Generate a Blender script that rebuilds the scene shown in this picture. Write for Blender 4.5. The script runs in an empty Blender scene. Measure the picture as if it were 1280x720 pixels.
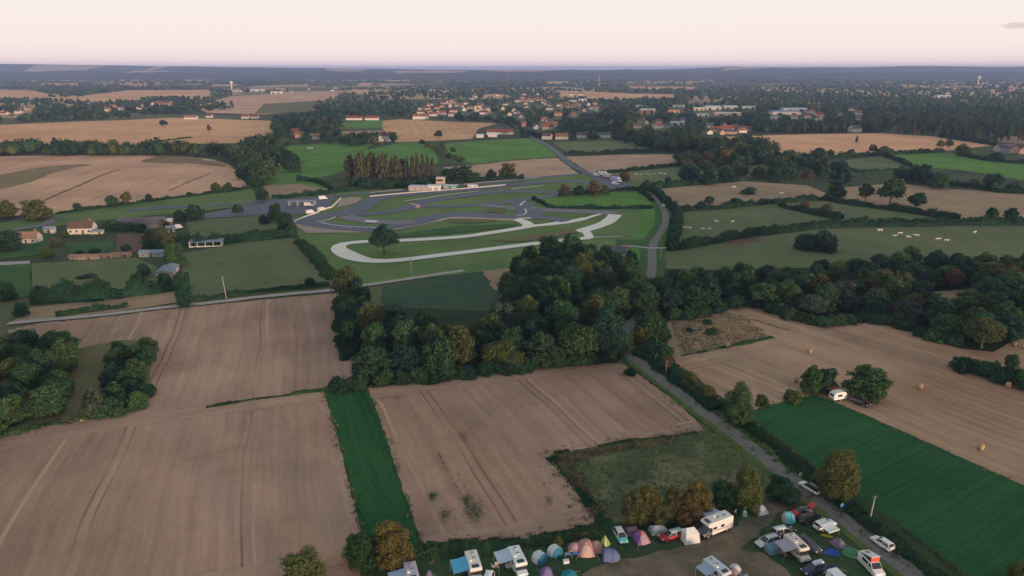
import bpy, bmesh, math, random
import numpy as np
from mathutils import Vector, Matrix, geometry

random.seed(7)
RNG = np.random.default_rng(7)
S = bpy.context.scene
COL = S.collection
R = math.radians

# ------------------------------------------------------------------ camera
CAM_H, FPX, HORIZON = 80.0, 914.0, 86.0
PITCH = math.atan((360 - HORIZON) / FPX)
CP, SP = math.cos(PITCH), math.sin(PITCH)

def G(px, py, z=0.0):
    """ground point seen at a pixel of the 1280 x 720 photograph (used to survey where things stand)"""
    x = (px - 640) / FPX
    y = (360 - py) / FPX
    d = (x, CP + y * SP, -SP + y * CP)
    t = (CAM_H - z) / -d[2]
    return Vector((d[0] * t, d[1] * t, z))

def ppm(x, y):
    """pixels per metre at a ground point"""
    return FPX / (y * CP + CAM_H * SP)

def row_angle(vpx):
    """ground direction of lines that vanish at (vpx, horizon)"""
    a = G(vpx, HORIZON + 1)
    return math.atan2(a.y, a.x)

cam_d = bpy.data.cameras.new('camera')
cam = bpy.data.objects.new('camera', cam_d)
COL.objects.link(cam)
cam.location = (0, 0, CAM_H)
cam.rotation_euler = (math.pi / 2 - PITCH, 0, 0)
cam_d.sensor_width = 36
cam_d.lens = 36 * FPX / 1280
cam_d.clip_end = 90000
cam_d.clip_start = 1
S.camera = cam

# ------------------------------------------------------------------ tags
def tag(o, label=None, cat=None, group=None, kind=None):
    if label: o['label'] = label
    if cat: o['category'] = cat
    if group: o['group'] = group
    if kind: o['kind'] = kind
    return o

def empty(name, loc, rz=0.0, sc=(1, 1, 1)):
    o = bpy.data.objects.new(name, None)
    o.empty_display_size = 0.5
    COL.objects.link(o)
    o.location = loc
    o.rotation_euler = (0, 0, rz)
    o.scale = sc
    return o

def link(name, me, parent=None):
    o = bpy.data.objects.new(name, me)
    COL.objects.link(o)
    if parent is not None: o.parent = parent
    return o

def copy_tree(o, parent=None):
    c = o.copy()
    COL.objects.link(c)
    c.parent = parent
    for ch in list(o.children):
        copy_tree(ch, c)
    return c

# ------------------------------------------------------------------ mesh builder
class MB:
    def __init__(self):
        self.v = []; self.f = []; self.s = []
    def add(self, vs, fs, smooth=False):
        b = len(self.v)
        self.v += [tuple(p) for p in vs]
        self.f += [tuple(b + i for i in f) for f in fs]
        self.s += [smooth] * len(fs)
        return self
    def quad(self, a, b, c, d): return self.add([a, b, c, d], [(0, 1, 2, 3)])
    def box(self, c, s, rz=0.0, taper=1.0, ry=0.0):
        sx, sy, sz = s[0] / 2, s[1] / 2, s[2] / 2
        vs = [Vector((x * sx * (taper if z > 0 else 1), y * sy * (taper if z > 0 else 1), z * sz)) for z in (-1, 1) for y in (-1, 1) for x in (-1, 1)]
        M = Matrix.Rotation(rz, 3, 'Z') @ Matrix.Rotation(ry, 3, 'Y')
        vs = [M @ p + Vector(c) for p in vs]
        return self.add(vs, [(0, 2, 3, 1), (4, 5, 7, 6), (0, 1, 5, 4), (2, 6, 7, 3), (0, 4, 6, 2), (1, 3, 7, 5)])
    def loft(self, rings, close=True, caps=True, smooth=True):
        n = len(rings[0]); vs = [p for r in rings for p in r]; fs = []
        for i in range(len(rings) - 1):
            for j in range(n if close else n - 1):
                k = (j + 1) % n
                fs.append((i * n + j, i * n + k, (i + 1) * n + k, (i + 1) * n + j))
        self.add(vs, fs, smooth)
        if caps and close:
            self.add(rings[0], [tuple(range(n))[::-1]]); self.add(rings[-1], [tuple(range(n))])
        return self
    def tube(self, pts, r, n=8, caps=True):
        pts = [Vector(p) for p in pts]
        rs = r if isinstance(r, (list, tuple)) else [r] * len(pts)
        rings = []
        for i, p in enumerate(pts):
            t = (pts[min(i + 1, len(pts) - 1)] - pts[max(i - 1, 0)]).normalized()
            a = t.cross(Vector((0.13, 0.21, 1)) if abs(t.z) < 0.9 else Vector((1, 0.1, 0))).normalized()
            b = t.cross(a)
            rings.append([p + a * (rs[i] * math.cos(q)) + b * (rs[i] * math.sin(q)) for q in [2 * math.pi * k / n for k in range(n)]])
        return self.loft(rings, True, caps)
    def disc_wheel(self, c, r, w, n=16):
        """cylinder lying along y"""
        rings = []
        for (yy, rr) in ((-w / 2, r * 0.8), (-w / 2, r * 0.96), (-w * 0.36, r), (w * 0.36, r), (w / 2, r * 0.96), (w / 2, r * 0.8)):
            rings.append([(c[0] + rr * math.cos(2 * math.pi * k / n), c[1] + yy, c[2] + rr * math.sin(2 * math.pi * k / n)) for k in range(n)])
        return self.loft(rings)
    def ball(self, c, r, seg=10, rings=7):
        rr = r if isinstance(r, (tuple, list)) else (r, r, r)
        rs = []
        for i in range(1, rings):
            a = math.pi * i / rings
            rs.append([(c[0] + rr[0] * math.sin(a) * math.cos(2 * math.pi * k / seg), c[1] + rr[1] * math.sin(a) * math.sin(2 * math.pi * k / seg), c[2] - rr[2] * math.cos(a)) for k in range(seg)])
        return self.loft(rs)
    def mesh(self, name, mat=None):
        me = bpy.data.meshes.new(name)
        me.from_pydata(self.v, [], self.f)
        if any(self.s): me.polygons.foreach_set('use_smooth', self.s)
        if mat: me.materials.append(mat)
        me.update()
        return me
    def build(self, name, mat=None, parent=None):
        me = self.mesh(name, mat)
        bm = bmesh.new(); bm.from_mesh(me)
        bmesh.ops.recalc_face_normals(bm, faces=bm.faces)
        bm.to_mesh(me); bm.free()
        return link(name, me, parent)

def np_mesh(name, V, F, mat=None, smooth=False, tint=None):
    """V (n,3), F (m,k) all faces with k corners"""
    me = bpy.data.meshes.new(name)
    m, k = F.shape
    me.vertices.add(len(V)); me.vertices.foreach_set('co', V.astype(np.float32).ravel())
    me.loops.add(m * k); me.loops.foreach_set('vertex_index', F.astype(np.int32).ravel())
    me.polygons.add(m); me.polygons.foreach_set('loop_start', np.arange(0, m * k, k, dtype=np.int32))
    if smooth: me.polygons.foreach_set('use_smooth', np.ones(m, dtype=bool))
    me.update(calc_edges=True)
    if tint is not None:
        at = me.attributes.new('tint', 'FLOAT_COLOR', 'POINT')
        c = np.ones((len(V), 4), dtype=np.float32); c[:, :3] = tint
        at.data.foreach_set('color', c.ravel())
    if mat: me.materials.append(mat)
    me.validate()
    return me

# ------------------------------------------------------------------ materials
class NT:
    def __init__(self, name):
        self.m = bpy.data.materials.new(name); self.m.use_nodes = True
        self.t = self.m.node_tree; self.t.nodes.clear()
        self.out = self.t.nodes.new('ShaderNodeOutputMaterial')
    def n(self, typ, **kw):
        x = self.t.nodes.new(typ)
        for k, v in kw.items(): setattr(x, k, v)
        return x
    def l(self, a, b): self.t.links.new(a, b)
    def math(self, op, a, b=None, c=None, clamp=False):
        x = self.n('ShaderNodeMath', operation=op); x.use_clamp = clamp
        for i, q in enumerate((a, b, c)):
            if q is None: continue
            if isinstance(q, (int, float)): x.inputs[i].default_value = q
            else: self.l(q, x.inputs[i])
        return x.outputs[0]
    def mix(self, fac, a, b, blend='MIX'):
        x = self.n('ShaderNodeMix', data_type='RGBA', blend_type=blend)
        for i, q in ((0, fac), (6, a), (7, b)):
            if isinstance(q, (int, float)): x.inputs[i].default_value = q
            elif isinstance(q, tuple): x.inputs[i].default_value = (q + (1,))[:4]
            else: self.l(q, x.inputs[i])
        return x.outputs[2]
    def ramp(self, fac, stops, interp='LINEAR'):
        x = self.n('ShaderNodeValToRGB'); x.color_ramp.interpolation = interp
        e = x.color_ramp.elements
        while len(e) < len(stops): e.new(0.5)
        for q, (p, c) in zip(e, stops):
            q.position = p; q.color = (c, c, c, 1) if isinstance(c, (int, float)) else (c + (1,))[:4]
        self.l(fac, x.inputs[0]); return x.outputs[0]
    def noise(self, vec, scale, detail=3.0, rough=0.55, dist=0.0):
        x = self.n('ShaderNodeTexNoise'); x.inputs['Scale'].default_value = scale
        x.inputs['Detail'].default_value = detail; x.inputs['Roughness'].default_value = rough; x.inputs['Distortion'].default_value = dist
        if vec is not None: self.l(vec, x.inputs['Vector'])
        return x.outputs['Fac']
    def pos(self):
        return self.n('ShaderNodeTexCoord').outputs['Object']
    def mapping(self, vec, rot=(0, 0, 0), scale=(1, 1, 1)):
        x = self.n('ShaderNodeMapping'); x.inputs['Rotation'].default_value = rot; x.inputs['Scale'].default_value = scale
        self.l(vec, x.inputs['Vector']); return x.outputs[0]
    def bsdf(self, color, rough=0.8, spec=0.3, metal=0.0, bump=None, bstr=0.3, bdist=0.1):
        b = self.n('ShaderNodeBsdfPrincipled')
        if isinstance(color, tuple): b.inputs['Base Color'].default_value = (color + (1,))[:4]
        else: self.l(color, b.inputs['Base Color'])
        b.inputs['Roughness'].default_value = rough
        b.inputs['Specular IOR Level'].default_value = spec
        b.inputs['Metallic'].default_value = metal
        if bump is not None:
            bp = self.n('ShaderNodeBump'); bp.inputs['Strength'].default_value = bstr; bp.inputs['Distance'].default_value = bdist
            self.l(bump, bp.inputs['Height']); self.l(bp.outputs[0], b.inputs['Normal'])
        self.l(b.outputs[0], self.out.inputs[0])
        return b

_mc = {}
def paint(col, rough=0.45, spec=0.5, metal=0.0, dirt=0.12, name='paint'):
    key = (name, col, rough, metal)
    if key in _mc: return _mc[key]
    t = NT(name); p = t.pos()
    n = t.noise(p, 1.7, 4)
    c = t.mix(t.ramp(n, [(0.35, 0.0), (0.75, dirt * 2)]), col, tuple(x * 0.6 for x in col))
    t.bsdf(c, rough, spec, metal)
    _mc[key] = t.m
    return t.m
def cloth(col, name='fabric'):
    key = (name, col)
    if key in _mc: return _mc[key]
    t = NT(name); p = t.pos()
    n = t.noise(p, 2.2, 3); n2 = t.noise(p, 9, 2)
    c = t.mix(t.ramp(n, [(0.3, 0.0), (0.8, 0.35)]), col, tuple(min(1, x * 0.72) for x in col))
    b = t.bsdf(c, 0.75, 0.25, 0, n2, 0.25, 0.08)
    _mc[key] = t.m
    return t.m
GLASS = None
def glass():
    global GLASS
    if GLASS is None:
        t = NT('window_glass'); p = t.pos()
        c = t.mix(t.noise(p, 1.2, 2), (0.012, 0.016, 0.02), (0.03, 0.038, 0.045))
        t.bsdf(c, 0.08, 0.8); GLASS = t.m
    return GLASS

def field_mat(name, c1, c2, vpx=350, rows=0.35, tram=0.0, patch=None, patch_amt=0.35, fine=0.3, row_w=3.2, streak=0.5, pscale=0.02, c3=None):
    """farmed ground: streaks and drill rows run along one direction, with broad patches and a fine grain"""
    key = ('field', name, c1, c2, vpx, rows, tram)
    if key in _mc: return _mc[key]
    t = NT(name); p = t.pos()
    ang = row_angle(vpx)
    wob = t.noise(p, 0.012, 2)
    q0 = t.mapping(p, (0, 0, -ang))
    sx = t.n('ShaderNodeSeparateXYZ'); t.l(q0, sx.inputs[0])
    along, across = sx.outputs[0], sx.outputs[1]
    across = t.math('ADD', across, t.math('MULTIPLY', t.math('SUBTRACT', wob, 0.5), 9.0))
    cb = t.n('ShaderNodeCombineXYZ'); t.l(along, cb.inputs[0]); t.l(across, cb.inputs[1])
    q = cb.outputs[0]
    s1 = t.noise(t.mapping(q, (0, 0, 0), (0.012, 0.22, 1)), 1.0, 3, 0.6)
    s2 = t.noise(t.mapping(q, (0, 0, 0), (0.05, 1.1, 1)), 1.0, 3, 0.6)
    big = t.noise(p, pscale, 4, 0.6)
    grain = t.noise(p, 1.1, 5, 0.78)
    f = t.math('ADD', t.math('MULTIPLY', t.math('SUBTRACT', s1, 0.5), 1.6 * streak), t.math('MULTIPLY', t.math('SUBTRACT', s2, 0.5), 1.15 * rows))
    f = t.math('ADD', f, t.math('MULTIPLY', t.math('SUBTRACT', big, 0.5), 1.9))
    f = t.math('ADD', f, t.math('MULTIPLY', t.math('SUBTRACT', grain, 0.5), 2.2 * fine))
    f = t.math('ADD', f, 0.5, clamp=True)
    c = t.mix(f, c1, c2)
    if rows > 0:
        w = t.math('SINE', t.math('MULTIPLY', across, 2 * math.pi / row_w))
        mod = t.noise(t.mapping(q, (0, 0, 0), (0.006, 0.05, 1)), 1.0, 2)
        w = t.math('MULTIPLY', w, t.math('MULTIPLY', mod, 0.3 * rows))
        c = t.mix(t.math('ADD', 0.5, w), t.mix(1.0, c, (0.80, 0.79, 0.78), 'MULTIPLY'), t.mix(1.0, c, (1.2, 1.19, 1.18), 'MULTIPLY'))
    if tram > 0:
        for per, off, wd in ((27.0, 0.0, 0.35), (27.0, 1.9, 0.35), (41.0, 9.0, 0.6)):
            fr = t.math('FRACT', t.math('DIVIDE', t.math('ADD', across, off), per))
            d = t.math('ABSOLUTE', t.math('SUBTRACT', fr, 0.5))
            ln = t.math('SUBTRACT', 1.0, t.math('DIVIDE', d, wd / per), clamp=True)
            br = t.noise(t.mapping(q, (0, 0, 0), (0.015, 0.02, 1)), 1.0, 2)
            amt = t.math('MULTIPLY', ln, t.ramp(br, [(0.36, 0.0), (0.54, tram)]))
            c = t.mix(amt, c, tuple(x * 0.45 for x in c1) if per < 40 else tuple(min(1, x * 1.25) for x in c2))
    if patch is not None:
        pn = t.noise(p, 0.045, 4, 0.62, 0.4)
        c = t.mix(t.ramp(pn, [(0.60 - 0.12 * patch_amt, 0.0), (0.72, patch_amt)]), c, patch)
    t.bsdf(c, 0.95, 0.1, 0, t.math('ADD', grain, t.math('MULTIPLY', s2, 0.6)), 0.35, 0.25)
    _mc[key] = t.m
    return t.m

def grass_mat(name, c1, c2, c3=None, sc=0.06, c3_amt=0.6, stripes=0.0, vpx=350):
    key = ('grass', name)
    if key in _mc: return _mc[key]
    t = NT(name); p = t.pos()
    a = t.noise(p, sc, 5, 0.62); b = t.noise(p, 0.9, 5, 0.7)
    f = t.math('ADD', t.math('MULTIPLY', a, 0.65), t.math('MULTIPLY', b, 0.35))
    c = t.mix(t.ramp(f, [(0.36, 0.0), (0.64, 1.0)]), c1, c2)
    if stripes:
        q = t.mapping(p, (0, 0, -row_angle(vpx)))
        s = t.noise(t.mapping(q, (0, 0, 0), (0.01, 0.16, 1)), 1.0, 3)
        c = t.mix(t.ramp(s, [(0.4, 0.0), (0.6, stripes)]), c, t.mix(1.0, c, (1.35, 1.3, 1.2), 'MULTIPLY'))
    if c3:
        d = t.noise(p, sc * 1.9, 5, 0.66, 0.5)
        c = t.mix(t.ramp(d, [(0.50, 0.0), (0.66, c3_amt)]), c, c3)
    t.bsdf(c, 0.95, 0.1, 0, b, 0.5, 0.3)
    _mc[key] = t.m
    return t.m

def leaf_mat(name, attr=False):
    t = NT(name)
    if attr:
        a = t.n('ShaderNodeAttribute'); a.attribute_name = 'tint'; base = a.outputs['Color']
    else:
        a = t.n('ShaderNodeObjectInfo'); base = a.outputs['Color']
    g = t.n('ShaderNodeNewGeometry'); isl = g.outputs['Random Per Island']
    p = t.n('ShaderNodeTexCoord').outputs['Object']
    v = t.noise(p, 0.45, 3, 0.6)
    k = t.math('ADD', t.math('MULTIPLY', isl, 0.55), t.math('MULTIPLY', v, 0.8))
    cc = t.n('ShaderNodeCombineXYZ')
    for i in range(3): t.l(t.math('ADD', k, 0.34), cc.inputs[i])
    c = t.mix(1.0, base, cc.outputs[0], 'MULTIPLY')
    hs = t.n('ShaderNodeHueSaturation'); t.l(c, hs.inputs['Color'])
    t.l(t.math('ADD', 0.475, t.math('MULTIPLY', isl, 0.045)), hs.inputs['Hue'])
    c = hs.outputs[0]
    b = t.bsdf(c, 0.75, 0.2)
    tr = t.n('ShaderNodeBsdfTranslucent'); t.l(c, tr.inputs[0])
    mx = t.n('ShaderNodeMixShader'); mx.inputs[0].default_value = 0.22
    t.l(b.outputs[0], mx.inputs[1]); t.l(tr.outputs[0], mx.inputs[2]); t.l(mx.outputs[0], t.out.inputs[0])
    return t.m
LEAF = leaf_mat('foliage')
LEAF_A = leaf_mat('far_foliage', True)
t = NT('bark'); BARK = t.m
t.bsdf(t.mix(t.noise(t.mapping(t.pos(), (0, 0, 0), (4, 4, 0.8)), 1.5, 4), (0.05, 0.038, 0.03), (0.13, 0.1, 0.08)), 0.9, 0.15)

# ------------------------------------------------------------------ ground sheets
ZN = [0.0]
def next_z(step=0.004):
    ZN[0] += step
    return ZN[0]

def rough_outline(pts, step, jit, smooth=False):
    """densify a ground outline and roughen it by a natural amount (metres)"""
    out = []
    n = len(pts)
    for i in range(n):
        a, b = pts[i], pts[(i + 1) % n]
        L = (b - a).length
        k = max(1, min(60, int(L / step)))
        nrm = Vector((-(b - a).y, (b - a).x, 0)).normalized() if L > 1e-6 else Vector((0, 0, 0))
        if smooth:
            p0, p3 = pts[i - 1], pts[(i + 2) % n]
        for j in range(k):
            u = j / k
            if smooth:
                q = 0.5 * ((2 * a) + (b - p0) * u + (2 * p0 - 5 * a + 4 * b - p3) * u * u + (3 * a - p0 - 3 * b + p3) * u ** 3)
            else:
                q = a.lerp(b, u)
            q = q + nrm * random.uniform(-jit, jit)
            out.append(q)
    return out

def GS(px, py, slope, y0):
    """point seen at a pixel on a hillside z = slope * (y - y0)"""
    x = (px - 640) / FPX; y = (360 - py) / FPX
    d = (x, CP + y * SP, -SP + y * CP)
    t = (CAM_H + slope * y0) / (slope * d[1] - d[2])
    return Vector((d[0] * t, d[1] * t, CAM_H + d[2] * t))

def sheet(name, px, mat, z=None, jit=0.35, step=None, smooth=False, hill=None):
    z = next_z() if z is None else z
    if hill:
        y0 = min(G(*p).y for p in px); pts = [GS(p[0], p[1], hill, y0) for p in px]
        for p in pts: p.z = 0
    else: pts = [G(*p) for p in px]
    d = sum(p.y for p in pts) / len(pts)
    out = rough_outline(pts, step or max(1.5, d / 90), jit * max(0.6, d / 260), smooth)
    tris = geometry.tessellate_polygon([out])
    if hill:
        zz = [max(0, hill * (p.y - y0)) + z for p in out]
        n = len(out); me = bpy.data.meshes.new(name)
        me.from_pydata([(p.x, p.y, q) for p, q in zip(out, zz)] + [(p.x, p.y, -1) for p in out], [], [tuple(t) for t in tris] + [(i, (i + 1) % n, n + (i + 1) % n, n + i) for i in range(n)])
        bm = bmesh.new(); bm.from_mesh(me); bmesh.ops.recalc_face_normals(bm, faces=bm.faces); bm.to_mesh(me); bm.free()
        me.materials.append(mat); o = link(name, me); o['kind'] = 'structure'; return o
    me = bpy.data.meshes.new(name)
    me.from_pydata([(p.x, p.y, z) for p in out], [], [tuple(t) for t in tris])
    bm = bmesh.new(); bm.from_mesh(me)
    bmesh.ops.recalc_face_normals(bm, faces=bm.faces)
    for f in bm.faces:
        if f.normal.z < 0: f.normal_flip()
    bm.to_mesh(me); bm.free()
    me.materials.append(mat)
    o = link(name, me)
    o['kind'] = 'structure'
    return o

def catmull(pts, step):
    out = []
    n = len(pts)
    for i in range(n - 1):
        a, b = pts[i], pts[i + 1]
        p0 = pts[i - 1] if i else a * 2 - b
        p3 = pts[i + 2] if i + 2 < n else b * 2 - a
        k = max(2, int((b - a).length / step))
        for j in range(k):
            u = j / k
            out.append(0.5 * ((2 * a) + (b - p0) * u + (2 * p0 - 5 * a + 4 * b - p3) * u * u + (3 * a - p0 - 3 * b + p3) * u ** 3))
    out.append(pts[-1])
    return out

def ribbon(name, px, width, mat, z=None, step=3.0, jit=0.05, kind='structure', off=0.0, raw=None):
    z = next_z() if z is None else z
    pts = catmull(raw if raw else [G(*p) for p in px], step)
    vs, fs = [], []
    for i, p in enumerate(pts):
        t = (pts[min(i + 1, len(pts) - 1)] - pts[max(i - 1, 0)]).normalized()
        nrm = Vector((-t.y, t.x, 0))
        w = width(i / (len(pts) - 1)) if callable(width) else width
        a = p + nrm * (off + w / 2 + random.uniform(-jit, jit)); b = p + nrm * (off - w / 2 + random.uniform(-jit, jit))
        vs += [(a.x, a.y, z), (b.x, b.y, z)]
        if i: fs.append((2 * i - 2, 2 * i - 1, 2 * i + 1, 2 * i))
    me = bpy.data.meshes.new(name)
    me.from_pydata(vs, [], fs)
    me.materials.append(mat)
    o = link(name, me)
    if kind: o['kind'] = kind
    return o, pts

def inside(px, py, poly):
    c = False
    n = len(poly); j = n - 1
    for i in range(n):
        xi, yi = poly[i][0], poly[i][1]; xj, yj = poly[j][0], poly[j][1]
        if (yi > py) != (yj > py) and px < (xj - xi) * (py - yi) / (yj - yi) + xi: c = not c
        j = i
    return c
# ------------------------------------------------------------------ sky, sun, air
SUN_EL, SUN_AZ = R(3.2), R(-52)          # the sun stands low, behind and to the right of the camera
sdir = Vector((math.cos(SUN_EL) * math.cos(SUN_AZ), math.cos(SUN_EL) * math.sin(SUN_AZ), math.sin(SUN_EL)))
W = bpy.data.worlds.new('World'); S.world = W; W.use_nodes = True
wt = W.node_tree; wt.nodes.clear()
wo = wt.nodes.new('ShaderNodeOutputWorld'); bg = wt.nodes.new('ShaderNodeBackground')
sky = wt.nodes.new('ShaderNodeTexSky'); sky.sky_type = 'NISHITA'; sky.sun_disc = False
sky.sun_elevation = SUN_EL; sky.sun_rotation = math.pi / 2 - SUN_AZ
sky.altitude = 200; sky.air_density = 1.2; sky.dust_density = 2.5; sky.ozone_density = 1.5
tc = wt.nodes.new('ShaderNodeTexCoord'); sp = wt.nodes.new('ShaderNodeSeparateXYZ')
wt.links.new(tc.outputs['Generated'], sp.inputs[0])
rp = wt.nodes.new('ShaderNodeValToRGB'); wt.links.new(sp.outputs[2], rp.inputs[0])
SKYK = 10.0                              # the dusk gradient is written for Background strength 0.1
stops = [(0.0, (1.20, 0.94, 0.88)), (0.034, (1.09, 0.93, 0.855)), (0.085, (0.98, 0.92, 0.83)), (0.20, (0.95, 0.90, 0.81)), (0.45, (0.58, 0.60, 0.58)), (1.0, (0.28, 0.35, 0.41))]
e = rp.color_ramp.elements
while len(e) < len(stops): e.new(0.5)
for q, (p_, c_) in zip(e, stops): q.position = p_; q.color = c_ + (1,)
vm = wt.nodes.new('ShaderNodeVectorMath'); vm.operation = 'SCALE'; vm.inputs['Scale'].default_value = SKYK
wt.links.new(rp.outputs[0], vm.inputs[0])
mx = wt.nodes.new('ShaderNodeMix'); mx.data_type = 'RGBA'; mx.inputs[0].default_value = 0.9
wt.links.new(sky.outputs[0], mx.inputs[6]); wt.links.new(vm.outputs[0], mx.inputs[7])
wt.links.new(mx.outputs[2], bg.inputs[0]); bg.inputs[1].default_value = 0.1
wt.links.new(bg.outputs[0], wo.inputs[0])

sl = bpy.data.lights.new('sun', 'SUN'); sl.energy = 5.0; sl.angle = R(7.0); sl.color = (1.0, 0.66, 0.44)
so = bpy.data.objects.new('sun', sl); COL.objects.link(so)
so.rotation_euler = sdir.to_track_quat('Z', 'Y').to_euler()
so.location = (60, -60, 120)

S.view_settings.view_transform = 'Standard'; S.view_settings.look = 'None'
S.view_settings.exposure = 0.10; S.view_settings.gamma = 1.0; S.view_settings.use_curve_mapping = False
S.render.engine = 'CYCLES'
S.cycles.use_denoising = True
S.cycles.max_bounces = 6; S.cycles.diffuse_bounces = 3; S.cycles.glossy_bounces = 2; S.cycles.transmission_bounces = 2
S.cycles.volume_bounces = 1; S.cycles.transparent_max_bounces = 6

HAZE_TOP = 140.0
hb = MB(); hb.box((0, 9000, (HAZE_TOP - 1.5) / 2), (60000, 40000, HAZE_TOP + 1.5))
hm = bpy.data.materials.new('air_haze'); hm.use_nodes = True
hm.node_tree.nodes.clear()
ho = hm.node_tree.nodes.new('ShaderNodeOutputMaterial'); pv = hm.node_tree.nodes.new('ShaderNodeVolumePrincipled')
pv.inputs['Color'].default_value = (0.40, 0.53, 1.0, 1); pv.inputs['Density'].default_value = 0.00009
pv.inputs['Anisotropy'].default_value = 0.0
hm.node_tree.links.new(pv.outputs[0], ho.inputs['Volume'])
haze = hb.build('haze', hm); haze['kind'] = 'stuff'
haze.display_type = 'WIRE'

# ------------------------------------------------------------------ base ground, horizon hills
t = NT('open_country'); p = t.pos()
a = t.noise(p, 0.0011, 5, 0.6); b = t.noise(p, 0.02, 5, 0.65); g = t.noise(p, 0.8, 4, 0.7)
vo = t.n('ShaderNodeTexVoronoi'); vo.inputs['Scale'].default_value = 0.0028; vo.inputs['Randomness'].default_value = 0.9
t.l(t.mapping(p, (0, 0, 0.5), (1.0, 0.55, 1)), vo.inputs['Vector'])
vc = t.n('ShaderNodeSeparateColor'); t.l(vo.outputs['Color'], vc.inputs[0])
c = t.mix(t.ramp(b, [(0.35, 0.0), (0.65, 1.0)]), (0.045, 0.065, 0.035), (0.085, 0.105, 0.05))
c = t.mix(t.ramp(vc.outputs[0], [(0.60, 0.0), (0.62, 0.75)], 'LINEAR'), c, (0.15, 0.155, 0.075))
c = t.mix(t.ramp(vc.outputs[1], [(0.66, 0.0), (0.68, 0.9)], 'LINEAR'), c, (0.55, 0.37, 0.20))
c = t.mix(t.math('MULTIPLY', g, 0.4), c, t.mix(1.0, c, (0.6, 0.65, 0.6), 'MULTIPLY'))
t.bsdf(c, 0.95, 0.1, 0, g, 0.4, 0.3)
OPEN = t.m
gm = bpy.data.meshes.new('ground')
xs = [-28000, -6000, -2500, -1000, -400, 0, 400, 1000, 2500, 6000, 28000]; ys = [-9000, -2000, -400, 0, 300, 800, 2000, 5000, 12000, 27500]
gm.from_pydata([(x, y, 0) for y in ys for x in xs], [], [(j * 11 + i, j * 11 + i + 1, (j + 1) * 11 + i + 1, (j + 1) * 11 + i) for j in range(9) for i in range(10)])
gm.materials.append(OPEN)
ground = link('ground', gm); ground['kind'] = 'structure'

t = NT('far_hills'); p = t.pos()
vo = t.n('ShaderNodeTexVoronoi'); vo.inputs['Scale'].default_value = 0.0016
t.l(t.mapping(p, (0, 0, 0.3), (1.0, 0.5, 1)), vo.inputs['Vector'])
vc = t.n('ShaderNodeSeparateColor'); t.l(vo.outputs['Color'], vc.inputs[0])
c = t.mix(t.noise(p, 0.006, 5, 0.6), (0.03, 0.045, 0.03), (0.07, 0.085, 0.05))
c = t.mix(t.ramp(vc.outputs[0], [(0.76, 0.0), (0.78, 0.9)]), c, (0.50, 0.36, 0.2))
t.bsdf(c, 0.95, 0.1)
HILL = t.m
def hill_profile(px, k):
    s = [(-200, 81), (0, 80.5), (60, 80.5), (130, 81.5), (250, 83.5), (330, 84.5), (420, 85.5), (600, 87), (760, 87.5), (840, 86.5), (880, 85), (905, 83.0), (925, 84.5), (960, 84.5), (1050, 84.5), (1090, 83.6), (1110, 82.6), (1140, 82.4), (1170, 83), (1230, 84), (1280, 83.2), (1480, 82)]
    for (x0, y0), (x1, y1) in zip(s, s[1:]):
        if x0 <= px <= x1:
            u = (px - x0) / (x1 - x0); u = u * u * (3 - 2 * u)
            return y0 + (y1 - y0) * u
    return 84
for k, (dist, lift, depth) in enumerate(((9000, 0.0, 700), (7600, 1.9, 600), (6300, 4.4, 500))):
    vs, fs = [], []
    n = 260; m = 6
    rr = random.Random(k + 3)
    ph = [rr.uniform(0, 6.28) for _ in range(6)]
    for i in range(n + 1):
        px = -220 + 1720 * i / n
        wob = sum(math.sin(px * f + ph[j]) * a_ for j, (f, a_) in enumerate(((0.011, 0.45), (0.031, 0.35), (0.083, 0.22), (0.19, 0.12), (0.43, 0.1), (0.9, 0.07))))
        top = hill_profile(px, k) if k == 0 else HORIZON + lift + wob * 1.9 + (0 if k == 1 else 0.3)
        if k == 0: top += wob * 0.35
        h = max(4.0, CAM_H + (HORIZON - top) / FPX * dist)
        x0 = (px - 640) / FPX
        for j in range(m + 1):
            u = j / m
            y = dist + (u - 0.5) * 2 * depth
            z = h * (1 - abs(u - 0.5) * 2) ** 0.8 * (1 if j not in (0, m) else 0) - (0.5 if j in (0, m) else 0)
            vs.append((x0 * dist * (1 + 0.0 * u), y, z))
            if i and j:
                q = i * (m + 1) + j
                fs.append((q - 1 - (m + 1), q - 1, q, q - (m + 1)))
    me = bpy.data.meshes.new('hills'); me.from_pydata(vs, [], fs); me.materials.append(HILL)
    me.polygons.foreach_set('use_smooth', [True] * len(fs)); me.update()
    link('hills', me)['kind'] = 'structure'

# ------------------------------------------------------------------ fields
M_STUB_NEAR = field_mat('stubble_near', (0.245, 0.154, 0.116), (0.51, 0.342, 0.258), 350, 0.6, 0.75, (0.21, 0.14, 0.085), 0.5)
M_STUB_MID = field_mat('stubble_middle', (0.245, 0.152, 0.113), (0.51, 0.338, 0.254), 270, 0.6, 0.7, (0.20, 0.135, 0.085), 0.45)
M_BALES = field_mat('stubble_bales', (0.26, 0.164, 0.108), (0.50, 0.340, 0.236), 60, 0.65, 0.5, (0.21, 0.15, 0.08), 0.5)
M_STRAW = field_mat('straw_grey', (0.42, 0.245, 0.16), (0.76, 0.465, 0.31), 464, 0.3, 0.7, (0.80, 0.40, 0.205), 0.55, 0.2, 9.0, 0.5, 0.012)  # orange patches put low sunlight on the stubble into its colour
M_GOLD = field_mat('straw_gold', (0.54, 0.285, 0.145), (0.88, 0.49, 0.265), 900, 0.2, 0.0, (0.24, 0.22, 0.14), 0.5, 0.15, 20.0, 0.6, 0.006)
M_GOLD2 = field_mat('straw_gold_right', (0.54, 0.285, 0.16), (0.86, 0.475, 0.275), -300, 0.4, 0.0, None, 0, 0.15, 14.0, 0.6, 0.008)
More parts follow.
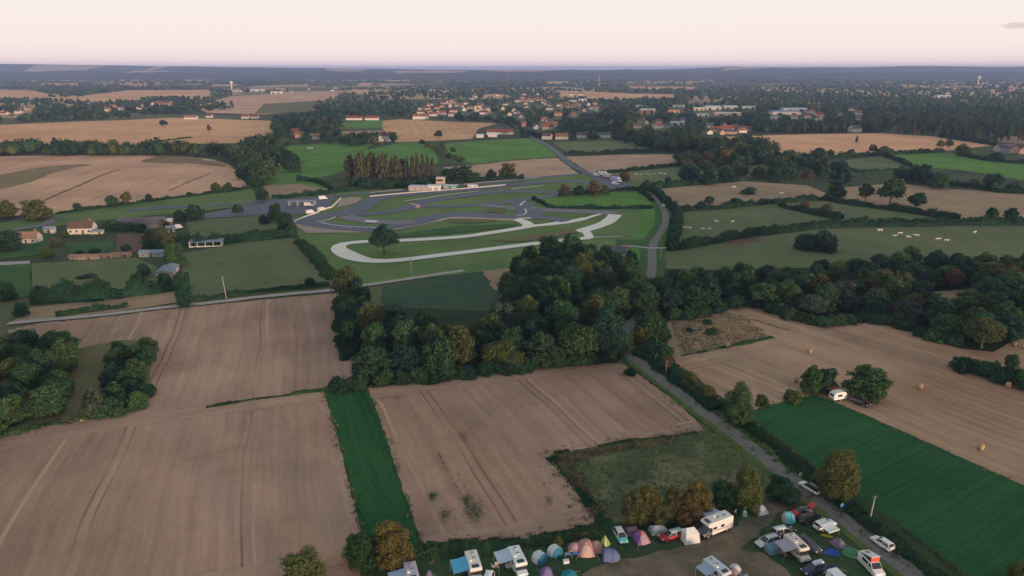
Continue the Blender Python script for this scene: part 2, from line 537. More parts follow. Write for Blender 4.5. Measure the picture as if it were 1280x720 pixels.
M_ORANGE = field_mat('straw_orange', (0.46, 0.255, 0.13), (0.76, 0.45, 0.245), 480, 0.6, 0.0, None, 0, 0.2, 14.0, 0.6, 0.01)
M_TILL = field_mat('tilled', (0.36, 0.225, 0.155), (0.58, 0.39, 0.28), -200, 0.4, 0.3, None, 0, 0.2, 8.0, 0.6)
M_TAN = field_mat('dry_pasture', (0.26, 0.185, 0.115), (0.42, 0.30, 0.20), 1500, 0.15, 0.0, (0.16, 0.17, 0.09), 0.5, 0.3, 8.0, 0.4)
M_CROP = field_mat('green_crop', (0.010, 0.060, 0.020), (0.032, 0.128, 0.040), 300, 0.8, 0.0, (0.036, 0.12, 0.04), 0.4, 0.7, 2.2, 0.7)
M_CROP2 = field_mat('green_crop_right', (0.009, 0.056, 0.021), (0.028, 0.114, 0.040), 2200, 0.8, 0.0, (0.032, 0.11, 0.04), 0.4, 0.8, 1.8, 0.8)
M_GREEN = grass_mat('bright_pasture', (0.065, 0.165, 0.030), (0.125, 0.255, 0.05), None, 0.02, 0, 0.4, 900)
M_PAST = grass_mat('pasture', (0.10, 0.135, 0.055), (0.17, 0.19, 0.085), (0.24, 0.20, 0.12), 0.025, 0.45, 0.2, 600)
M_DULL = grass_mat('dull_pasture', (0.095, 0.128, 0.058), (0.145, 0.165, 0.080), (0.19, 0.16, 0.095), 0.03, 0.45, 0.3, 640)
M_TRACKG = grass_mat('circuit_grass', (0.075, 0.150, 0.050), (0.150, 0.215, 0.072), (0.20, 0.18, 0.07), 0.03, 0.35, 0.4, 2200)
M_LAWN = grass_mat('lawn', (0.035, 0.095, 0.03), (0.07, 0.14, 0.04), None, 0.05)
M_POND = grass_mat('wet_meadow', (0.030, 0.070, 0.042), (0.058, 0.098, 0.056), (0.09, 0.12, 0.05), 0.03, 0.35, 0.4, 2600)
M_ROUGH = grass_mat('rough_grass', (0.060, 0.090, 0.040), (0.125, 0.140, 0.064), (0.26, 0.205, 0.13), 0.05, 0.75)
M_CAMP = grass_mat('camp_grass', (0.022, 0.058, 0.026), (0.050, 0.098, 0.040), (0.11, 0.105, 0.06), 0.06, 0.3)
M_VERGE = grass_mat('verge', (0.018, 0.048, 0.022), (0.045, 0.080, 0.032), None, 0.09)
M_VERGE_L = grass_mat('mown_verge', (0.055, 0.105, 0.028), (0.115, 0.155, 0.05), None, 0.09)
M_WOODF = grass_mat('wood_floor', (0.015, 0.032, 0.016), (0.035, 0.055, 0.026), None, 0.09)
M_OLIVE = grass_mat('fallow', (0.13, 0.125, 0.055), (0.20, 0.17, 0.085), None, 0.02)
M_FALLOW = grass_mat('wedge_fallow', (0.20, 0.155, 0.075), (0.29, 0.21, 0.11), None, 0.02)
M_SOIL = grass_mat('bare_soil', (0.12, 0.075, 0.055), (0.19, 0.125, 0.09), None, 0.1)
t = NT('asphalt'); p = t.pos(); n1 = t.noise(p, 0.12, 4); n2 = t.noise(p, 6.0, 4, 0.7)
t.bsdf(t.mix(t.math('ADD', t.math('MULTIPLY', n1, 0.7), t.math('MULTIPLY', n2, 0.3)), (0.085, 0.095, 0.130), (0.150, 0.162, 0.21)), 0.8, 0.25, 0, n2, 0.2, 0.02); ASPH = t.m
t = NT('lane_asphalt'); p = t.pos(); n1 = t.noise(p, 0.25, 5, 0.65); n2 = t.noise(p, 5.0, 4, 0.7)
t.bsdf(t.mix(t.math('ADD', t.math('MULTIPLY', n1, 0.7), t.math('MULTIPLY', n2, 0.3)), (0.12, 0.108, 0.105), (0.24, 0.215, 0.205)), 0.85, 0.2, 0, n2, 0.3, 0.03); LANE = t.m
t = NT('old_asphalt'); p = t.pos(); n1 = t.noise(p, 0.1, 4)
t.bsdf(t.mix(n1, (0.15, 0.145, 0.175), (0.26, 0.24, 0.27)), 0.85, 0.2); OLDASPH = t.m
t = NT('white_gravel'); p = t.pos(); n1 = t.noise(p, 0.15, 5, 0.6); n2 = t.noise(p, 3.0, 4)
t.bsdf(t.mix(t.math('ADD', t.math('MULTIPLY', n1, 0.6), t.math('MULTIPLY', n2, 0.4)), (0.62, 0.58, 0.54), (0.88, 0.84, 0.79)), 0.9, 0.15, 0, n2, 0.3, 0.05); GRAVEL = t.m
t = NT('beige_gravel'); p = t.pos(); n1 = t.noise(p, 0.2, 4)
t.bsdf(t.mix(n1, (0.30, 0.22, 0.19), (0.46, 0.35, 0.30)), 0.9, 0.15); BEIGE = t.m
t = NT('camp_dirt'); p = t.pos(); n1 = t.noise(p, 0.16, 5, 0.65); n2 = t.noise(p, 3.0, 4)
t.bsdf(t.mix(t.ramp(t.math('ADD', t.math('MULTIPLY', n1, 0.7), t.math('MULTIPLY', n2, 0.3)), [(0.38, 0.0), (0.6, 1.0)]), (0.095, 0.09, 0.055), (0.215, 0.17, 0.125)), 0.95, 0.1, 0, n2, 0.3, 0.08); DIRT = t.m

M_PALE0 = paint((0.42, 0.38, 0.36), 0.9, 0.1, 0, 0.3, 'pale_yard')
OPENPX = []       # pixel outlines that no distant trees may stand in
HILLS = {}
def field(name, px, mat, jit=0.35, **kw):
    if mat.name in HILLS: kw['hill'] = HILLS[mat.name]
    OPENPX.append(px)
    return sheet(name, px, mat, None, jit, **kw)

# far and middle distance
field('field', [(-60, 110), (40, 113), (60, 117), (100, 120), (160, 113), (262, 112), (266, 124), (200, 123), (130, 128), (40, 126), (0, 123), (-60, 124)], M_GOLD)
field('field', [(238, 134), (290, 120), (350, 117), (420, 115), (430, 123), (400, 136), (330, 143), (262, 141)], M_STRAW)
field('field', [(440, 112), (463, 112), (463, 117.5), (440, 118)], M_GOLD)
field('field', [(330, 130), (425, 124), (432, 133), (380, 140), (318, 142)], M_OLIVE)
field('field', [(700, 114), (740, 114.5), (790, 117), (850, 118), (840, 124), (760, 126), (700, 123)], M_GOLD)
field('field', [(60, 87.5), (110, 87.5), (110, 89), (62, 89)], M_GOLD)
for q in ([(130, 106), (175, 105), (205, 106.5), (160, 108.5)], [(228, 99), (262, 99), (264, 101), (230, 101)], [(150, 99.5), (176, 100), (172, 101.5), (150, 101)], [(55, 104), (100, 104.5), (95, 107), (50, 106.5)],
          [(270, 105.5), (300, 106), (290, 108), (262, 107.5)], [(480, 100.5), (515, 100), (512, 102.2), (482, 102.2)], [(680, 102.5), (712, 101.5), (708, 104.5), (684, 105)], [(543, 97.6), (568, 97.6), (566, 98.8), (540, 98.8)],
          [(783, 108), (870, 108.5), (868, 111.5), (800, 112)], [(893, 98), (915, 98), (912, 100), (895, 100)], [(976, 98.5), (990, 98.7), (990, 100.3), (976, 100.3)], [(1138, 89.5), (1162, 89.5), (1160, 91), (1136, 91)],
          [(450, 104), (468, 104), (462, 107), (446, 107)], [(1100, 96), (1140, 96.5), (1130, 97.8), (1095, 97.5)], [(0, 94.5), (14, 94.5), (14, 96), (0, 96)], [(600, 119), (632, 118), (640, 121), (606, 122)]):
    field('field', q, M_GOLD)
field('field', [(860, 125), (905, 126), (900, 131), (858, 131)], M_TAN)
field('field', [(-60, 159), (70, 153), (160, 150), (215, 147), (345, 151), (348, 178), (290, 179), (160, 181), (-60, 186)], M_GOLD)
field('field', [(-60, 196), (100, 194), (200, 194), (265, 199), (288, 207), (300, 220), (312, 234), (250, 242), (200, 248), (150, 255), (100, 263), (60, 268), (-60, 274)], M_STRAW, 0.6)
field('field', [(-20, 224), (55, 209), (115, 205.5), (80, 213), (25, 231), (-20, 238)], M_FALLOW, 0.8, smooth=True)
field('field', [(178, 203), (200, 195.5), (232, 195.5), (262, 201), (285, 208), (240, 205)], M_FALLOW, 0.8, smooth=True)
field('field', [(478, 151), (500, 149), (560, 152), (622, 154), (598, 161), (590, 174), (496, 178), (484, 168), (478, 160)], M_ORANGE)
field('field', [(424, 153), (478, 150), (478, 160), (424, 161)], M_GREEN)
field('field', [(420, 164), (478, 163), (484, 168), (480, 178), (440, 178), (422, 170)], M_TAN)
field('field', [(330, 185), (400, 179), (470, 180), (455, 187), (375, 202), (335, 200)], M_GREEN)
field('field', [(376, 204), (400, 197), (460, 187), (500, 178.5), (530, 176.5), (545, 190), (548, 205), (500, 208), (440, 212), (400, 222), (376, 222)], M_GREEN)
field('field', [(325, 210), (372, 206), (376, 224), (410, 228), (416, 236), (400, 241), (330, 246)], M_GREEN)
field('field', [(330, 232), (372, 230), (410, 236), (330, 249)], M_TAN)
field('field', [(556, 180), (600, 176), (640, 174), (670, 172), (690, 183), (696, 196), (640, 200), (597, 205), (575, 203), (560, 190)], M_GREEN)
field('field', [(555, 209), (597, 206), (640, 201), (697, 197.5), (724, 218), (640, 224), (560, 225)], M_TILL)
field('field', [(706, 196), (780, 193.5), (864, 193), (880, 203), (840, 207), (790, 213), (739, 217)], M_TILL)
field('field', [(690, 177), (740, 177), (800, 178), (820, 186), (790, 190), (710, 192)], M_PAST)
field('field', [(740, 219), (800, 213.5), (880, 206), (965, 206), (960, 222), (870, 226), (800, 235), (770, 228)], M_PAST)
field('field', [(905, 171), (1000, 168), (1100, 166.5), (1170, 171), (1240, 182), (1180, 189), (1130, 190), (1040, 195), (960, 198), (945, 186), (920, 176)], M_GOLD2)
field('field', [(1240, 169), (1300, 172), (1300, 181), (1250, 178)], M_TAN)
field('field', [(1250, 187), (1300, 188), (1300, 193), (1245, 191)], OLDASPH)
field('field', [(1030, 203), (1100, 196), (1137, 209), (1130, 217), (1050, 213)], M_PAST)
field('field', [(1108, 193), (1180, 191), (1230, 197), (1300, 204), (1300, 229), (1200, 213), (1145, 208)], M_GREEN)
field('field', [(820, 237), (860, 233), (930, 227), (1010, 232), (1040, 246), (960, 254), (900, 260), (850, 262), (835, 250)], M_TAN)
field('field', [(1050, 235), (1120, 229), (1180, 236), (1300, 243), (1300, 276), (1200, 274), (1165, 268), (1100, 258), (1040, 250)], M_TAN)
field('field', [(850, 264), (900, 262), (960, 256), (1030, 251), (1100, 260), (1165, 272), (1100, 280), (1000, 285), (930, 295), (845, 304)], M_DULL)
field('field', [(830, 316), (880, 308), (960, 295), (1020, 287), (1120, 284), (1310, 282), (1310, 345), (830, 345)], M_DULL)
sheet('bare_ground', [(905, 297), (925, 292), (950, 293), (948, 303), (920, 307), (902, 303)], M_SOIL, None, 1.0, smooth=True)
ribbon('field_track', [(55, 251), (80, 240), (105, 229.5), (128, 219), (150, 212)], 2.2, M_SOIL, None, 4, 0.4)
ribbon('field_track', [(210, 239), (240, 226), (262, 217)], 1.8, M_FALLOW, None, 4, 0.4)
# circuit and farm land
field('field', [(-60, 290), (60, 269), (200, 249), (312, 235.5), (330, 248), (362, 246), (300, 259), (120, 277), (-60, 300)], M_TRACKG)
circ = [(362, 262), (372, 245), (440, 240), (560, 232), (660, 223), (735, 218), (800, 238), (826, 262), (828, 285), (816, 306), (822, 330), (700, 345), (600, 342), (520, 348), (470, 356), (424, 362), (400, 330), (376, 303)]
field('grass_land', circ, M_TRACKG)
field('field', [(668, 250), (700, 246), (740, 240), (790, 238.5), (806, 243), (818, 256), (812, 260), (690, 260.5), (680, 257)], M_GREEN)
sheet('grass_bank', [(810, 258), (821, 262), (826, 270), (815, 297), (790, 297), (803, 264)], M_GREEN, None, 0.5)
sheet('grass_land', [(770, 300), (814, 300), (812, 309), (768, 310)], M_LAWN, None, 0.4)
sheet('lawn', [(774, 312), (812, 310), (806, 330), (776, 330)], M_GREEN, None, 0.4)
field('field', [(225, 318), (300, 304), (365, 298), (378, 308), (419, 352), (414, 358), (330, 367), (245, 376), (228, 350)], M_DULL)
field('field', [(40, 330), (170, 322), (215, 345), (225, 362), (180, 364), (60, 374), (40, 370)], M_PAST)
field('field', [(232, 276), (340, 268), (352, 285), (240, 301)], M_DULL)
sheet('yard', [(-60, 331), (36, 326.5), (38, 330), (-60, 336)], M_PALE0, None, 0.3)
sheet('lawn', [(80, 304), (140, 302), (150, 318), (90, 326)], M_LAWN, None, 0.3)
sheet('soil_plot', [(146, 293), (181, 292), (176, 315), (146, 316)], M_SOIL, None, 0.3)
sheet('lawn', [(-60, 292), (56, 284), (70, 300), (60, 318), (-60, 332)], M_LAWN, None, 0.3)
field('field', [(-60, 336), (38, 330), (38, 372), (-60, 384)], M_LAWN)
field('field', [(40, 385), (218, 365), (221, 379), (120, 394), (14, 404)], M_TAN)
field('field', [(478, 359), (540, 348), (632, 336), (640, 352), (628, 374), (612, 394), (560, 404), (480, 390)], M_POND)
sheet('bare_ground', [(602, 339), (642, 335), (645, 352), (628, 374), (618, 362)], M_TAN, None, 0.8)
# near land
field('wood_floor', [(424, 374), (475, 384), (610, 390), (650, 345), (720, 328), (800, 336), (900, 338), (1060, 334), (1300, 332), (1300, 420), (1262, 430), (1240, 440), (1150, 424), (1110, 408), (1050, 405), (1005, 404), (950, 390), (890, 398), (836, 404), (800, 420), (770, 456), (650, 464), (560, 476), (455, 490), (430, 450)], M_WOODF)
OPENPX.pop()
sheet('clearing', [(1150, 376), (1166, 365), (1215, 362), (1228, 372), (1202, 384), (1165, 386)], M_TAN, None, 0.8)
field('stubble_field', [(10, 413), (60, 403.5), (120, 398.5), (200, 388.5), (280, 380.5), (350, 373.5), (424, 367), (430, 400), (434, 430), (448, 456), (456, 466), (420, 479), (398, 489), (320, 499), (255, 509), (180, 518), (178, 505), (186, 470), (190, 432), (150, 428), (98, 437), (60, 425), (10, 422)], M_STUB_NEAR)
field('meadow', [(-60, 430), (100, 436), (150, 426), (190, 427), (188, 470), (180, 514), (130, 522), (60, 533), (-60, 553)], M_OLIVE)
field('stubble_field', [(-120, 568), (-60, 555), (0, 548), (60, 533), (130, 522), (180, 513), (250, 508.5), (330, 499.5), (405, 489), (428, 570), (452, 665), (457, 690), (430, 790), (-300, 790)], M_STUB_NEAR)
field('crop_strip', [(404, 490), (459, 486), (477, 530), (500, 600), (520, 660), (530, 694), (457, 694), (452, 665), (428, 570), (412, 515)], M_CROP)
field('stubble_field', [(460, 486.5), (560, 473), (650, 462), (740, 455), (775, 455), (800, 470), (840, 500), (868, 525), (880, 541), (860, 545), (780, 553), (688, 570), (700, 590), (740, 640), (752, 656), (700, 669), (640, 681), (580, 689), (530, 695), (520, 660), (500, 600), (477, 530)], M_STUB_MID)
field('rough_pasture', [(688, 570), (780, 553), (870, 541), (905, 545), (940, 570), (985, 605), (1002, 622), (960, 645), (780, 660), (752, 658), (740, 640), (700, 590)], M_ROUGH)
field('camp_meadow', [(350, 700), (530, 693), (640, 680), (752, 656), (850, 650), (960, 634), (1003, 616), (1030, 635), (1070, 665), (1120, 705), (1190, 770), (1240, 820), (300, 820)], M_CAMP)
field('stubble_field', [(845, 455), (836, 440), (850, 446), (900, 436), (940, 428), (966, 423), (950, 412), (935, 400), (910, 392), (884, 397), (910, 386.5), (932, 383), (951, 387.5), (981, 395), (1007, 403), (1026, 408), (1060, 405), (1100, 404), (1130, 412), (1160, 425), (1200, 437), (1240, 441), (1262, 430), (1320, 410), (1320, 500), (1420, 545), (1420, 690), (1340, 640), (1280, 609), (1220, 583), (1160, 556), (1100, 529), (1050, 508), (1020, 496), (1000, 498), (960, 508), (938, 516), (925, 507), (905, 499), (890, 491), (870, 472)], M_BALES)
field('rough_ground', [(838, 402), (884, 397), (910, 392), (935, 400), (950, 412), (966, 423), (940, 428), (900, 436), (850, 446), (838, 448), (833, 430)], M_TAN)
sheet('straw_ground', [(835, 403), (880, 398), (905, 395), (890, 410), (870, 425), (845, 436), (834, 428)], M_TAN, None, 0.6)
field('crop_field', [(938, 516), (960, 508), (1000, 497.5), (1020, 495.5), (1050, 507), (1100, 528), (1160, 555), (1220, 582), (1280, 608), (1340, 639), (1440, 695), (1440, 840), (1340, 840), (1230, 742), (1180, 702), (1137, 669), (1082, 638), (1058, 617), (1020, 588), (986, 562), (955, 540), (936, 526)], M_CROP2)
# headlands, worked along the field edges
def headland(px, base, vp, name):
    c = {'n': ((0.245, 0.154, 0.116), (0.51, 0.342, 0.258)), 'b': ((0.26, 0.164, 0.108), (0.50, 0.340, 0.236))}[base]
    sheet('headland', px, field_mat(name, c[0], c[1], vp, 0.7, 0.5, (0.22, 0.15, 0.10), 0.4), None, 0.7, 1.2)
headland([(461, 488), (560, 474), (650, 463), (740, 456), (774, 456), (790, 466), (700, 472), (600, 481), (520, 492), (470, 501)], 'n', 4300, 'headland_top')
headland([(529, 692), (580, 687), (640, 679), (700, 667), (748, 655), (736, 636), (680, 648), (600, 664), (522, 672)], 'n', 3300, 'headland_foot')
headland([(0, 549), (60, 534), (130, 523), (180, 514), (250, 509), (330, 500.5), (404, 490.5), (407, 503), (330, 513), (230, 525), (120, 541), (0, 566)], 'n', 3000, 'headland_left_top')
headland([(454, 684), (456, 690), (440, 770), (120, 790), (170, 735), (300, 712), (400, 695)], 'n', 3600, 'headland_left_foot')
headland([(845, 456), (900, 437.5), (940, 429.5), (965, 425), (975, 434), (930, 446), (885, 460), (872, 470)], 'b', 2600, 'headland_bales')
headland([(690, 569), (780, 552), (866, 526), (880, 540), (860, 544)], 'n', 3600, 'headland_corner')
# lane with its verges
lane_px = [(1330, 880), (1240, 802), (1170, 744), (1121, 703.5), (1085, 675), (1040, 639), (1010, 616), (985, 597.5), (950, 570), (925, 549.5), (880, 516), (845, 490), (810, 463), (785, 441), (777.5, 425), (782, 412), (793, 403), (803, 385), (810, 360), (815, 335), (815, 317), (817, 305), (823, 295), (830, 284), (832, 272), (828.5, 259), (821, 250), (811, 241), (802, 237), (796, 235)]
ribbon('verge', lane_px[:17], 9.0, M_VERGE, None, 3, 0.5, off=-4.2)
ribbon('verge', lane_px[:17], 7.0, M_VERGE_L, None, 3, 0.5)
ribbon('verge', lane_px[18:], 11, M_LAWN, None, 3, 0.5)
o, LANE_PTS = ribbon('lane', lane_px, 3.7, LANE, None, 2, 0.10)
LANE_Z = ZN[0]
ribbon('dirt_track', [(1012, 619), (985, 630), (962, 639), (945, 653), (925, 671), (895, 688), (850, 702), (790, 716), (740, 735)], lambda u: 2.6 + 4.5 * u, DIRT, None, 2, 0.5)
sheet('dirt_patch', [(740, 735), (790, 712), (850, 696), (905, 686), (950, 694), (985, 722), (1000, 770), (690, 770)], DIRT, None, 0.9, 1.2, smooth=True)
CAMP_Z = ZN[0]
M_PALE = paint((0.42, 0.38, 0.36), 0.9, 0.1, 0, 0.3, 'pale_track')
ribbon('farm_track', [(10, 405.5), (60, 400.5), (120, 395.5), (200, 386), (280, 377.5), (330, 371.5), (420, 363), (470, 355.5), (530, 346.5), (580, 339)], 3.3, M_PALE, None, 3, 0.2)
ribbon('road', [(-40, 295), (15, 288), (58, 281), (63, 274), (78, 271)], 5.0, OLDASPH)
ribbon('road', [(160, 264), (212, 259.5), (262, 258), (320, 253), (380, 248.5), (440, 243.5), (540, 236.5), (620, 228.5), (655, 224.5), (700, 220), (735, 217.5), (752, 217)], 6.5, ASPH)
ribbon('village_road', [(737, 217.5), (724, 212), (712, 205), (703, 197), (694, 189), (683, 181), (668, 174), (660, 165), (659, 152)], 6.5, ASPH)
ribbon('path', [(862, 309), (818, 311), (790, 308.5), (770, 309.5)], 2.4, M_PALE)
ribbon('path', [(778, 296.5), (750, 297), (732, 299)], 2.2, M_PALE)
# ------------------------------------------------------------------ vegetation
def _ico(sub):
    bm = bmesh.new(); bmesh.ops.create_icosphere(bm, subdivisions=sub, radius=1)
    V = np.array([v.co[:] for v in bm.verts]); F = np.array([[v.index for v in f.verts] for f in bm.faces]); bm.free()
    return V, F
ICO1, ICO2 = _ico(1), _ico(2)

def leaf_tris(P, D, size, rng, spread=0.75):
    n = len(P)
    N = D + rng.normal(0, spread, (n, 3)); N /= np.linalg.norm(N, axis=1, keepdims=True)
    A = np.cross(N, rng.normal(0, 1, (n, 3))); A /= np.linalg.norm(A, axis=1, keepdims=True) + 1e-9
    B = np.cross(N, A)
    s = size * rng.uniform(0.6, 1.35, (n, 1)); w = s * rng.uniform(0.45, 0.85, (n, 1))
    V = np.stack([P - A * s, P + B * w + N * s * 0.15, P + A * s, P - B * w + N * s * 0.15], 1).reshape(-1, 3)
    i = np.arange(n)[:, None] * 4
    F = np.concatenate([i + [[0, 1, 2]], i + [[0, 2, 3]]], 0)
    return V, F

def crown_lobes(shape, rng):
    """lobe centres and radii for a crown 10 m wide and 12 m tall"""
    C, Q = [], []
    if shape == 'round':
        n = 48
        for k in range(n):
            d = rng.normal(0, 1, 3); d /= np.linalg.norm(d)
            if d[2] < -0.55: d[2] *= -0.6
            f = rng.uniform(0.62, 0.80)
            C.append([d[0] * 4.3 * f, d[1] * 4.3 * f, 6.9 + d[2] * 4.6 * f]); Q.append(rng.uniform(0.8, 1.75))
        C += [[0, 0, 6.6], [0.9, 0.3, 8.0], [-1, -0.4, 6.2]]; Q += [2.9, 2.2, 2.4]
    elif shape == 'wide':
        for k in range(34):
            a = rng.uniform(0, 6.283); rad = math.sqrt(rng.uniform(0, 1)) * 3.9
            z = 7.2 + 3.0 * (1 - (rad / 4.6) ** 2) * rng.uniform(0.25, 1.1) - 1.6 * rng.uniform(0, 1)
            C.append([rad * math.cos(a), rad * math.sin(a), z]); Q.append(rng.uniform(1.0, 1.7))
        C += [[0, 0, 7.0], [1.6, 0, 6.8], [-1.5, 0.8, 6.9]]; Q += [2.3, 2.0, 2.0]
    elif shape == 'low':          # branches down to the ground
        for k in range(50):
            a = rng.uniform(0, 6.283); h = rng.uniform(0.06, 1)
            rad = 3.7 * (1 - h ** 2.6) ** 0.5 * rng.uniform(0.7, 1.02)
            C.append([rad * math.cos(a), rad * math.sin(a), 0.9 + h * 9.6]); Q.append(rng.uniform(0.7, 1.6))
        C += [[0, 0, 4.2], [0, 0, 7.2], [0.4, 0.2, 2.4]]; Q += [3.1, 2.4, 2.4]
    elif shape == 'column':       # lombardy poplar
        for k in range(30):
            h = rng.uniform(0.02, 1); a = rng.uniform(0, 6.283)
            rad = 2.6 * (math.sin(math.pi * min(1, h * 0.82 + 0.14)) ** 0.6) * rng.uniform(0.3, 0.9)
            C.append([rad * math.cos(a), rad * math.sin(a), 1.0 + h * 10.3]); Q.append(rng.uniform(0.8, 1.5))
        C += [[0, 0, 3], [0, 0, 5.5], [0, 0, 8]]; Q += [2.2, 2.2, 1.8]
    elif shape == 'cone':
        for k in range(34):
            h = rng.uniform(0, 1); a = rng.uniform(0, 6.283)
            rad = 3.9 * (1 - h) ** 0.9 * rng.uniform(0.5, 1.0)
            C.append([rad * math.cos(a), rad * math.sin(a), 1.6 + h * 9.8]); Q.append(0.55 + 1.0 * (1 - h))
        C += [[0, 0, 3.4], [0, 0, 6.2], [0, 0, 8.6]]; Q += [2.2, 1.6, 1.0]
    elif shape == 'bush':         # 10 wide, 6 tall
        for k in range(26):
            d = rng.normal(0, 1, 3); d /= np.linalg.norm(d); d[2] = abs(d[2])
            f = rng.uniform(0.6, 0.85)
            C.append([d[0] * 4.5 * f, d[1] * 4.5 * f, 0.9 + d[2] * 4.6 * f]); Q.append(rng.uniform(0.9, 1.6))
        C += [[0, 0, 1.9], [1.3, 0.5, 1.6], [-1.4, -0.4, 1.7]]; Q += [2.6, 2.1, 2.1]
    C, Q = np.array(C), np.array(Q)
    m = C[:, :2].mean(0); f = rng.uniform(0.82, 1.22, (len(C) - 3, 1)); C[:-3, :2] = m + (C[:-3, :2] - m) * f
    C[:-3, 2] *= rng.uniform(0.9, 1.1, len(C) - 3); Q[:-3] *= rng.uniform(0.72, 1.1, len(C) - 3)
    return C, Q

def crown_mesh(name, shape, seed, n, leaf):
    rng = np.random.default_rng(seed)
    C, Q = crown_lobes(shape, rng)
    pk = rng.choice(len(C), n * 2, p=(Q ** 2) / (Q ** 2).sum())
    D = rng.normal(0, 1, (n * 2, 3)); D /= np.linalg.norm(D, axis=1, keepdims=True)
    P = C[pk] + D * (Q[pk] * rng.uniform(0.66, 1.30, n * 2))[:, None]
    dist = np.linalg.norm(P[:, None, :] - C[None], axis=2) / Q[None]
    dist[np.arange(n * 2), pk] = 9
    keep = (dist.min(1) > 0.74) & (P[:, 2] > 0.05) & ((D[:, 2] > -0.45) | (rng.uniform(0, 1, n * 2) < 0.35))
    P, D = P[keep][:n], D[keep][:n]
    V, F = leaf_tris(P, D, leaf, rng)
    Vs, Fs = [V], [F]; b = len(V)
    for c, q in zip(C, Q):
        v = ICO1[0] * (q * 0.66) * rng.uniform(0.7, 1.15, (len(ICO1[0]), 1)) + c
        v[:, 2] = np.maximum(v[:, 2], 0.03)
        Vs.append(v); Fs.append(ICO1[1] + b); b += len(v)
    return np_mesh(name, np.concatenate(Vs), np.concatenate(Fs), LEAF)

def trunk_mesh(name, shape, seed):
    rr = random.Random(seed); m = MB()
    th = {'round': 5.0, 'wide': 5.6, 'low': 4.0, 'column': 8.5, 'cone': 9.5}[shape]
    k = 0.75 if shape in ('low', 'column', 'cone') else 1.0
    m.tube([(0, 0, -0.2), (0.03, 0, 0.5), (rr.uniform(-.15, .15), rr.uniform(-.15, .15), th * 0.5), (rr.uniform(-.3, .3), rr.uniform(-.3, .3), th)], [0.48 * k, 0.33 * k, 0.27 * k, 0.13 * k], 8)
    if shape in ('round', 'wide', 'low'):
        for i in range(6):
            a = i * 1.05 + rr.uniform(-.3, .3); z0 = th * rr.uniform(0.5, 0.85); L = rr.uniform(2.2, 3.4)
            m.tube([(0, 0, z0), (math.cos(a) * L * .5, math.sin(a) * L * .5, z0 + 1.0), (math.cos(a) * L, math.sin(a) * L, z0 + 2.5)], [0.15 * k, 0.10 * k, 0.04], 6)
    me = m.mesh(name, BARK)
    return me

PROTO = {}
def proto(shape, res, var):
    key = (shape, res, var)
    if key not in PROTO:
        n, leaf = {'hi': (9500, 0.19), 'mid': (4600, 0.31), 'far': (1300, 0.55)}[res]
        if shape == 'bush': n, leaf = int(n * 0.6), leaf * 1.1
        seed = 100 + 17 * var + 1000 * len(shape) + ord(shape[0])
        cm = crown_mesh('crown', shape, seed, n, leaf)
        tm = trunk_mesh('trunk', shape, seed) if shape != 'bush' else None
        PROTO[key] = (cm, tm)
    return PROTO[key]

COLS = {'green': (0.040, 0.100, 0.040), 'dark': (0.023, 0.072, 0.037), 'mid': (0.058, 0.115, 0.042), 'olive': (0.090, 0.115, 0.038), 'gold': (0.110, 0.105, 0.034),
        'rust': (0.115, 0.085, 0.038), 'teal': (0.022, 0.066, 0.046), 'grey': (0.065, 0.092, 0.066), 'tan': (0.105, 0.090, 0.052), 'red': (0.24, 0.05, 0.05), 'lime': (0.075, 0.12, 0.03)}
def jitcol(c, k=0.16):
    c = COLS[c] if isinstance(c, str) else c
    f = random.uniform(1 - k, 1 + k)
    return (c[0] * f * random.uniform(0.9, 1.12), c[1] * f, c[2] * f * random.uniform(0.88, 1.12), 1)

NTREE = [0]
def tree_at(x, y, w, h, shape='round', col='green', label='', group=None, name='tree', res=None, cat=None, z=0.0):
    d = math.hypot(x, y)
    res = res or ('hi' if d < 175 else 'mid' if d < 420 else 'far')
    nv = {'hi': 3, 'mid': 5, 'far': 3}[res]
    if shape in ('column', 'cone'): nv = 2
    cm, tm = proto(shape, res, random.randrange(nv))
    H0 = 6.0 if shape == 'bush' else 12.0
    W0 = {'column': 6.6, 'cone': 8.8}.get(shape, 10.0)
    sc = (w / W0, w / W0 * random.uniform(0.9, 1.1), h / H0)
    rz = random.uniform(0, 6.28)
    c = jitcol(col)
    if shape == 'bush':
        o = link(name if name != 'tree' else 'bush', cm)
        o.location = (x, y, z); o.rotation_euler = (0, 0, rz); o.scale = sc
        o.color = c
        tag(o, label, cat or 'bush', group)
    else:
        o = empty(name, (x, y, z), rz, sc)
        tr = link('trunk', tm, o)
        cr = link('crown', cm, o); cr.color = c
        tag(o, label, cat or 'tree', group)
    NTREE[0] += 1
    return o

def tree_px(px, py, wpx, hpx, shape='round', col='green', label='', hill=None, **kw):
    """tree whose foot is seen at (px, py); wpx, hpx its apparent crown width and height"""
    g = G(px, py)
    if hill:
        g = GS(px, py, hill[0], G(0, hill[1]).y); kw['z'] = g.z
    k = ppm(g.x, g.y)
    dep = math.atan2(CAM_H, math.hypot(g.x, g.y))
    w = wpx / k
    h = max(1.0, hpx / k / math.cos(dep) - 0.15 * w * math.tan(dep))
    return tree_at(g.x, g.y, w, h, shape, col, label, **kw)

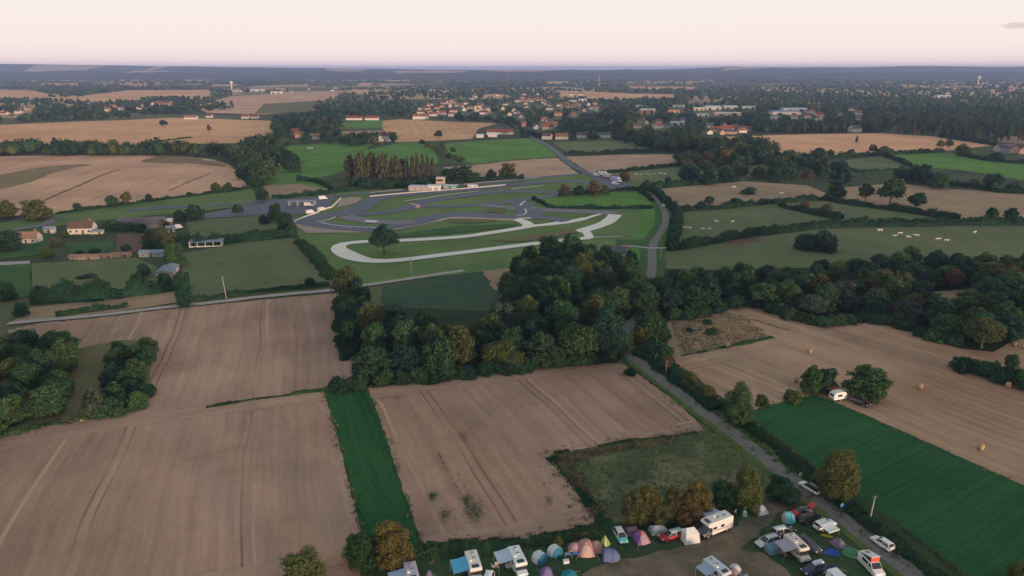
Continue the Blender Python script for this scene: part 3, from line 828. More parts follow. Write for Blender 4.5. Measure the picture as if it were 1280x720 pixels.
def poisson_px(poly, spacing, holes=(), tries=26, jit=0.0):
    """points on the ground, inside a pixel outline, no closer than spacing (metres)"""
    gp = [G(*p) for p in poly]
    x0, x1 = min(p.x for p in gp), max(p.x for p in gp); y0, y1 = min(p.y for p in gp), max(p.y for p in gp)
    P2 = [(p.x, p.y) for p in gp]; H2 = [[(G(*q).x, G(*q).y) for q in h] for h in holes]
    out = []; cell = {}
    n = int((x1 - x0) * (y1 - y0) / spacing ** 2 * tries)
    for _ in range(n):
        x, y = random.uniform(x0, x1), random.uniform(y0, y1)
        if not inside(x, y, P2) or any(inside(x, y, h) for h in H2): continue
        i, j = int(x // spacing), int(y // spacing)
        if any((x - a) ** 2 + (y - b) ** 2 < spacing ** 2 for u in (-1, 0, 1) for v in (-1, 0, 1) for a, b in cell.get((i + u, j + v), ())): continue
        cell.setdefault((i, j), []).append((x, y)); out.append((x, y))
    return out

def pick(*opts):
    return random.choices([o[0] for o in opts], [o[1] for o in opts])[0]

def shade_word(c):
    return {'green': 'green', 'dark': 'dark green', 'mid': 'mid green', 'olive': 'olive green', 'gold': 'yellowing', 'rust': 'rust coloured', 'teal': 'bluish green', 'grey': 'grey green', 'tan': 'tan', 'red': 'red leaved', 'lime': 'pale green'}[c]

# --- wood in the middle of the picture, south of the circuit
W1 = [(428, 386), (446, 384), (470, 416), (500, 430), (560, 434), (618, 428), (645, 400), (634, 376), (640, 358), (668, 343), (720, 331), (748, 338), (764, 352), (792, 362), (800, 384), (775, 410), (766, 432), (770, 452), (700, 458), (620, 466), (540, 474), (470, 478), (452, 462), (437, 440), (432, 415)]
LANE_HOLE = [(770, 430), (772, 410), (786, 398), (800, 395), (800, 404), (788, 413), (786, 428), (800, 450), (780, 448)]
GARDEN = [(740, 384), (748, 366), (795, 364), (796, 382), (770, 390)]
for x, y in poisson_px(W1, 7.7, (LANE_HOLE, GARDEN)):
    d = y
    c = pick(('green', 4), ('dark', 4), ('mid', 3), ('teal', 2), ('olive', 1.4), ('lime', 0.5), ('rust', 0.12), ('grey', .6))
    front = 'front edge' if y < 235 else 'middle' if y < 270 else 'circuit side'
    east = 'left' if x < -25 else 'right'
    w = random.uniform(8.5, 12.0); h = random.uniform(8.0, 13.0)
    tree_at(x, y, w, h, pick(('round', 2), ('low', 7)), c, f'{shade_word(c)} tree in the {front} of the middle wood, {east} half', group=f'{shade_word(c)} trees at the {front} of the middle wood, {east} half', res='mid')
for px, py, w, h, c, s in [(601, 428, 34, 30, 'gold', 'round'), (752, 448, 36, 38, 'rust', 'low'), (707, 452, 30, 32, 'gold', 'low'), (640, 462, 34, 26, 'olive', 'round'), (520, 446, 30, 34, 'olive', 'wide'), (575, 455, 30, 34, 'tan', 'low')]:
    tree_px(px, py, w, h, s, c, f'{shade_word(c)} autumn tree standing out in the middle wood near the {"lane" if px > 680 else "stubble edge" if py > 452 else "wet meadow" if px > 550 else "green crop strip"}')
tree_px(436, 386, 44, 52, 'round', 'olive', 'tall brown topped tree at the left tip of the middle wood')
tree_px(452, 392, 34, 34, 'low', 'dark', 'dark tree beside the brown topped tree at the wood tip')

# --- wood on the right
W2 = [(802, 372), (850, 362), (900, 362), (1000, 356), (1060, 346), (1150, 340), (1300, 337), (1300, 412), (1262, 426), (1240, 437), (1200, 430), (1150, 418), (1110, 403), (1050, 399), (1005, 400), (960, 386), (932, 379), (900, 384), (870, 393), (836, 398), (806, 398), (795, 390)]
CLEAR = [(1140, 380), (1160, 362), (1215, 358), (1232, 372), (1205, 392), (1165, 394)]
for x, y in poisson_px(W2, 7.9, (CLEAR, [(798, 396), (806, 360), (822, 360), (822, 396)])):
    c = pick(('green', 4), ('dark', 4), ('mid', 3), ('teal', 2.4), ('olive', 1.2), ('grey', .6), ('rust', 0.15), ('gold', .3))
    front = 'stubble edge' if y < 252 else 'pasture edge' if y > 277 else 'middle'
    part = 'left third' if x < 115 else 'middle third' if x < 165 else 'right third'
    w = random.uniform(8.8, 12.5); h = random.uniform(7.0, 11.5)
    tree_at(x, y, w, h, pick(('round', 1), ('low', 8)), c, f'{shade_word(c)} tree in the {part} of the right wood, towards its {front}', group=f'{shade_word(c)} trees in the {part} of the right wood, {front}', res='mid')
def edge_bushes(px, n, label, grp, cs):
    pts = catmull([G(*p) for p in px], 1.0)
    for i in range(n):
        q = pts[int((i + random.uniform(.2, .8)) / n * (len(pts) - 1))]
        tree_at(q.x + random.uniform(-1.2, 1.2), q.y + random.uniform(-1, 1.5), random.uniform(5, 8), random.uniform(2.6, 4.6), 'bush', pick(*cs), label, group=grp, res='mid')
ecs = (('dark', 4), ('green', 3), ('teal', 2), ('mid', 1))
edge_bushes([(455, 481), (500, 481), (560, 475), (620, 467), (690, 460), (735, 454), (768, 450)], 24, 'low bush at the foot of the middle wood along the stubble', 'low bushes along the foot of the middle wood', ecs)
edge_bushes([(426, 385), (430, 420), (437, 444), (455, 468)], 8, 'low bush on the left flank of the middle wood', 'low bushes on the left flank of the middle wood', ecs)
edge_bushes([(838, 400), (884, 395), (910, 386), (932, 382), (955, 389), (982, 396), (1006, 404), (1028, 408), (1062, 404), (1100, 403), (1132, 412), (1162, 425), (1200, 436)], 34, 'low bush at the foot of the right wood along the stubble', 'low bushes along the foot of the right wood', ecs)
for px, py, w, h, c, s, lab in [(1022, 352, 17, 22, 'red', 'round', 'small red leaved tree rising from the right wood'), (1040, 354, 28, 22, 'rust', 'wide', 'rust topped tree next to the red leaved tree'),
                                (1116, 382, 15, 42, 'tan', 'cone', 'tall thin tan conifer in the middle of the right wood'), (1094, 376, 18, 32, 'tan', 'cone', 'smaller tan conifer left of the tall thin one'), (1070, 374, 22, 32, 'gold', 'cone', 'golden conical tree in the right wood'),
                                (1136, 396, 34, 30, 'gold', 'round', 'broad golden tree on the near side of the wood clearing'), (1226, 436, 52, 42, 'olive', 'round', 'big rounded olive tree at the stubble corner of the right wood'),
                                (1252, 362, 44, 36, 'gold', 'wide', 'wide yellowing tree near the right end of the wood'), (1190, 362, 24, 28, 'rust', 'round', 'rust tree behind the wood clearing'), (962, 372, 20, 34, 'grey', 'low', 'grey leafless looking tree in the left part of the right wood')]:
    tree_px(px, py, w, h, s, c, lab)
tree_px(1008, 313, 32, 24, 'bush', 'dark', 'big dark bush on the pasture in front of the long hedge, left lobe')
tree_px(1030, 314, 38, 28, 'bush', 'teal', 'big dark bush on the pasture in front of the long hedge, right lobe')

# --- thicket at the left edge
for x, y in poisson_px([(-30, 452), (40, 444), (88, 448), (84, 480), (76, 512), (60, 530), (0, 548), (-40, 556)], 6.8):
    c = pick(('green', 4), ('dark', 3), ('teal', 2), ('olive', 1), ('mid', 2))
    tree_at(x, y, random.uniform(8, 11), random.uniform(7, 10), pick(('round', 3), ('low', 4)), c, f'{shade_word(c)} tree crowding the thicket at the left picture edge', group=f'{shade_word(c)} trees of the left thicket', res='mid')
tree_px(74, 446, 50, 36, 'low', 'green', 'rounded green tree topping the left thicket at the stubble edge')
tree_px(18, 450, 56, 34, 'wide', 'olive', 'broad olive tree at the upper left of the left thicket')
tree_px(14, 530, 30, 26, 'low', 'rust', 'rust coloured tree at the lower left of the left thicket')
for x, y in poisson_px([(150, 444), (187, 437), (186, 470), (178, 512), (140, 521), (120, 520), (136, 480)], 4.6):
    c = pick(('green', 3), ('dark', 3), ('mid', 2))
    tree_at(x, y, random.uniform(5.5, 8), random.uniform(3.0, 5.2), 'bush', c, f'{shade_word(c)} bush in the scrub between meadow and stubble', group=f'{shade_word(c)} bushes of the left scrub', res='mid')
tree_px(118, 520, 40, 36, 'bush', 'grey', 'bare grey bush on the small left meadow')
tree_px(88, 528, 22, 14, 'bush', 'grey', 'low grey bush at the bottom of the small left meadow')

# --- single trees near the camera
for px, py, w, h, s, c, lab in [
    (380, 748, 64, 62, 'low', 'olive', 'yellow green tree cut by the bottom edge beside the stubble'),
    (452, 707, 52, 44, 'low', 'green', 'green tree at the foot of the green crop strip'),
    (493, 710, 54, 58, 'low', 'gold', 'orange tinged tree at the foot of the green crop strip'),
    (794, 657, 40, 46, 'low', 'olive', 'olive gold bushy tree at the left end of the row behind the tents'),
    (809, 652, 42, 48, 'low', 'gold', 'golden bushy tree, second from the left in the row behind the tents'),
    (826, 656, 38, 36, 'low', 'olive', 'low olive bushy tree in the middle of the row behind the tents'),
    (842, 651, 42, 44, 'low', 'gold', 'golden bushy tree, third from the right in the row behind the tents'),
    (858, 654, 40, 38, 'low', 'rust', 'rusty bushy tree, second from the right in the row behind the tents'),
    (872, 648, 44, 46, 'low', 'gold', 'golden bushy tree at the right end of the row behind the motorhome'),
    (905, 635, 46, 34, 'low', 'dark', 'dark tree behind the lime tent'),
    (932, 638, 46, 58, 'low', 'olive', 'tall olive tree behind the green and white tents'),
    (976, 624, 46, 30, 'low', 'dark', 'dark round shrubby tree at the camp entrance by the lane'),
    (1045, 624, 52, 66, 'low', 'olive', 'olive tree on the lane verge by the green crop field'),
    (1038, 605, 36, 34, 'low', 'gold', 'golden tree behind the olive tree on the lane verge'),
    (922, 530, 38, 55, 'low', 'mid', 'tall green tree with yellow side at the corner of the crop field'),
    (952, 508, 20, 16, 'bush', 'lime', 'small pale green bush right of the tall corner tree'),
    (990, 503, 26, 19, 'bush', 'lime', 'rounded pale bush at the top edge of the crop field'),
    (1013, 493, 34, 37, 'low', 'mid', 'left half of the twin trees sheltering the caravan'),
    (1031, 491, 32, 34, 'low', 'green', 'right half of the twin trees sheltering the caravan'),
    (1081, 499, 54, 44, 'low', 'mid', 'big round tree shading the dark car at the stubble edge'),
    (862, 486, 22, 22, 'low', 'gold', 'small yellow autumn tree on the lane bank'),
    (884, 500, 26, 20, 'low', 'olive', 'low olive tree on the lane bank near the stubble corner'),
    (832, 466, 16, 24, 'round', 'rust', 'thin orange sapling beside the pole on the lane bank'),
    (799, 434, 15, 28, 'low', 'gold', 'small orange tree where the lane leaves the wood'),
    (872, 494, 20, 14, 'bush', 'green', 'green bush on the lane bank below the stubble'),
    (1274, 734, 40, 34, 'bush', 'olive', 'olive bush at the lower right corner'),
    (1205, 464, 36, 20, 'bush', 'dark', 'dark bush at the left tip of the right hand scrub'),
    (1232, 470, 38, 24, 'bush', 'green', 'green bush in the right hand scrub'),
    (1256, 480, 34, 26, 'bush', 'dark', 'dark bush by the bale at the right hand scrub'),
    (1262, 466, 19, 26, 'round', 'green', 'small upright tree in the right hand scrub'),
    (1284, 488, 40, 30, 'bush', 'green', 'green bush of the right hand scrub at the picture edge'),
    (424, 488, 34, 20, 'bush', 'dark', 'dark bush at the head of the green crop strip, left one'),
    (450, 487, 22, 22, 'bush', 'green', 'green bush at the head of the green crop strip, right one'),
    (788, 470, 16, 12, 'bush', 'dark', 'dark bush on the lane bank below the orange tree'),
    (816, 425, 42, 34, 'bush', 'green', 'green bush bank right of the lane below the wood'),
    (826, 448, 34, 24, 'bush', 'dark', 'dark bush bank right of the lane at the stubble'),
    (812, 412, 40, 22, 'bush', 'mid', 'mid green bushes where the lane enters the wood'),
    (884, 406, 14, 8, 'bush', 'dark', 'small dark bush on the rough straw ground'),
    (862, 415, 12, 6, 'bush', 'dark', 'low dark bush on the left of the rough straw ground'),
    (890, 418, 20, 9, 'bush', 'green', 'green bramble patch on the rough straw ground'),
    (728, 678, 22, 14, 'bush', 'olive', 'olive shrub behind the pink tent'),
    (697, 684, 20, 14, 'bush', 'olive', 'olive shrub behind the teal and white tents'),
    (666, 684, 8, 9, 'bush', 'rust', 'small orange shrub at the camp edge'),
    # around the farm and circuit
    (480, 318, 40, 37, 'round', 'dark', 'single dark tree inside the white gravel loop'),
    (388, 360, 14, 14, 'round', 'dark', 'small round tree on the meadow beside the farm track'),
    (231, 383, 25, 24, 'low', 'dark', 'dark round tree beside the farm track'),
    (28, 396, 20, 20, 'low', 'dark', 'dark tree at the left end of the farm track'),
    (10, 375, 26, 24, 'low', 'dark', 'dark tree at the left picture edge above the farm track'),
    (50, 372, 20, 16, 'low', 'dark', 'dark bushy tree left of the farm paddock'),
    (219, 334, 28, 32, 'low', 'green', 'green tree beside the corrugated sheds'),
    (206, 308, 30, 24, 'low', 'olive', 'olive tree above the corrugated sheds'),
    (190, 314, 28, 16, 'low', 'dark', 'dark tree left of the corrugated sheds'),
    (230, 306, 24, 16, 'low', 'dark', 'dark tree left of the open shed'),
    (243, 275, 28, 20, 'low', 'dark', 'dark tree at the end of the long barn'),
    (225, 276, 18, 14, 'low', 'teal', 'bluish tree at the end of the long barn'),
    (298, 271, 16, 16, 'round', 'grey', 'grey green tree on the verge of the circuit access road'),
    (345, 277, 20, 24, 'low', 'dark', 'dark tree at the corner of the circuit, left one'),
    (356, 290, 22, 26, 'low', 'dark', 'dark tree at the corner of the circuit, right one'),
    (330, 280, 16, 12, 'low', 'teal', 'bluish shrubby tree left of the circuit corner'),
    (70, 308, 16, 14, 'low', 'olive', 'olive tree in the garden below the white farmhouse'),
    (60, 322, 18, 16, 'low', 'lime', 'pale tree in the lower garden of the farm'),
    (12, 312, 36, 26, 'low', 'dark', 'dark trees in front of the red roofed cottage'),
    (135, 288, 16, 12, 'low', 'dark', 'dark tree right of the white farmhouse'),
    (176, 291, 16, 12, 'low', 'green', 'green tree in front of the long barn'),
    (205, 284, 16, 10, 'low', 'rust', 'rusty tree beside the long barn'),
    (150, 287, 20, 11, 'low', 'dark', 'dark garden tree in front of the left end of the barn'),
    (163, 288, 16, 10, 'low', 'green', 'green garden tree in front of the barn, second from its left end'),
    (190, 301, 24, 15, 'low', 'olive', 'olive tree above the soil plot of the farm garden'),
    (158, 313, 14, 8, 'bush', 'dark', 'dark bush at the foot of the soil plot'),
    (118, 316, 16, 7, 'bush', 'dark', 'dark bush behind the long low shed'),
    (100, 317, 12, 6, 'bush', 'green', 'green bush behind the left end of the long low shed'),
    (108, 347, 26, 5, 'bush', 'grey', 'low grey bramble heap on the farm paddock'),
    (180, 346, 18, 18, 'low', 'dark', 'dark tree standing in the hedge below the sheds'),
    (172, 362, 24, 22, 'low', 'dark', 'tall dark tree in the overgrown hedge, left one'),
    (206, 358, 22, 18, 'low', 'green', 'green tree in the overgrown hedge, right one'),
    (82, 296, 10, 9, 'low', 'lime', 'small pale tree left of the white farmhouse'),
    (8, 272, 30, 22, 'low', 'olive', 'olive tree at the left picture edge by the grey stubble'),
    (46, 275, 38, 27, 'low', 'olive', 'big olive tree at the corner of the grey stubble'),
    (98, 265, 12, 12, 'round', 'dark', 'small dark tree behind the white farmhouse'),
    (141, 259, 17, 15, 'round', 'green', 'green tree on the lower edge of the grey stubble'),
    (159, 257, 16, 18, 'round', 'gold', 'yellow topped tree on the lower edge of the grey stubble'),
    (187, 253, 10, 11, 'round', 'dark', 'little dark tree on the lower edge of the grey stubble'),
    (237, 246, 8, 6, 'round', 'dark', 'tiny tree on the lower edge of the grey stubble'),
    (270, 240, 16, 12, 'low', 'olive', 'olive tree near the right end of the grey stubble'),
    (285, 240, 15, 12, 'low', 'green', 'green tree near the right end of the grey stubble'),
    (318, 234, 20, 18, 'low', 'dark', 'dark tree closing the grey stubble on the right'),
    (328, 250, 18, 16, 'low', 'dark', 'dark tree on the road bank right of the grey stubble'),
    (305, 224, 20, 22, 'low', 'green', 'green tree on the upper right side of the grey stubble'),
    (366, 215, 24, 24, 'low', 'dark', 'dark tree beside the bright pasture, lower one'),
    (358, 204, 20, 18, 'low', 'dark', 'dark tree beside the bright pasture, upper one'),
    (705, 245, 18, 15, 'low', 'tan', 'tan tree in the row at the far bend of the circuit'),
    (724, 244, 16, 13, 'low', 'dark', 'dark tree in the row at the far bend of the circuit'),
    (742, 244, 20, 19, 'low', 'rust', 'rusty tree in the row at the far bend of the circuit'),
    (757, 243, 12, 12, 'low', 'olive', 'olive tree in the row at the far bend of the circuit'),
    (780, 226, 16, 15, 'low', 'tan', 'tan tree beside the parked trucks'),
    (808, 239, 14, 15, 'low', 'dark', 'dark tree where the lane bends by the circuit'),
    (835, 233, 9, 12, 'round', 'dark', 'thin dark tree in the pasture near the lane bend'),
    (635, 223, 26, 20, 'low', 'olive', 'olive tree right of the pits'),
    (614, 224, 14, 13, 'low', 'dark', 'dark tree right of the pits'),
    (578, 226, 40, 20, 'low', 'green', 'wide green tree behind the pits'),
    (560, 226, 22, 16, 'low', 'dark', 'dark tree behind the pit tower'),
    (862, 226, 30, 22, 'low', 'dark', 'dark tree at the left of the middle hedgerow'),
    (885, 231, 24, 22, 'low', 'teal', 'bluish tree in the middle hedgerow'),
    (906, 224, 22, 16, 'low', 'dark', 'dark low tree in the middle hedgerow'),
    (926, 221, 22, 15, 'low', 'green', 'green tree in the middle hedgerow, left'),
    (948, 223, 22, 16, 'low', 'olive', 'olive tree in the middle hedgerow'),
    (966, 227, 22, 20, 'low', 'dark', 'dark tree in the middle hedgerow, right'),
    (985, 224, 26, 22, 'low', 'green', 'green tree at the right of the middle hedgerow'),
    (1008, 230, 16, 18, 'round', 'tan', 'tan tree at the right of the middle hedgerow'),
    (1026, 222, 22, 24, 'low', 'dark', 'tall dark tree above the cattle pasture'),
    (1050, 228, 30, 28, 'low', 'teal', 'big bluish tree above the cattle pasture'),
    (1044, 248, 28, 24, 'low', 'green', 'green tree at the meeting of the pasture hedges'),
    (1081, 253, 20, 24, 'round', 'olive', 'olive tree on the slanting pasture hedge, left'),
    (1112, 257, 34, 34, 'round', 'green', 'big two stemmed tree on the slanting pasture hedge'),
    (1145, 263, 25, 23, 'round', 'dark', 'round dark tree on the slanting pasture hedge, right'),
    (1238, 278, 16, 20, 'round', 'dark', 'dark tree on the long hedge near the right edge'),
    (1262, 280, 19, 20, 'round', 'dark', 'spreading dark tree on the long hedge at the right edge'),
    (1150, 230, 34, 26, 'low', 'dark', 'dark tree in front of the bright right field, left'),
    (1172, 236, 28, 22, 'low', 'green', 'green tree in front of the bright right field'),
    (1128, 226, 26, 16, 'low', 'dark', 'low dark tree left of the bright right field'),
    (1218, 233, 16, 10, 'low', 'olive', 'small olive tree below the bright right field'),
    (1240, 240, 24, 24, 'round', 'dark', 'tall dark tree below the bright right field'),
    (1266, 241, 22, 14, 'low', 'green', 'green low tree below the bright right field'),
    (858, 264, 14, 9, 'low', 'dark', 'dark bush like tree on the hedge by the lane'),
    (876, 263, 15, 12, 'round', 'dark', 'round dark tree on the hedge by the lane'),
    (886, 258, 14, 13, 'round', 'green', 'green tree on the hedge by the lane, right'),
    (920, 256, 18, 9, 'low', 'dark', 'low dark tree on the hedge left of the cattle'),
    (936, 243, 20, 10, 'bush', 'dark', 'dark bush alone in the dry pasture'),
    (1005, 262, 14, 12, 'low', 'tan', 'tan tree on the short pasture hedge, left'),
    (1033, 269, 14, 14, 'round', 'tan', 'tan tree on the short pasture hedge, right'),
    (1023, 199, 22, 15, 'low', 'dark', 'dark tree on the edge of the gold field, left'),
    (1037, 198, 13, 11, 'low', 'dark', 'smaller dark tree on the edge of the gold field'),
    (1063, 196, 10, 10, 'round', 'olive', 'thin olive tree on the edge of the gold field'),
    (1091, 193, 12, 12, 'round', 'tan', 'tan tree on the edge of the gold field'),
    (1105, 194, 20, 12, 'low', 'olive', 'low olive tree on the edge of the gold field'),
    (1070, 182, 4, 12, 'round', 'tan', 'thin lone tree standing in the gold field'),
    (1175, 187, 11, 12, 'round', 'olive', 'olive tree at the top of the bright right field'),
    (1186, 187, 10, 13, 'round', 'grey', 'grey tree at the top of the bright right field'),
    (1203, 195, 22, 15, 'low', 'olive', 'round olive tree beside the bright right field'),
    (1246, 200, 22, 10, 'low', 'dark', 'dark low tree by the red roofed farm'),
    (205, 159, 11, 9, 'round', 'dark', 'dark lone tree on the upper gold field'),
    (262, 166, 6, 10, 'round', 'tan', 'thin brown lone tree on the upper gold field'),
    (195, 176, 5, 5, 'round', 'dark', 'tiny dark tree on the lower part of the gold field'),
    (548, 174, 11, 11, 'round', 'dark', 'dark lone tree on the orange stubble'),
    (756, 330, 22, 24, 'low', 'dark', 'dark tree left of the white house by the far lane'),
    (772, 338, 24, 24, 'low', 'green', 'green tree in front of the white house by the far lane'),
    (788, 334, 20, 22, 'low', 'dark', 'dark tree right of the white house by the far lane'),
    (664, 340, 34, 34, 'low', 'green', 'tall green tree topping the middle wood below the gravel loop, leftmost of four'),
    (687, 336, 40, 44, 'low', 'dark', 'tallest dark tree topping the middle wood below the gravel loop'),
    (712, 333, 38, 42, 'low', 'green', 'tall green tree topping the middle wood below the gravel spur'),
    (736, 337, 32, 34, 'low', 'dark', 'dark tree topping the middle wood right of the gravel spur'),
    (885, 206, 18, 18, 'low', 'tan', 'tan tree at the corner of the tilled field'),
    (905, 206, 20, 20, 'low', 'gold', 'golden tree at the corner of the tilled field')]:
    tree_px(px, py, w, h, s, c, lab, hill=None)

# poplars behind the pits
pop = [(440, 224, 22, 30), (452, 226, 24, 36), (466, 226, 22, 38), (480, 228, 22, 38), (494, 228, 20, 34), (503, 227, 16, 30)]
for i, (px, py, w, h) in enumerate(pop):
    tree_px(px, py, w, h, 'low', (0.100, 0.112, 0.058), 'broad tan poplar in the clump left of the pits', group='broad tan poplars left of the pits', name='poplar_tree', cat='poplar')
for px, py, h in [(509, 228, 30), (516, 229, 33), (522, 229, 34), (529, 228, 33), (535, 228, 31), (541, 227, 28)]:
    tree_px(px, py, 6.2, h, 'column', (0.080, 0.088, 0.052), 'slim columnar poplar in the row behind the pits', group='slim columnar poplars behind the pits', name='poplar_tree', cat='poplar')
for px, py in [(445, 232), (462, 234), (485, 235), (508, 234), (530, 232), (548, 230)]:
    tree_px(px, py, 26, 11, 'bush', 'dark', 'dark scrub bush under the poplars', group='dark scrub bushes under the poplars')
# shrubs on the green hill
for px, py, w in [(528, 180, 9), (535, 184, 10), (541, 187, 9), (548, 190, 11), (556, 193, 9), (562, 197, 10), (570, 199, 9), (577, 202, 11), (566, 190, 9), (553, 184, 8)]:
    tree_px(px, py, w, 6.5, 'bush', pick(('olive', 2), ('green', 2), ('gold', 1)), 'shrub of the strip dividing the two bright green fields', group='shrubs dividing the two bright green fields', name='bush')

# --- hedges -------------------------------------------------------------------
def hedge(name, px, w, h, col, label, leaf=None, dens=None, lump=0.35, raw=None, cat='hedge', kind=None, z=0.0):
    pts = catmull(raw if raw else [G(*p) for p in px], 1.6)
    d = sum(p.y for p in pts) / len(pts)
    leaf = leaf or max(0.16, d / 914 * 0.95)
    rng = np.random.default_rng(int(abs(pts[0].x * 31 + pts[0].y * 17)) + 5)
    n = len(pts); P = np.array([p[:] for p in pts])
    T = np.gradient(P, axis=0); T /= np.linalg.norm(T, axis=1, keepdims=True) + 1e-9
    Nn = np.stack([-T[:, 1], T[:, 0], np.zeros(n)], 1)
    k = np.ones(3) / 3
    hv = h * (1 + lump * np.convolve(rng.normal(0, 1, n + 2), k, 'valid') * 1.2); hv = np.clip(hv, h * 0.45, h * 1.7)
    wv = w * (1 + lump * 0.6 * np.convolve(rng.normal(0, 1, n + 2), k, 'valid')); wv = np.clip(wv, w * 0.5, w * 1.6)
    prof = [(-0.5, 0.0), (-0.47, 0.45), (-0.3, 0.86), (0.0, 1.0), (0.3, 0.86), (0.47, 0.45), (0.5, 0.0)]
    V = []
    for a, b in prof:
        q = P + Nn * (a * wv * 0.9)[:, None] * rng.uniform(0.85, 1.15, (n, 1)); q[:, 2] = b * hv * 0.86 * rng.uniform(0.88, 1.08, n); V.append(q)
    V = np.stack(V, 1).reshape(-1, 3); m = len(prof); F = []
    for i in range(n - 1):
        for j in range(m - 1):
            a = i * m + j; F += [(a, a + 1, a + m + 1), (a, a + m + 1, a + m)]
    F = np.array(F)
    L = np.linalg.norm(np.diff(P, axis=0), axis=1).sum()
    nl = int(min(40000, (dens or 1.25) * L * (w + 2 * h) / (leaf * leaf * 1.1)))
    idx = rng.integers(0, n - 1, nl); u = rng.uniform(0, 1, (nl, 1))
    ang = rng.uniform(0, math.pi, nl)
    c = P[idx] * (1 - u) + P[idx + 1] * u
    off = np.cos(ang) * wv[idx] * 0.5; zz = np.sin(ang) ** 0.7 * hv[idx]
    jit = rng.uniform(0.88, 1.2, nl)
    Q = c + Nn[idx] * (off * jit)[:, None]; Q[:, 2] = zz * jit * 0.97 + 0.02
    D = Nn[idx] * np.cos(ang)[:, None]; D[:, 2] = np.sin(ang)
    lv, lf = leaf_tris(Q, D, leaf, rng)
    me = np_mesh(name, np.concatenate([V, lv]), np.concatenate([F, lf + len(V)]), LEAF)
    o = link(name, me); o.color = jitcol(col, 0.08)
    o.location.z = z
    if kind: o['kind'] = kind
    else: tag(o, label, cat)
    return o

H = hedge
H('hedge', [(836, 314), (870, 308.5), (920, 298.5), (960, 292.5), (1010, 286), (1060, 282), (1120, 283), (1170, 282), (1290, 280)], 3.5, 3.2, 'dark', 'long dark hedge between the two cattle pastures')
H('hedge', [(848, 264), (900, 261.5), (960, 255), (1020, 250.5), (1040, 247)], 3.2, 2.8, 'dark', 'dark hedge above the left cattle pasture')
H('hedge', [(1030, 250), (1060, 256), (1120, 264), (1165, 271), (1200, 274)], 3.2, 3.0, 'dark', 'slanting dark hedge right of the cattle pasture')
H('hedge', [(975, 258), (990, 262), (1020, 269), (1052, 275)], 4.0, 3.0, 'dark', 'short dark hedge standing inside the pasture')
H('hedge', [(812, 238), (824, 245), (836, 258), (846, 267), (845, 280), (842, 298), (838, 310)], 5.0, 3.2, 'dark', 'dark hedge along the far lane below the bend')
H('hedge', [(800, 236.5), (840, 233.5), (880, 230), (930, 226)], 3.5, 3.2, 'dark', 'dark hedge running from the lane bend to the middle hedgerow')
H('hedge', [(560, 227), (640, 224.5), (655, 224)], 3.0, 2.6, 'dark', 'dark hedge below the brown field behind the pits')
H('hedge', [(745, 217.5), (790, 213.5), (840, 207.5), (882, 204)], 3.0, 2.4, 'dark', 'dark hedge under the tilled field')
H('hedge', [(706, 193), (740, 193), (790, 191), (830, 190)], 3.0, 3.5, 'dark', 'dark hedge above the tilled field')
H('hedge', [(960, 199.5), (1040, 197), (1110, 193.5), (1180, 190.5)], 3.5, 3.2, 'dark', 'dark hedge along the lower side of the gold right field')
H('hedge', [(1105, 195), (1120, 200), (1138, 209)], 3.0, 3.0, 'dark', 'short dark hedge left of the bright right field')
H('hedge', [(1205, 196), (1240, 202), (1295, 206)], 3.0, 2.8, 'dark', 'dark hedge above the bright right field')
H('hedge', [(1180, 232), (1215, 234), (1250, 241), (1300, 243)], 3.4, 3.0, 'dark', 'dark hedge below the bright right field')
H('hedge', [(1175, 172), (1210, 177), (1245, 182)], 4.0, 4.0, 'dark', 'dark hedge at the right tip of the gold right field')
H('hedge', [(1040, 206), (1060, 214), (1110, 216), (1136, 212)], 3.2, 3.0, 'green', 'green hedge under the small pasture at right')
H('hedge', [(70, 268), (150, 257), (200, 250.5), (250, 244.5), (312, 236)], 2.0, 1.7, 'dark', 'thin dark hedge under the grey stubble field')
H('hedge', [(340, 248), (380, 245.5), (420, 241), (436, 237)], 2.6, 2.2, 'dark', 'dark hedge above the circuit paddock')
H('hedge', [(684, 260.5), (740, 261.5), (815, 261)], 2.2, 1.9, 'dark', 'dark clipped hedge under the green field by the circuit')
H('hedge', [(666, 250), (676, 254), (686, 259.5)], 2.0, 1.7, 'dark', 'short dark hedge at the left of the green field by the circuit')
H('hedge', [(700, 246.5), (745, 241), (790, 238.5), (803, 242), (815, 252)], 2.4, 2.2, 'dark', 'dark hedge along the top of the green field by the circuit')
H('hedge', [(374, 303), (392, 320), (404, 335), (418, 350)], 5.5, 1.8, 'green', 'low green hedge bank left of the white gravel loop')
H('hedge', [(42, 378), (80, 376), (120, 374), (160, 370), (200, 365), (238, 360)], 6.0, 4.5, 'dark', 'overgrown dark hedge below the farm paddock', lump=0.6)
H('hedge', [(242, 308), (280, 304), (320, 300), (366, 294)], 5.0, 3.8, 'dark', 'overgrown dark hedge behind the open shed', lump=0.5)
H('hedge', [(70, 396), (110, 390), (160, 384)], 3.5, 2.0, 'green', 'low scrubby hedge beside the farm track, left', lump=0.6)
H('hedge', [(245, 376), (300, 368), (360, 362), (412, 357)], 2.2, 1.3, 'dark', 'low dark hedge beside the farm track under the meadow')
H('hedge', [(196, 178), (206, 176), (232, 173), (240, 172)], 2.0, 1.0, 'dark', 'thin hedge line on the gold field')
H('hedge', [(258, 511), (290, 505), (320, 500.5), (365, 494.5), (404, 489)], 1.4, 0.7, 'green', 'weedy strip dividing the two left stubble fields', lump=0.8)
H('hedge', [(690, 573), (705, 592), (722, 614), (740, 636), (752, 654)], 2.4, 0.7, 'dark', 'weedy dark strip at the left side of the rough pasture', lump=0.7)
H('hedge', [(692, 569), (740, 561), (790, 553), (840, 547), (870, 542)], 1.0, 0.5, 'green', 'weedy strip at the top of the rough pasture', lump=0.8)
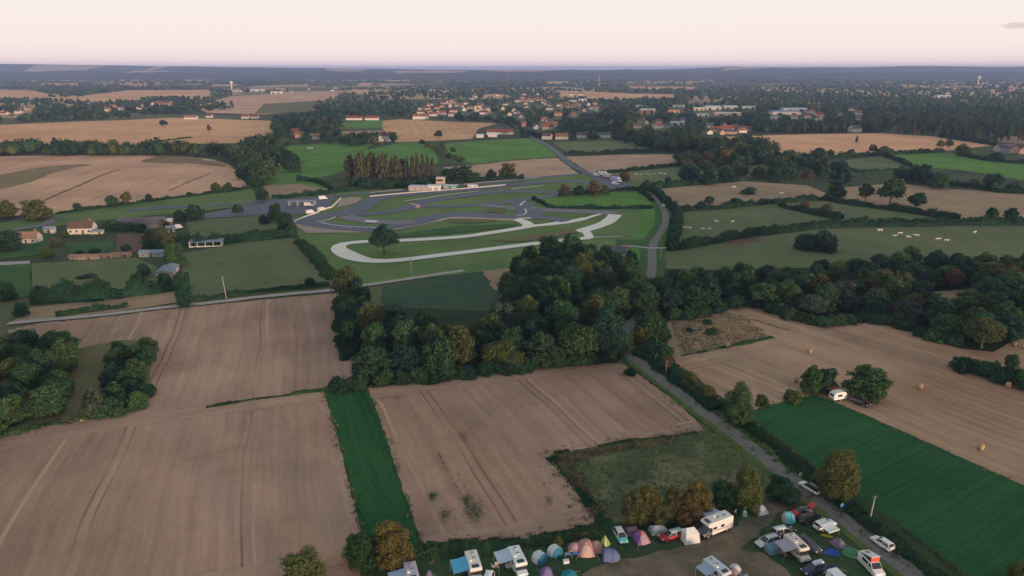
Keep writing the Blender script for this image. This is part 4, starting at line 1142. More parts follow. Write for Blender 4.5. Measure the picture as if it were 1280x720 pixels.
H('hedge', [(520, 692), (560, 690), (600, 688), (640, 683), (690, 676), (735, 668), (770, 660)], 4.2, 1.1, 'green', 'scrubby hedge between the stubble and the camp', lump=0.7)
H('hedge', [(905, 508), (930, 530), (958, 551), (985, 572), (1015, 597), (1042, 620), (1067, 642), (1102, 668), (1142, 700), (1200, 746), (1270, 802)], 3.6, 1.1, 'dark', 'dark overgrown hedge between the lane and the crop field', lump=0.55)
H('hedge', [(936, 527), (955, 541), (986, 563), (1020, 589), (1058, 618), (1082, 639), (1137, 670), (1180, 703), (1230, 743)], 0.8, 0.55, 'olive', 'dry grass margin along the lane side of the crop field', lump=0.8)
H('hedge', [(800, 440), (822, 455), (846, 475), (872, 497), (898, 514)], 5.0, 1.5, 'dark', 'dark bramble bank on the right of the lane', lump=0.6)
H('hedge', [(0, 548), (60, 532), (130, 521), (178, 512)], 2.0, 0.9, 'green', 'weedy margin below the left thicket', lump=0.7)
H('hedge', [(852, 446), (900, 436.5), (938, 429), (966, 423)], 1.6, 0.6, 'green', 'weedy margin below the rough straw ground', lump=0.7)
H('hedge', [(372, 204), (345, 198), (332, 192)], 3.0, 2.8, 'dark', 'dark hedge left of the bright pasture', lump=0.4)
H('hedge', [(372, 226), (395, 228), (414, 236)], 2.8, 2.6, 'dark', 'curved dark hedge under the bright pasture', lump=0.4)
# ------------------------------------------------------------------ buildings
WALL = {'white': paint((0.64, 0.61, 0.57), 0.85, 0.15, 0, 0.2, 'render_white'), 'cream': paint((0.62, 0.53, 0.42), 0.85, 0.15, 0, 0.2, 'render_cream'),
        'pink': paint((0.55, 0.38, 0.30), 0.85, 0.15, 0, 0.2, 'render_pink'), 'grey': paint((0.42, 0.40, 0.39), 0.85, 0.15, 0, 0.2, 'render_grey'), 'stone': paint((0.36, 0.31, 0.25), 0.9, 0.1, 0, 0.3, 'stone_wall')}
def tile_mat(name, c):
    t = NT(name); p = t.pos()
    n1 = t.noise(p, 0.9, 4, 0.65)
    w = t.n('ShaderNodeTexWave'); w.inputs['Scale'].default_value = 1.3; w.inputs['Distortion'].default_value = 0.6; w.bands_direction = 'Z'
    t.l(p, w.inputs['Vector'])
    f = t.math('ADD', t.math('MULTIPLY', n1, 0.75), t.math('MULTIPLY', w.outputs['Fac'], 0.25))
    t.bsdf(t.mix(f, tuple(x * 0.6 for x in c), tuple(min(1, x * 1.35) for x in c)), 0.85, 0.15, 0, w.outputs['Fac'], 0.3, 0.04)
    return t.m
ROOF = {'orange': tile_mat('tiles_orange', (0.25, 0.115, 0.075)), 'red': tile_mat('tiles_red', (0.22, 0.075, 0.055)), 'brown': tile_mat('tiles_brown', (0.13, 0.085, 0.07)),
        'slate': tile_mat('slate', (0.10, 0.105, 0.125)), 'blue': tile_mat('sheet_blue', (0.22, 0.27, 0.36)), 'pale': tile_mat('sheet_pale', (0.55, 0.57, 0.62)), 'rust': tile_mat('sheet_rust', (0.30, 0.18, 0.13))}
DARK = paint((0.02, 0.022, 0.026), 0.6, 0.4, 0, 0.1, 'dark_opening')
WOODM = paint((0.16, 0.09, 0.05), 0.7, 0.2, 0, 0.3, 'door_wood')
BRICK = tile_mat('chimney_brick', (0.30, 0.14, 0.10))
POLEM = paint((0.40, 0.38, 0.35), 0.8, 0.2, 0, 0.2, 'concrete_pole')
WHITE = paint((0.80, 0.79, 0.78), 0.5, 0.4, 0, 0.1, 'white_paint')

def roof_slabs(L, Wd, z, rise, over=0.35, th=0.16):
    m = MB()
    for s in (1, -1):
        e = Wd / 2 + over; k = rise / (Wd / 2)
        a = [(-L / 2 - over, s * e, z - over * k), (L / 2 + over, s * e, z - over * k), (L / 2 + over, s * 0.001, z + rise), (-L / 2 - over, s * 0.001, z + rise)]
        up = [(p[0], p[1], p[2] + th) for p in a]
        m.add(a + up, [(0, 1, 2, 3), (4, 5, 6, 7), (0, 1, 5, 4), (1, 2, 6, 5), (2, 3, 7, 6), (3, 0, 4, 7)])
    return m

def wall_mesh(L, Wd, z, rise):
    m = MB()
    x, y = L / 2, Wd / 2
    v = [(-x, -y, 0), (x, -y, 0), (x, y, 0), (-x, y, 0), (-x, -y, z), (x, -y, z), (x, y, z), (-x, y, z), (-x, 0, z + rise), (x, 0, z + rise)]
    m.add(v, [(0, 1, 5, 4), (2, 3, 7, 6), (1, 2, 6, 9, 5), (3, 0, 4, 8, 7), (4, 5, 9, 8), (6, 7, 8, 9), (0, 3, 2, 1)])
    return m

def house(loc, rz, L, Wd, z, rise, wall, roof, label, group=None, detail=True, chim=1, name='house', cat='house', wins=3):
    o = empty(name, loc, rz)
    wall_mesh(L, Wd, z, rise).build('wall', WALL[wall], o)
    rf = roof_slabs(L, Wd, z, rise).build('roof', ROOF[roof], o)
    for i in range(chim):
        m = MB(); cx = L * (0.36 if i == 0 else -0.36)
        m.box((cx, 0.35, z + rise + 0.35), (0.9, 0.6, 1.7)); m.box((cx, 0.35, z + rise + 1.24), (1.05, 0.75, 0.12))
        m.build('chimney', BRICK, rf)
    if detail:
        wz, wh, dh = min(1.55, z * .55), min(1.25, z * .42), min(2.1, z * .88)
        for s in (-1, 1):
            for i in range(wins):
                cx = -L / 2 + L * (i + 0.5) / wins
                if i == wins // 2 and s == -1:
                    MB().box((cx, s * (Wd / 2 + 0.02), dh / 2), (1.0, 0.08, dh)).build('door', WOODM, o)
                    continue
                f = MB(); f.box((cx, s * (Wd / 2 + 0.015), wz), (1.15, 0.07, wh))
                w = f.build('window', WHITE, o)
                MB().box((cx, s * (Wd / 2 + 0.055), wz), (0.95, 0.03, wh - 0.2)).build('pane', glass(), w)
    tag(o, label, cat, group)
    return o

def house_px(px, py, wpx, *a, rz=0.0, **k):
    g = G(px, py)
    return house((g.x, g.y, ZN[0] * 0), R(rz), *a, **k)

# farm on the left
house_px(104, 291, 0, 11.5, 7, 3.2, 2.9, 'white', 'brown', 'white farmhouse with long dark brown roof beside the grey stubble', rz=7, chim=1, wins=4)
house_px(37, 303, 0, 9.5, 6, 2.7, 2.5, 'white', 'rust', 'cottage with red brown roof and white gable half hidden by trees', rz=5, wins=3)
house_px(178, 284, 0, 23, 9, 2.3, 3.0, 'stone', 'slate', 'long barn with dark sheet roof behind the garden trees', rz=10, chim=0, name='barn', cat='barn', wins=5)
house_px(208, 281, 0, 6, 4.5, 2.2, 1.2, 'pink', 'pale', 'small pink outbuilding with pale roof at the end of the barn', rz=12, chim=0, name='outbuilding', cat='outbuilding', wins=2)
house_px(63, 291, 0, 4.5, 3.5, 2.3, 1.0, 'white', 'blue', 'small white shed with bluish roof by the farm road', rz=10, chim=0, name='shed', cat='shed', wins=1)
house_px(122, 292, 0, 5.5, 2.8, 1.4, 0.6, 'white', 'blue', 'low white lean to with blue roof beside the farmhouse', rz=10, chim=0, name='shed', cat='shed', wins=2)
house_px(213, 290, 0, 4.0, 3.0, 2.4, 0.9, 'white', 'blue', 'white hut with blue roof by the orchard', rz=40, chim=0, name='hut', cat='hut', wins=1)
house_px(191, 320, 0, 10, 4.5, 2.0, 0.8, 'grey', 'blue', 'corrugated shed with blue grey roof, upper of the two by the green tree', rz=6, chim=0, name='shed', cat='shed', wins=3)
house_px(210, 342, 0, 12, 6, 2.0, 1.0, 'grey', 'blue', 'corrugated shed with dull blue roof, lower of the two by the green tree', rz=100, chim=0, name='shed', cat='shed', wins=3)
house_px(108, 324, 0, 13, 3.0, 1.6, 0.6, 'stone', 'rust', 'long low brick shed in the farm garden', rz=6, chim=0, name='shed', cat='shed', wins=4)
house_px(135, 323, 0, 4, 2.6, 1.5, 0.6, 'stone', 'rust', 'short low brick shed next to the long one', rz=4, chim=0, name='shed', cat='shed', wins=2)
house_px(152, 321, 0, 8, 2.6, 1.4, 0.5, 'stone', 'rust', 'low stone lean to at the end of the brick sheds', rz=4, chim=0, name='shed', cat='shed', wins=2)
house_px(771, 322, 0, 9, 6, 3.0, 2.2, 'white', 'slate', 'white house with slate roof hidden in trees by the far lane', rz=-30, chim=1, wins=3)
house_px(749, 403, 0, 4, 3, 2.2, 0.9, 'white', 'pale', 'little white hut showing between the trees of the middle wood', rz=20, chim=0, name='hut', cat='hut', wins=1)
# open shed
g = G(259, 307); o = empty('open_shed', g, R(8), (.85, .85, .8)); tag(o, 'open fronted shed with blue grey roof on white posts', 'shed')
m = MB(); m.box((0, 3.4, 1.5), (17, 0.15, 3.0)); m.box((-8.4, 0, 1.4), (0.15, 6.8, 2.8)); m.box((8.4, 0, 1.4), (0.15, 6.8, 2.8)); m.build('wall', WALL['grey'], o)
m = MB(); m.add([(-9, -3.9, 2.9), (9, -3.9, 2.9), (9, 3.9, 3.7), (-9, 3.9, 3.7), (-9, -3.9, 3.08), (9, -3.9, 3.08), (9, 3.9, 3.88), (-9, 3.9, 3.88)], [(0, 1, 2, 3), (4, 5, 6, 7), (0, 1, 5, 4), (1, 2, 6, 5), (2, 3, 7, 6), (3, 0, 4, 7)]); m.build('roof', ROOF['blue'], o)
for i in range(5): MB().box((-8.4 + i * 4.2, -3.5, 1.42), (0.3, 0.3, 2.84)).build('post', WHITE, o)
MB().box((0, -3.3, 0.35), (17, 0.12, 0.6)).build('rail', WHITE, o)

# ------------------------------------------------------------------ circuit
def rb(px, w, mat, name='race_track'):
    if name == 'race_track': w *= 1.25
    return ribbon(name, px, w, mat, None, 4)
sheet('gravel_trap', [(367, 278), (384, 275), (390, 279), (400, 284), (425, 287.5), (455, 289.5), (457, 291.5), (383, 292), (376, 287)], BEIGE, None, 0.2)
sheet('gravel_trap', [(423, 250), (436, 247.5), (450, 247), (452, 249.5), (446, 254), (434, 257.5), (420, 260), (424, 254)], BEIGE, None, 0.2)
sheet('paddock', [(318, 256), (345, 252), (380, 248.5), (418, 246.5), (420, 248.5), (414, 253), (411, 259), (401, 262.5), (392, 267), (372, 269), (352, 266), (320, 270), (256, 274), (256, 268)], ASPH, None, 0.3)
sheet('parking', [(735, 218.5), (752, 216), (770, 222), (786, 231), (797, 237.5), (785, 240), (768, 240), (757, 234), (746, 226)], ASPH, None, 0.3)
rb([(640, 231), (671, 228.7), (702, 227), (727, 228), (743, 231.5), (745, 236), (735, 240), (715, 241.5), (697, 241.5), (660, 240), (630, 239.7), (600, 242.5), (575, 246), (544, 250), (526, 253.5), (520, 257), (504, 262), (485, 265.5), (460, 268), (432, 268)], 8.5, ASPH)
rb([(434, 266), (454, 259), (463, 252), (480, 247), (500, 244.5), (540, 240.8), (600, 236), (640, 231.5), (671, 229)], 10.5, ASPH)
rb([(522, 257), (545, 258.6), (569, 258.5), (600, 256), (637, 253), (656, 250), (680, 247), (700, 243.5), (712, 241.5)], 7.5, ASPH)
rb([(600, 257), (625, 259), (645, 261.5), (655, 263)], 7.0, OLDASPH)
rb([(640, 253), (649, 254), (656, 259.5), (660, 266), (653, 271), (640, 272.6), (625, 272), (607, 270), (587, 269), (562, 269.7), (544, 272), (525, 277.5), (500, 284), (472, 287.3), (447, 286.3), (416, 283.5), (393, 280), (383, 277), (391, 273), (413, 269.5), (435, 266), (450, 261)], 11, ASPH)
rb([(430, 271), (447, 275), (472, 278), (497, 279), (518, 277)], 8, OLDASPH)
rb([(661, 261), (677, 263), (702, 264), (734, 265), (756, 266.5), (769, 268)], 9, OLDASPH)
rb([(655, 272), (675, 272.5), (689, 273.5), (700, 275.5), (714, 277)], 8, ASPH)
rb([(664, 262), (672, 266), (668, 270)], 7, ASPH)
rb([(769, 269), (766, 273), (758, 279), (744, 284.5), (730, 288.5), (722, 291)], 7.6, GRAVEL, 'gravel_track')
rb([(730, 288), (734.5, 293), (737, 298.5)], 4.6, GRAVEL, 'gravel_track')
rb([(737, 298.5), (722, 299.3), (700, 302), (660, 306.5), (623, 311), (583, 316), (542, 321), (501, 326), (471, 327.3), (451, 325), (433, 318.5), (423, 311), (431, 305.5), (461, 302.7), (501.6, 301.5), (542, 299.4), (583, 296.3), (623, 290.4), (645, 286.9), (662, 284)], lambda u: 5.8 + 3.6 * math.exp(-((u - 0.515) / 0.065) ** 2), GRAVEL, 'gravel_track')
rb([(643, 274.6), (652, 277), (659, 280.5), (662, 285)], 6.5, GRAVEL, 'gravel_track')
rb([(656, 285), (668, 283), (690, 281.3), (710, 278.8), (726, 275.8), (741, 271), (751, 268.5)], lambda u: 6.0 - 3.4 * u, GRAVEL, 'gravel_track')
KW = paint((0.78, 0.74, 0.72), 0.7, 0.2, 0, 0.15, 'kerb_white'); KP = paint((0.62, 0.36, 0.33), 0.7, 0.2, 0, 0.15, 'kerb_pale_red')
def wall_strip(name, px, w, h, mat, label, cat):
    pts = catmull([G(*p) for p in px], 3)
    rings = []
    for i, p in enumerate(pts):
        t_ = (pts[min(i + 1, len(pts) - 1)] - pts[max(i - 1, 0)]).normalized(); nn = Vector((-t_.y, t_.x, 0)) * (w / 2)
        rings.append([p + nn + Vector((0, 0, -0.1)), p - nn + Vector((0, 0, -0.1)), p - nn + Vector((0, 0, h)), p + nn + Vector((0, 0, h))])
    m = MB(); m.loft(rings, True, True, False)
    return tag(m.build(name, mat), label, cat)
wall_strip('pit_wall', [(462, 246.5), (500, 243), (560, 238.3), (600, 235), (632, 232)], 0.8, 1.0, paint((0.58, 0.54, 0.52), 0.8, 0.2, 0, 0.25, 'pit_wall'), 'long pale pit wall beside the main straight of the circuit', 'wall')
wall_strip('safety_barrier', [(462, 241.7), (515, 236.8), (570, 232), (620, 227.2), (655, 223.7)], 0.3, 0.8, paint((0.24, 0.235, 0.235), 0.7, 0.3, 0, 0.2, 'guard_rail'), 'pale guard rail behind the pits', 'barrier')
wall_strip('safety_barrier', [(492, 288.5), (520, 284), (545, 278), (562, 274), (585, 273.5), (625, 275.5), (645, 276)], 0.5, 1.0, paint((0.30, 0.28, 0.29), 0.7, 0.3, 0, 0.2, 'barrier_grey'), 'grey guard rail along the lower bend of the circuit', 'barrier')
wall_strip('safety_barrier', [(368, 278), (382, 272), (398, 266), (402, 263), (414, 260), (420, 255), (426, 249)], 0.6, 1.0, KW, 'pale barrier between paddock and circuit', 'barrier')
for k, q in enumerate([[(513, 255), (521, 257), (524, 258.5), (520.5, 261)], [(457, 277), (471, 278)], [(678, 282), (699, 278.5)], [(714, 277), (731, 273.5)], [(648, 274), (664, 273.5)], [(505, 252), (530, 249), (560, 244), (600, 239.5)], [(640, 237), (680, 232.5)], [(397, 278), (410, 275.5), (420, 272)], [(650, 258), (653, 254.5), (657, 252)], [(612, 228.5), (640, 226.5), (672, 223)]]):
    rb(q, (2.6, 4.0, 3.5, 3.5, 2.5, 1.3, 1.4, 1.0, 1.0, 1.2)[k], (KP, KW, KW, KW, KW, KW, KW, KW, KW, KW)[k], 'kerb')
# thin pale edging along the bends
rb([(401, 279), (415, 282), (440, 284.5), (470, 285.3)], 0.8, KW, 'kerb')
rb([(656, 262), (658, 266), (655, 269), (646, 270.5)], 0.8, KW, 'kerb')
# grass verges striped along the lower bend
sheet('grass_bank', [(470, 297), (520, 291), (570, 284), (640, 281), (650, 282), (620, 287), (560, 293), (500, 297.5)], M_LAWN, None, 0.5)
sheet('dry_grass', [(612, 302), (640, 299), (680, 293), (715, 288), (722, 291), (690, 298), (650, 303)], M_OLIVE, None, 0.8)
sheet('dry_grass', [(560, 274), (620, 276), (600, 280), (560, 279)], M_OLIVE, None, 0.6)
sheet('dry_grass', [(612, 262), (634, 263), (632, 268), (606, 266)], M_OLIVE, None, 0.6)
# pits
def block_building(px, py, L, Wd, h, wall, label, rz, extra=None, name='pit_building', cat='building'):
    o = empty(name, G(px, py), R(rz)); tag(o, label, cat)
    m = MB(); m.box((0, 0, h / 2), (L, Wd, h)); m.build('wall', wall, o)
    m = MB(); m.box((0, 0, h + 0.12), (L + 0.6, Wd + 0.6, 0.24)); m.build('roof', ROOF['pale'], o)
    n = max(2, int(L / 4))
    for i in range(n):
        MB().box((-L / 2 + L * (i + .5) / n, -Wd / 2 - 0.03, h * 0.42), (L / n * 0.7, 0.08, h * 0.7)).build('shutter', paint((0.45, 0.42, 0.43), 0.6, 0.3, 0, 0.1, 'shutter'), o)
    return o
block_building(524, 239, 13, 7, 3.6, paint((0.42, 0.34, 0.34), 0.8, 0.2, 0, 0.2, 'pit_pink'), 'grey pink flat roofed pit garage left of the white one', -6)
block_building(542.5, 238.5, 8.5, 7, 3.8, WHITE, 'white flat roofed pit garage below the tower', -6)
o = block_building(551, 234, 5.5, 5, 6.8, paint((0.55, 0.38, 0.26), 0.8, 0.2, 0, 0.15, 'tower_tan'), 'tan two storey race control tower behind the pits', -6, name='control_tower', cat='tower')
MB().box((0, -2.55, 5.2), (4.6, 0.1, 1.4)).build('window', glass(), o)
MB().box((0, -2.9, 3.55), (6.2, 1.2, 0.25)).build('balcony', WALL['cream'], o)
block_building(563, 236, 10, 4.5, 2.6, paint((0.04, 0.26, 0.17), 0.6, 0.3, 0, 0.15, 'shed_green'), 'green low shed right of the control tower', -6, name='shed', cat='shed')
block_building(591, 235.3, 6.5, 2.4, 2.4, WHITE, 'white container beside the pit lane', -6, name='container', cat='container')

# ------------------------------------------------------------------ villages
HP = {}
def far_house(x, y, rz, w, r, sx, label, group):
    key = (w, r)
    if key not in HP:
        HP[key] = (wall_mesh(9.5, 7, 3.4, 2.5).mesh('wall', WALL[w]), roof_slabs(9.5, 7, 3.4, 2.5, 0.4, 0.2).mesh('roof', ROOF[r]))
    o = empty('house', (x, y, 0), rz, (sx, random.uniform(0.9, 1.15), random.uniform(0.9, 1.3)))
    link('wall', HP[key][0], o); link('roof', HP[key][1], o)
    tag(o, label, 'house', group)
    return o
HOUSES = []
RWORD = {'orange': 'orange tiled', 'red': 'red tiled', 'brown': 'brown tiled', 'slate': 'grey slate', 'blue': 'bluish', 'pale': 'pale', 'rust': 'rusty'}
def village(poly, n, place, sp=15):
    pts = poisson_px(poly, sp, tries=60); random.shuffle(pts)
    for x, y in pts[:n]:
        w = pick(('white', 6), ('cream', 3), ('pink', 1.5), ('grey', 1)); r = pick(('orange', 5), ('red', 1.5), ('brown', 2), ('slate', 1.5))
        far_house(x, y, random.choice((0, 0.3, -0.25, 1.4, 1.7)) + random.uniform(-.15, .15), w, r, random.uniform(0.85, 1.5),
                  f'{w} house with {RWORD[r]} roof {place}', f'{w} houses with {RWORD[r]} roofs {place}')
        HOUSES.append((x, y, 9))
village([(170, 140), (176, 130), (214, 128), (216, 138), (195, 139)], 12, 'in the hamlet below the left gold fields', 18)
village([(116, 137), (150, 132), (158, 140), (125, 143)], 4, 'scattered in the wood left of the hamlet', 18)
village([(2, 140), (44, 137), (44, 146), (4, 148)], 6, 'among the trees at the left edge', 18)
village([(528, 146), (520, 134), (560, 129), (600, 130), (615, 140), (600, 148)], 34, 'in the village behind the orange stubble', 16)
village([(620, 134), (652, 126), (690, 122), (690, 142), (640, 150)], 24, 'in the village above the long road', 18)
village([(692, 146), (700, 132), (745, 130), (750, 146)], 20, 'in the middle of the village right of the road', 18)
village([(655, 161), (662, 150), (690, 153), (694, 162)], 9, 'where the road enters the village', 16)
village([(780, 162), (782, 150), (860, 150), (862, 160)], 8, 'between the big sheds and the poplar wood', 22)
village([(884, 168), (888, 159), (935, 160), (942, 168)], 12, 'by the left tip of the right gold field', 16)
village([(1150, 110), (1180, 104), (1290, 103), (1290, 118), (1225, 122), (1190, 121), (1160, 117)], 46, 'in the distant town at right', 32)
village([(1194, 133), (1205, 126), (1220, 126), (1210, 133)], 8, 'below the distant town at right', 26)
village([(960, 145), (1000, 139), (1090, 138), (1090, 152), (1010, 152)], 10, 'scattered in the woods left of the town', 34)
village([(560, 126), (620, 118), (740, 118), (700, 130), (560, 130)], 16, 'on the far side of the village', 30)
village([(340, 118), (350, 108), (430, 108), (420, 116)], 6, 'far off beyond the left sheds', 60)
def one(px, py, rz, L, Wd, z, rise, w, r, lab, **k):
    g = G(px, py); house((g.x, g.y, 0), R(rz), L, Wd, z, rise, w, r, lab, detail=k.pop('detail', False), **k); HOUSES.append((g.x, g.y, L * 0.6))
one(443, 150, 2, 26, 9, 3.4, 3.2, 'white', 'red', 'long white farm building with red roof, left of the pair', chim=0)
one(465, 150, 2, 22, 9, 3.4, 3.2, 'white', 'red', 'long white farm building with red roof, right of the pair', chim=0)
one(526, 149, 4, 26, 11, 5.0, 3.5, 'white', 'orange', 'big white house at the near edge of the village', chim=1)
one(481, 176, 6, 13, 9, 6.0, 3.6, 'white', 'brown', 'tall white manor with brown roof between dark trees on the hill', chim=2, detail=True)
one(369, 168, 50, 12, 8, 4, 3.2, 'cream', 'orange', 'cream house with orange roof among the hill trees, left')
one(375, 172, 10, 11, 8, 4, 3, 'pink', 'orange', 'pink house with orange roof among the hill trees')
one(394, 174, 10, 11, 8, 4, 3, 'white', 'rust', 'white house with rusty roof among the hill trees, right')
one(239, 149, 0, 20, 9, 3, 3, 'white', 'rust', 'white farm with rusty roof on the gold field border, left', chim=0)
one(262, 147, 0, 10, 8, 3, 3, 'white', 'red', 'small white farm with red roof on the gold field border', chim=0)
one(307, 148, 0, 12, 8, 3, 3, 'white', 'orange', 'white house with orange roof right of the gold field border')
one(319, 148, 0, 12, 8, 3, 3, 'white', 'red', 'white house with red roof at the end of the gold field border')
one(625, 168, 2, 34, 10, 3.2, 3.2, 'white', 'red', 'long farm with dark red roof beside the bright green field', chim=0)
one(616, 171, 0, 11, 7, 3, 2.0, 'white', 'pale', 'small pale shed in front of the long red farm', chim=0)
one(600, 172, 0, 9, 6, 2.6, 1.6, 'white', 'pale', 'small white shed left of the long red farm', chim=0)
one(684, 174, -20, 11, 8, 4, 3, 'white', 'brown', 'white house beside the road above the bright field')
one(702, 174, 0, 15, 9, 3.6, 3.4, 'white', 'orange', 'white house with large orange roof in the orchard')
one(728, 172, 0, 13, 9, 3.6, 3, 'white', 'brown', 'white house with brown roof right of the orchard')
one(755, 172, 4, 15, 9, 4, 2.4, 'white', 'slate', 'plain white house with slate roof on the pasture edge')
one(682, 162, 0, 10, 8, 4, 3, 'cream', 'orange', 'cream house with orange roof by the village road')
one(655, 160, 0, 6, 6, 6, 3, 'pink', 'orange', 'tall pink house at the village end of the road')
one(1068, 165, 20, 15, 10, 5, 4, 'white', 'slate', 'white barn alone at the top of the right gold field', chim=0)
one(1268, 191, 60, 13, 9, 4, 3.6, 'pink', 'red', 'red roofed farm at the right edge, left building')
one(1280, 192, 60, 13, 9, 4, 3.6, 'pink', 'red', 'red roofed farm at the right edge, right building')
one(1256, 189, 0, 18, 10, 4, 3, 'grey', 'slate', 'grey barn beside the red roofed farm', chim=0)
one(910, 164, 10, 16, 9, 4, 3.6, 'white', 'red', 'red roofed house left of the right gold field', chim=0)
SHED = {}
def big_shed(px, py, L, Wd, h, wall, roofm, lab, rz=0):
    L *= .78; h *= .85
    g = G(px, py); o = empty('warehouse', (g.x, g.y, 0), R(rz)); tag(o, lab, 'warehouse')
    MB().box((0, 0, h / 2), (L, Wd, h)).build('wall', wall, o)
    m = MB(); m.add([(-L / 2 - .4, -Wd / 2 - .4, h), (L / 2 + .4, -Wd / 2 - .4, h), (L / 2 + .4, Wd / 2 + .4, h), (-L / 2 - .4, Wd / 2 + .4, h), (-L / 2 - .4, 0, h + Wd * 0.08), (L / 2 + .4, 0, h + Wd * 0.08)], [(0, 1, 5, 4), (2, 3, 4, 5), (0, 4, 3), (1, 2, 5), (0, 3, 2, 1)])
    m.build('roof', ROOF[roofm], o)
    for i in range(2): MB().box((-L / 4 + i * L / 2, -Wd / 2 - 0.06, h * 0.36), (L * 0.16, 0.1, h * 0.7)).build('door', DARK, o)
    HOUSES.append((g.x, g.y, L * 0.6))
OR = paint((0.58, 0.34, 0.18), 0.7, 0.2, 0, 0.15, 'cladding_ochre')
big_shed(809, 142, 34, 20, 9, OR, 'pale', 'ochre clad hall with pale roof, larger left one')
big_shed(842, 141, 26, 16, 6, OR, 'rust', 'ochre clad hall, smaller right one')
big_shed(798, 136, 18, 14, 8, WALL['grey'], 'blue', 'grey blue hall behind the larger ochre hall')
big_shed(848, 134, 30, 16, 5, WALL['white'], 'blue', 'low hall with bluish roof behind the smaller ochre hall')
big_shed(873, 138, 26, 16, 6, WALL['cream'], 'pale', 'cream hall left of the white supermarket roofs')
big_shed(890, 137, 40, 26, 7, WALL['white'], 'pale', 'white supermarket like hall, left')
big_shed(912, 136, 36, 24, 6, WALL['white'], 'pale', 'white supermarket like hall, middle')
big_shed(935, 136, 34, 20, 5, WALL['white'], 'pale', 'white low hall, right of the supermarket roofs')
big_shed(908, 144, 60, 18, 5, WALL['pink'], 'pale', 'long hall with pink front below the white halls')
big_shed(878, 145, 26, 14, 5, WALL['white'], 'blue', 'white hall with bluish roof below the white halls')
big_shed(846, 156, 26, 12, 5, WALL['white'], 'pale', 'white hall in the trees below the ochre halls')
big_shed(980, 143, 66, 30, 6, WALL['white'], 'blue', 'wide hall with pale blue roof right of the supermarket')
big_shed(992, 139, 60, 20, 6, WALL['white'], 'pale', 'long white hall behind the wide blue hall')
big_shed(968, 149, 22, 14, 5, WALL['grey'], 'blue', 'small grey hall below the wide blue hall')
big_shed(728, 127, 26, 18, 7, WALL['white'], 'pale', 'white hall above the village right of the road')
big_shed(716, 128, 22, 16, 6, WALL['white'], 'blue', 'bluish hall above the village right of the road')
big_shed(297, 115, 36, 20, 7, WALL['white'], 'blue', 'pale hall beside the left water tower')
big_shed(322, 114, 60, 24, 7, WALL['white'], 'pale', 'long white hall right of the left water tower')
big_shed(346, 117, 46, 22, 7, WALL['white'], 'pale', 'white hall at the end of the left gold field')
big_shed(1178, 122, 50, 24, 7, WALL['white'], 'pale', 'white hall below the distant town')
def water_tower(px, py, h, lab):
    g = G(px, py); o = empty('water_tower', (g.x, g.y, 0)); tag(o, lab, 'water tower')
    m = MB(); m.tube([(0, 0, 0), (0, 0, h * 0.7)], [h * .075, h * .06], 12); m.build('shaft', WALL['white'], o)
    m = MB(); m.tube([(0, 0, h * 0.66), (0, 0, h * 0.78), (0, 0, h * 0.96), (0, 0, h)], [h * .07, h * .17, h * .18, h * .1], 16); m.build('tank', WALL['white'], o)
    HOUSES.append((g.x, g.y, 12))
water_tower(290, 113, 34, 'slim white water tower above the left fields')
water_tower(1222, 107, 46, 'white water tower in the distant town at right')
# lattice mast
g = G(749, 109); o = empty('lattice_mast', (g.x, g.y, 0)); tag(o, 'red and white lattice mast on the horizon side of the village', 'mast')
RED = paint((0.45, 0.09, 0.07), 0.6, 0.3, 0, 0.1, 'mast_red')
for s in range(6):
    z0, z1 = s * 9.0, s * 9.0 + 9.0; w0, w1 = 4.2 - s * 0.6, 4.2 - (s + 1) * 0.6
    m = MB(); cs = [(-1, -1), (1, -1), (1, 1), (-1, 1)]
    for i in range(4):
        a, b = cs[i], cs[(i + 1) % 4]
        m.tube([(a[0] * w0 / 2, a[1] * w0 / 2, z0), (a[0] * w1 / 2, a[1] * w1 / 2, z1)], 0.35, 5)
        m.tube([(a[0] * w0 / 2, a[1] * w0 / 2, z0), (b[0] * w1 / 2, b[1] * w1 / 2, z1)], 0.2, 5)
        m.tube([(b[0] * w0 / 2, b[1] * w0 / 2, z0), (a[0] * w1 / 2, a[1] * w1 / 2, z1)], 0.2, 5)
    m.build('mast_section', RED if s % 2 == 0 else WHITE, o)

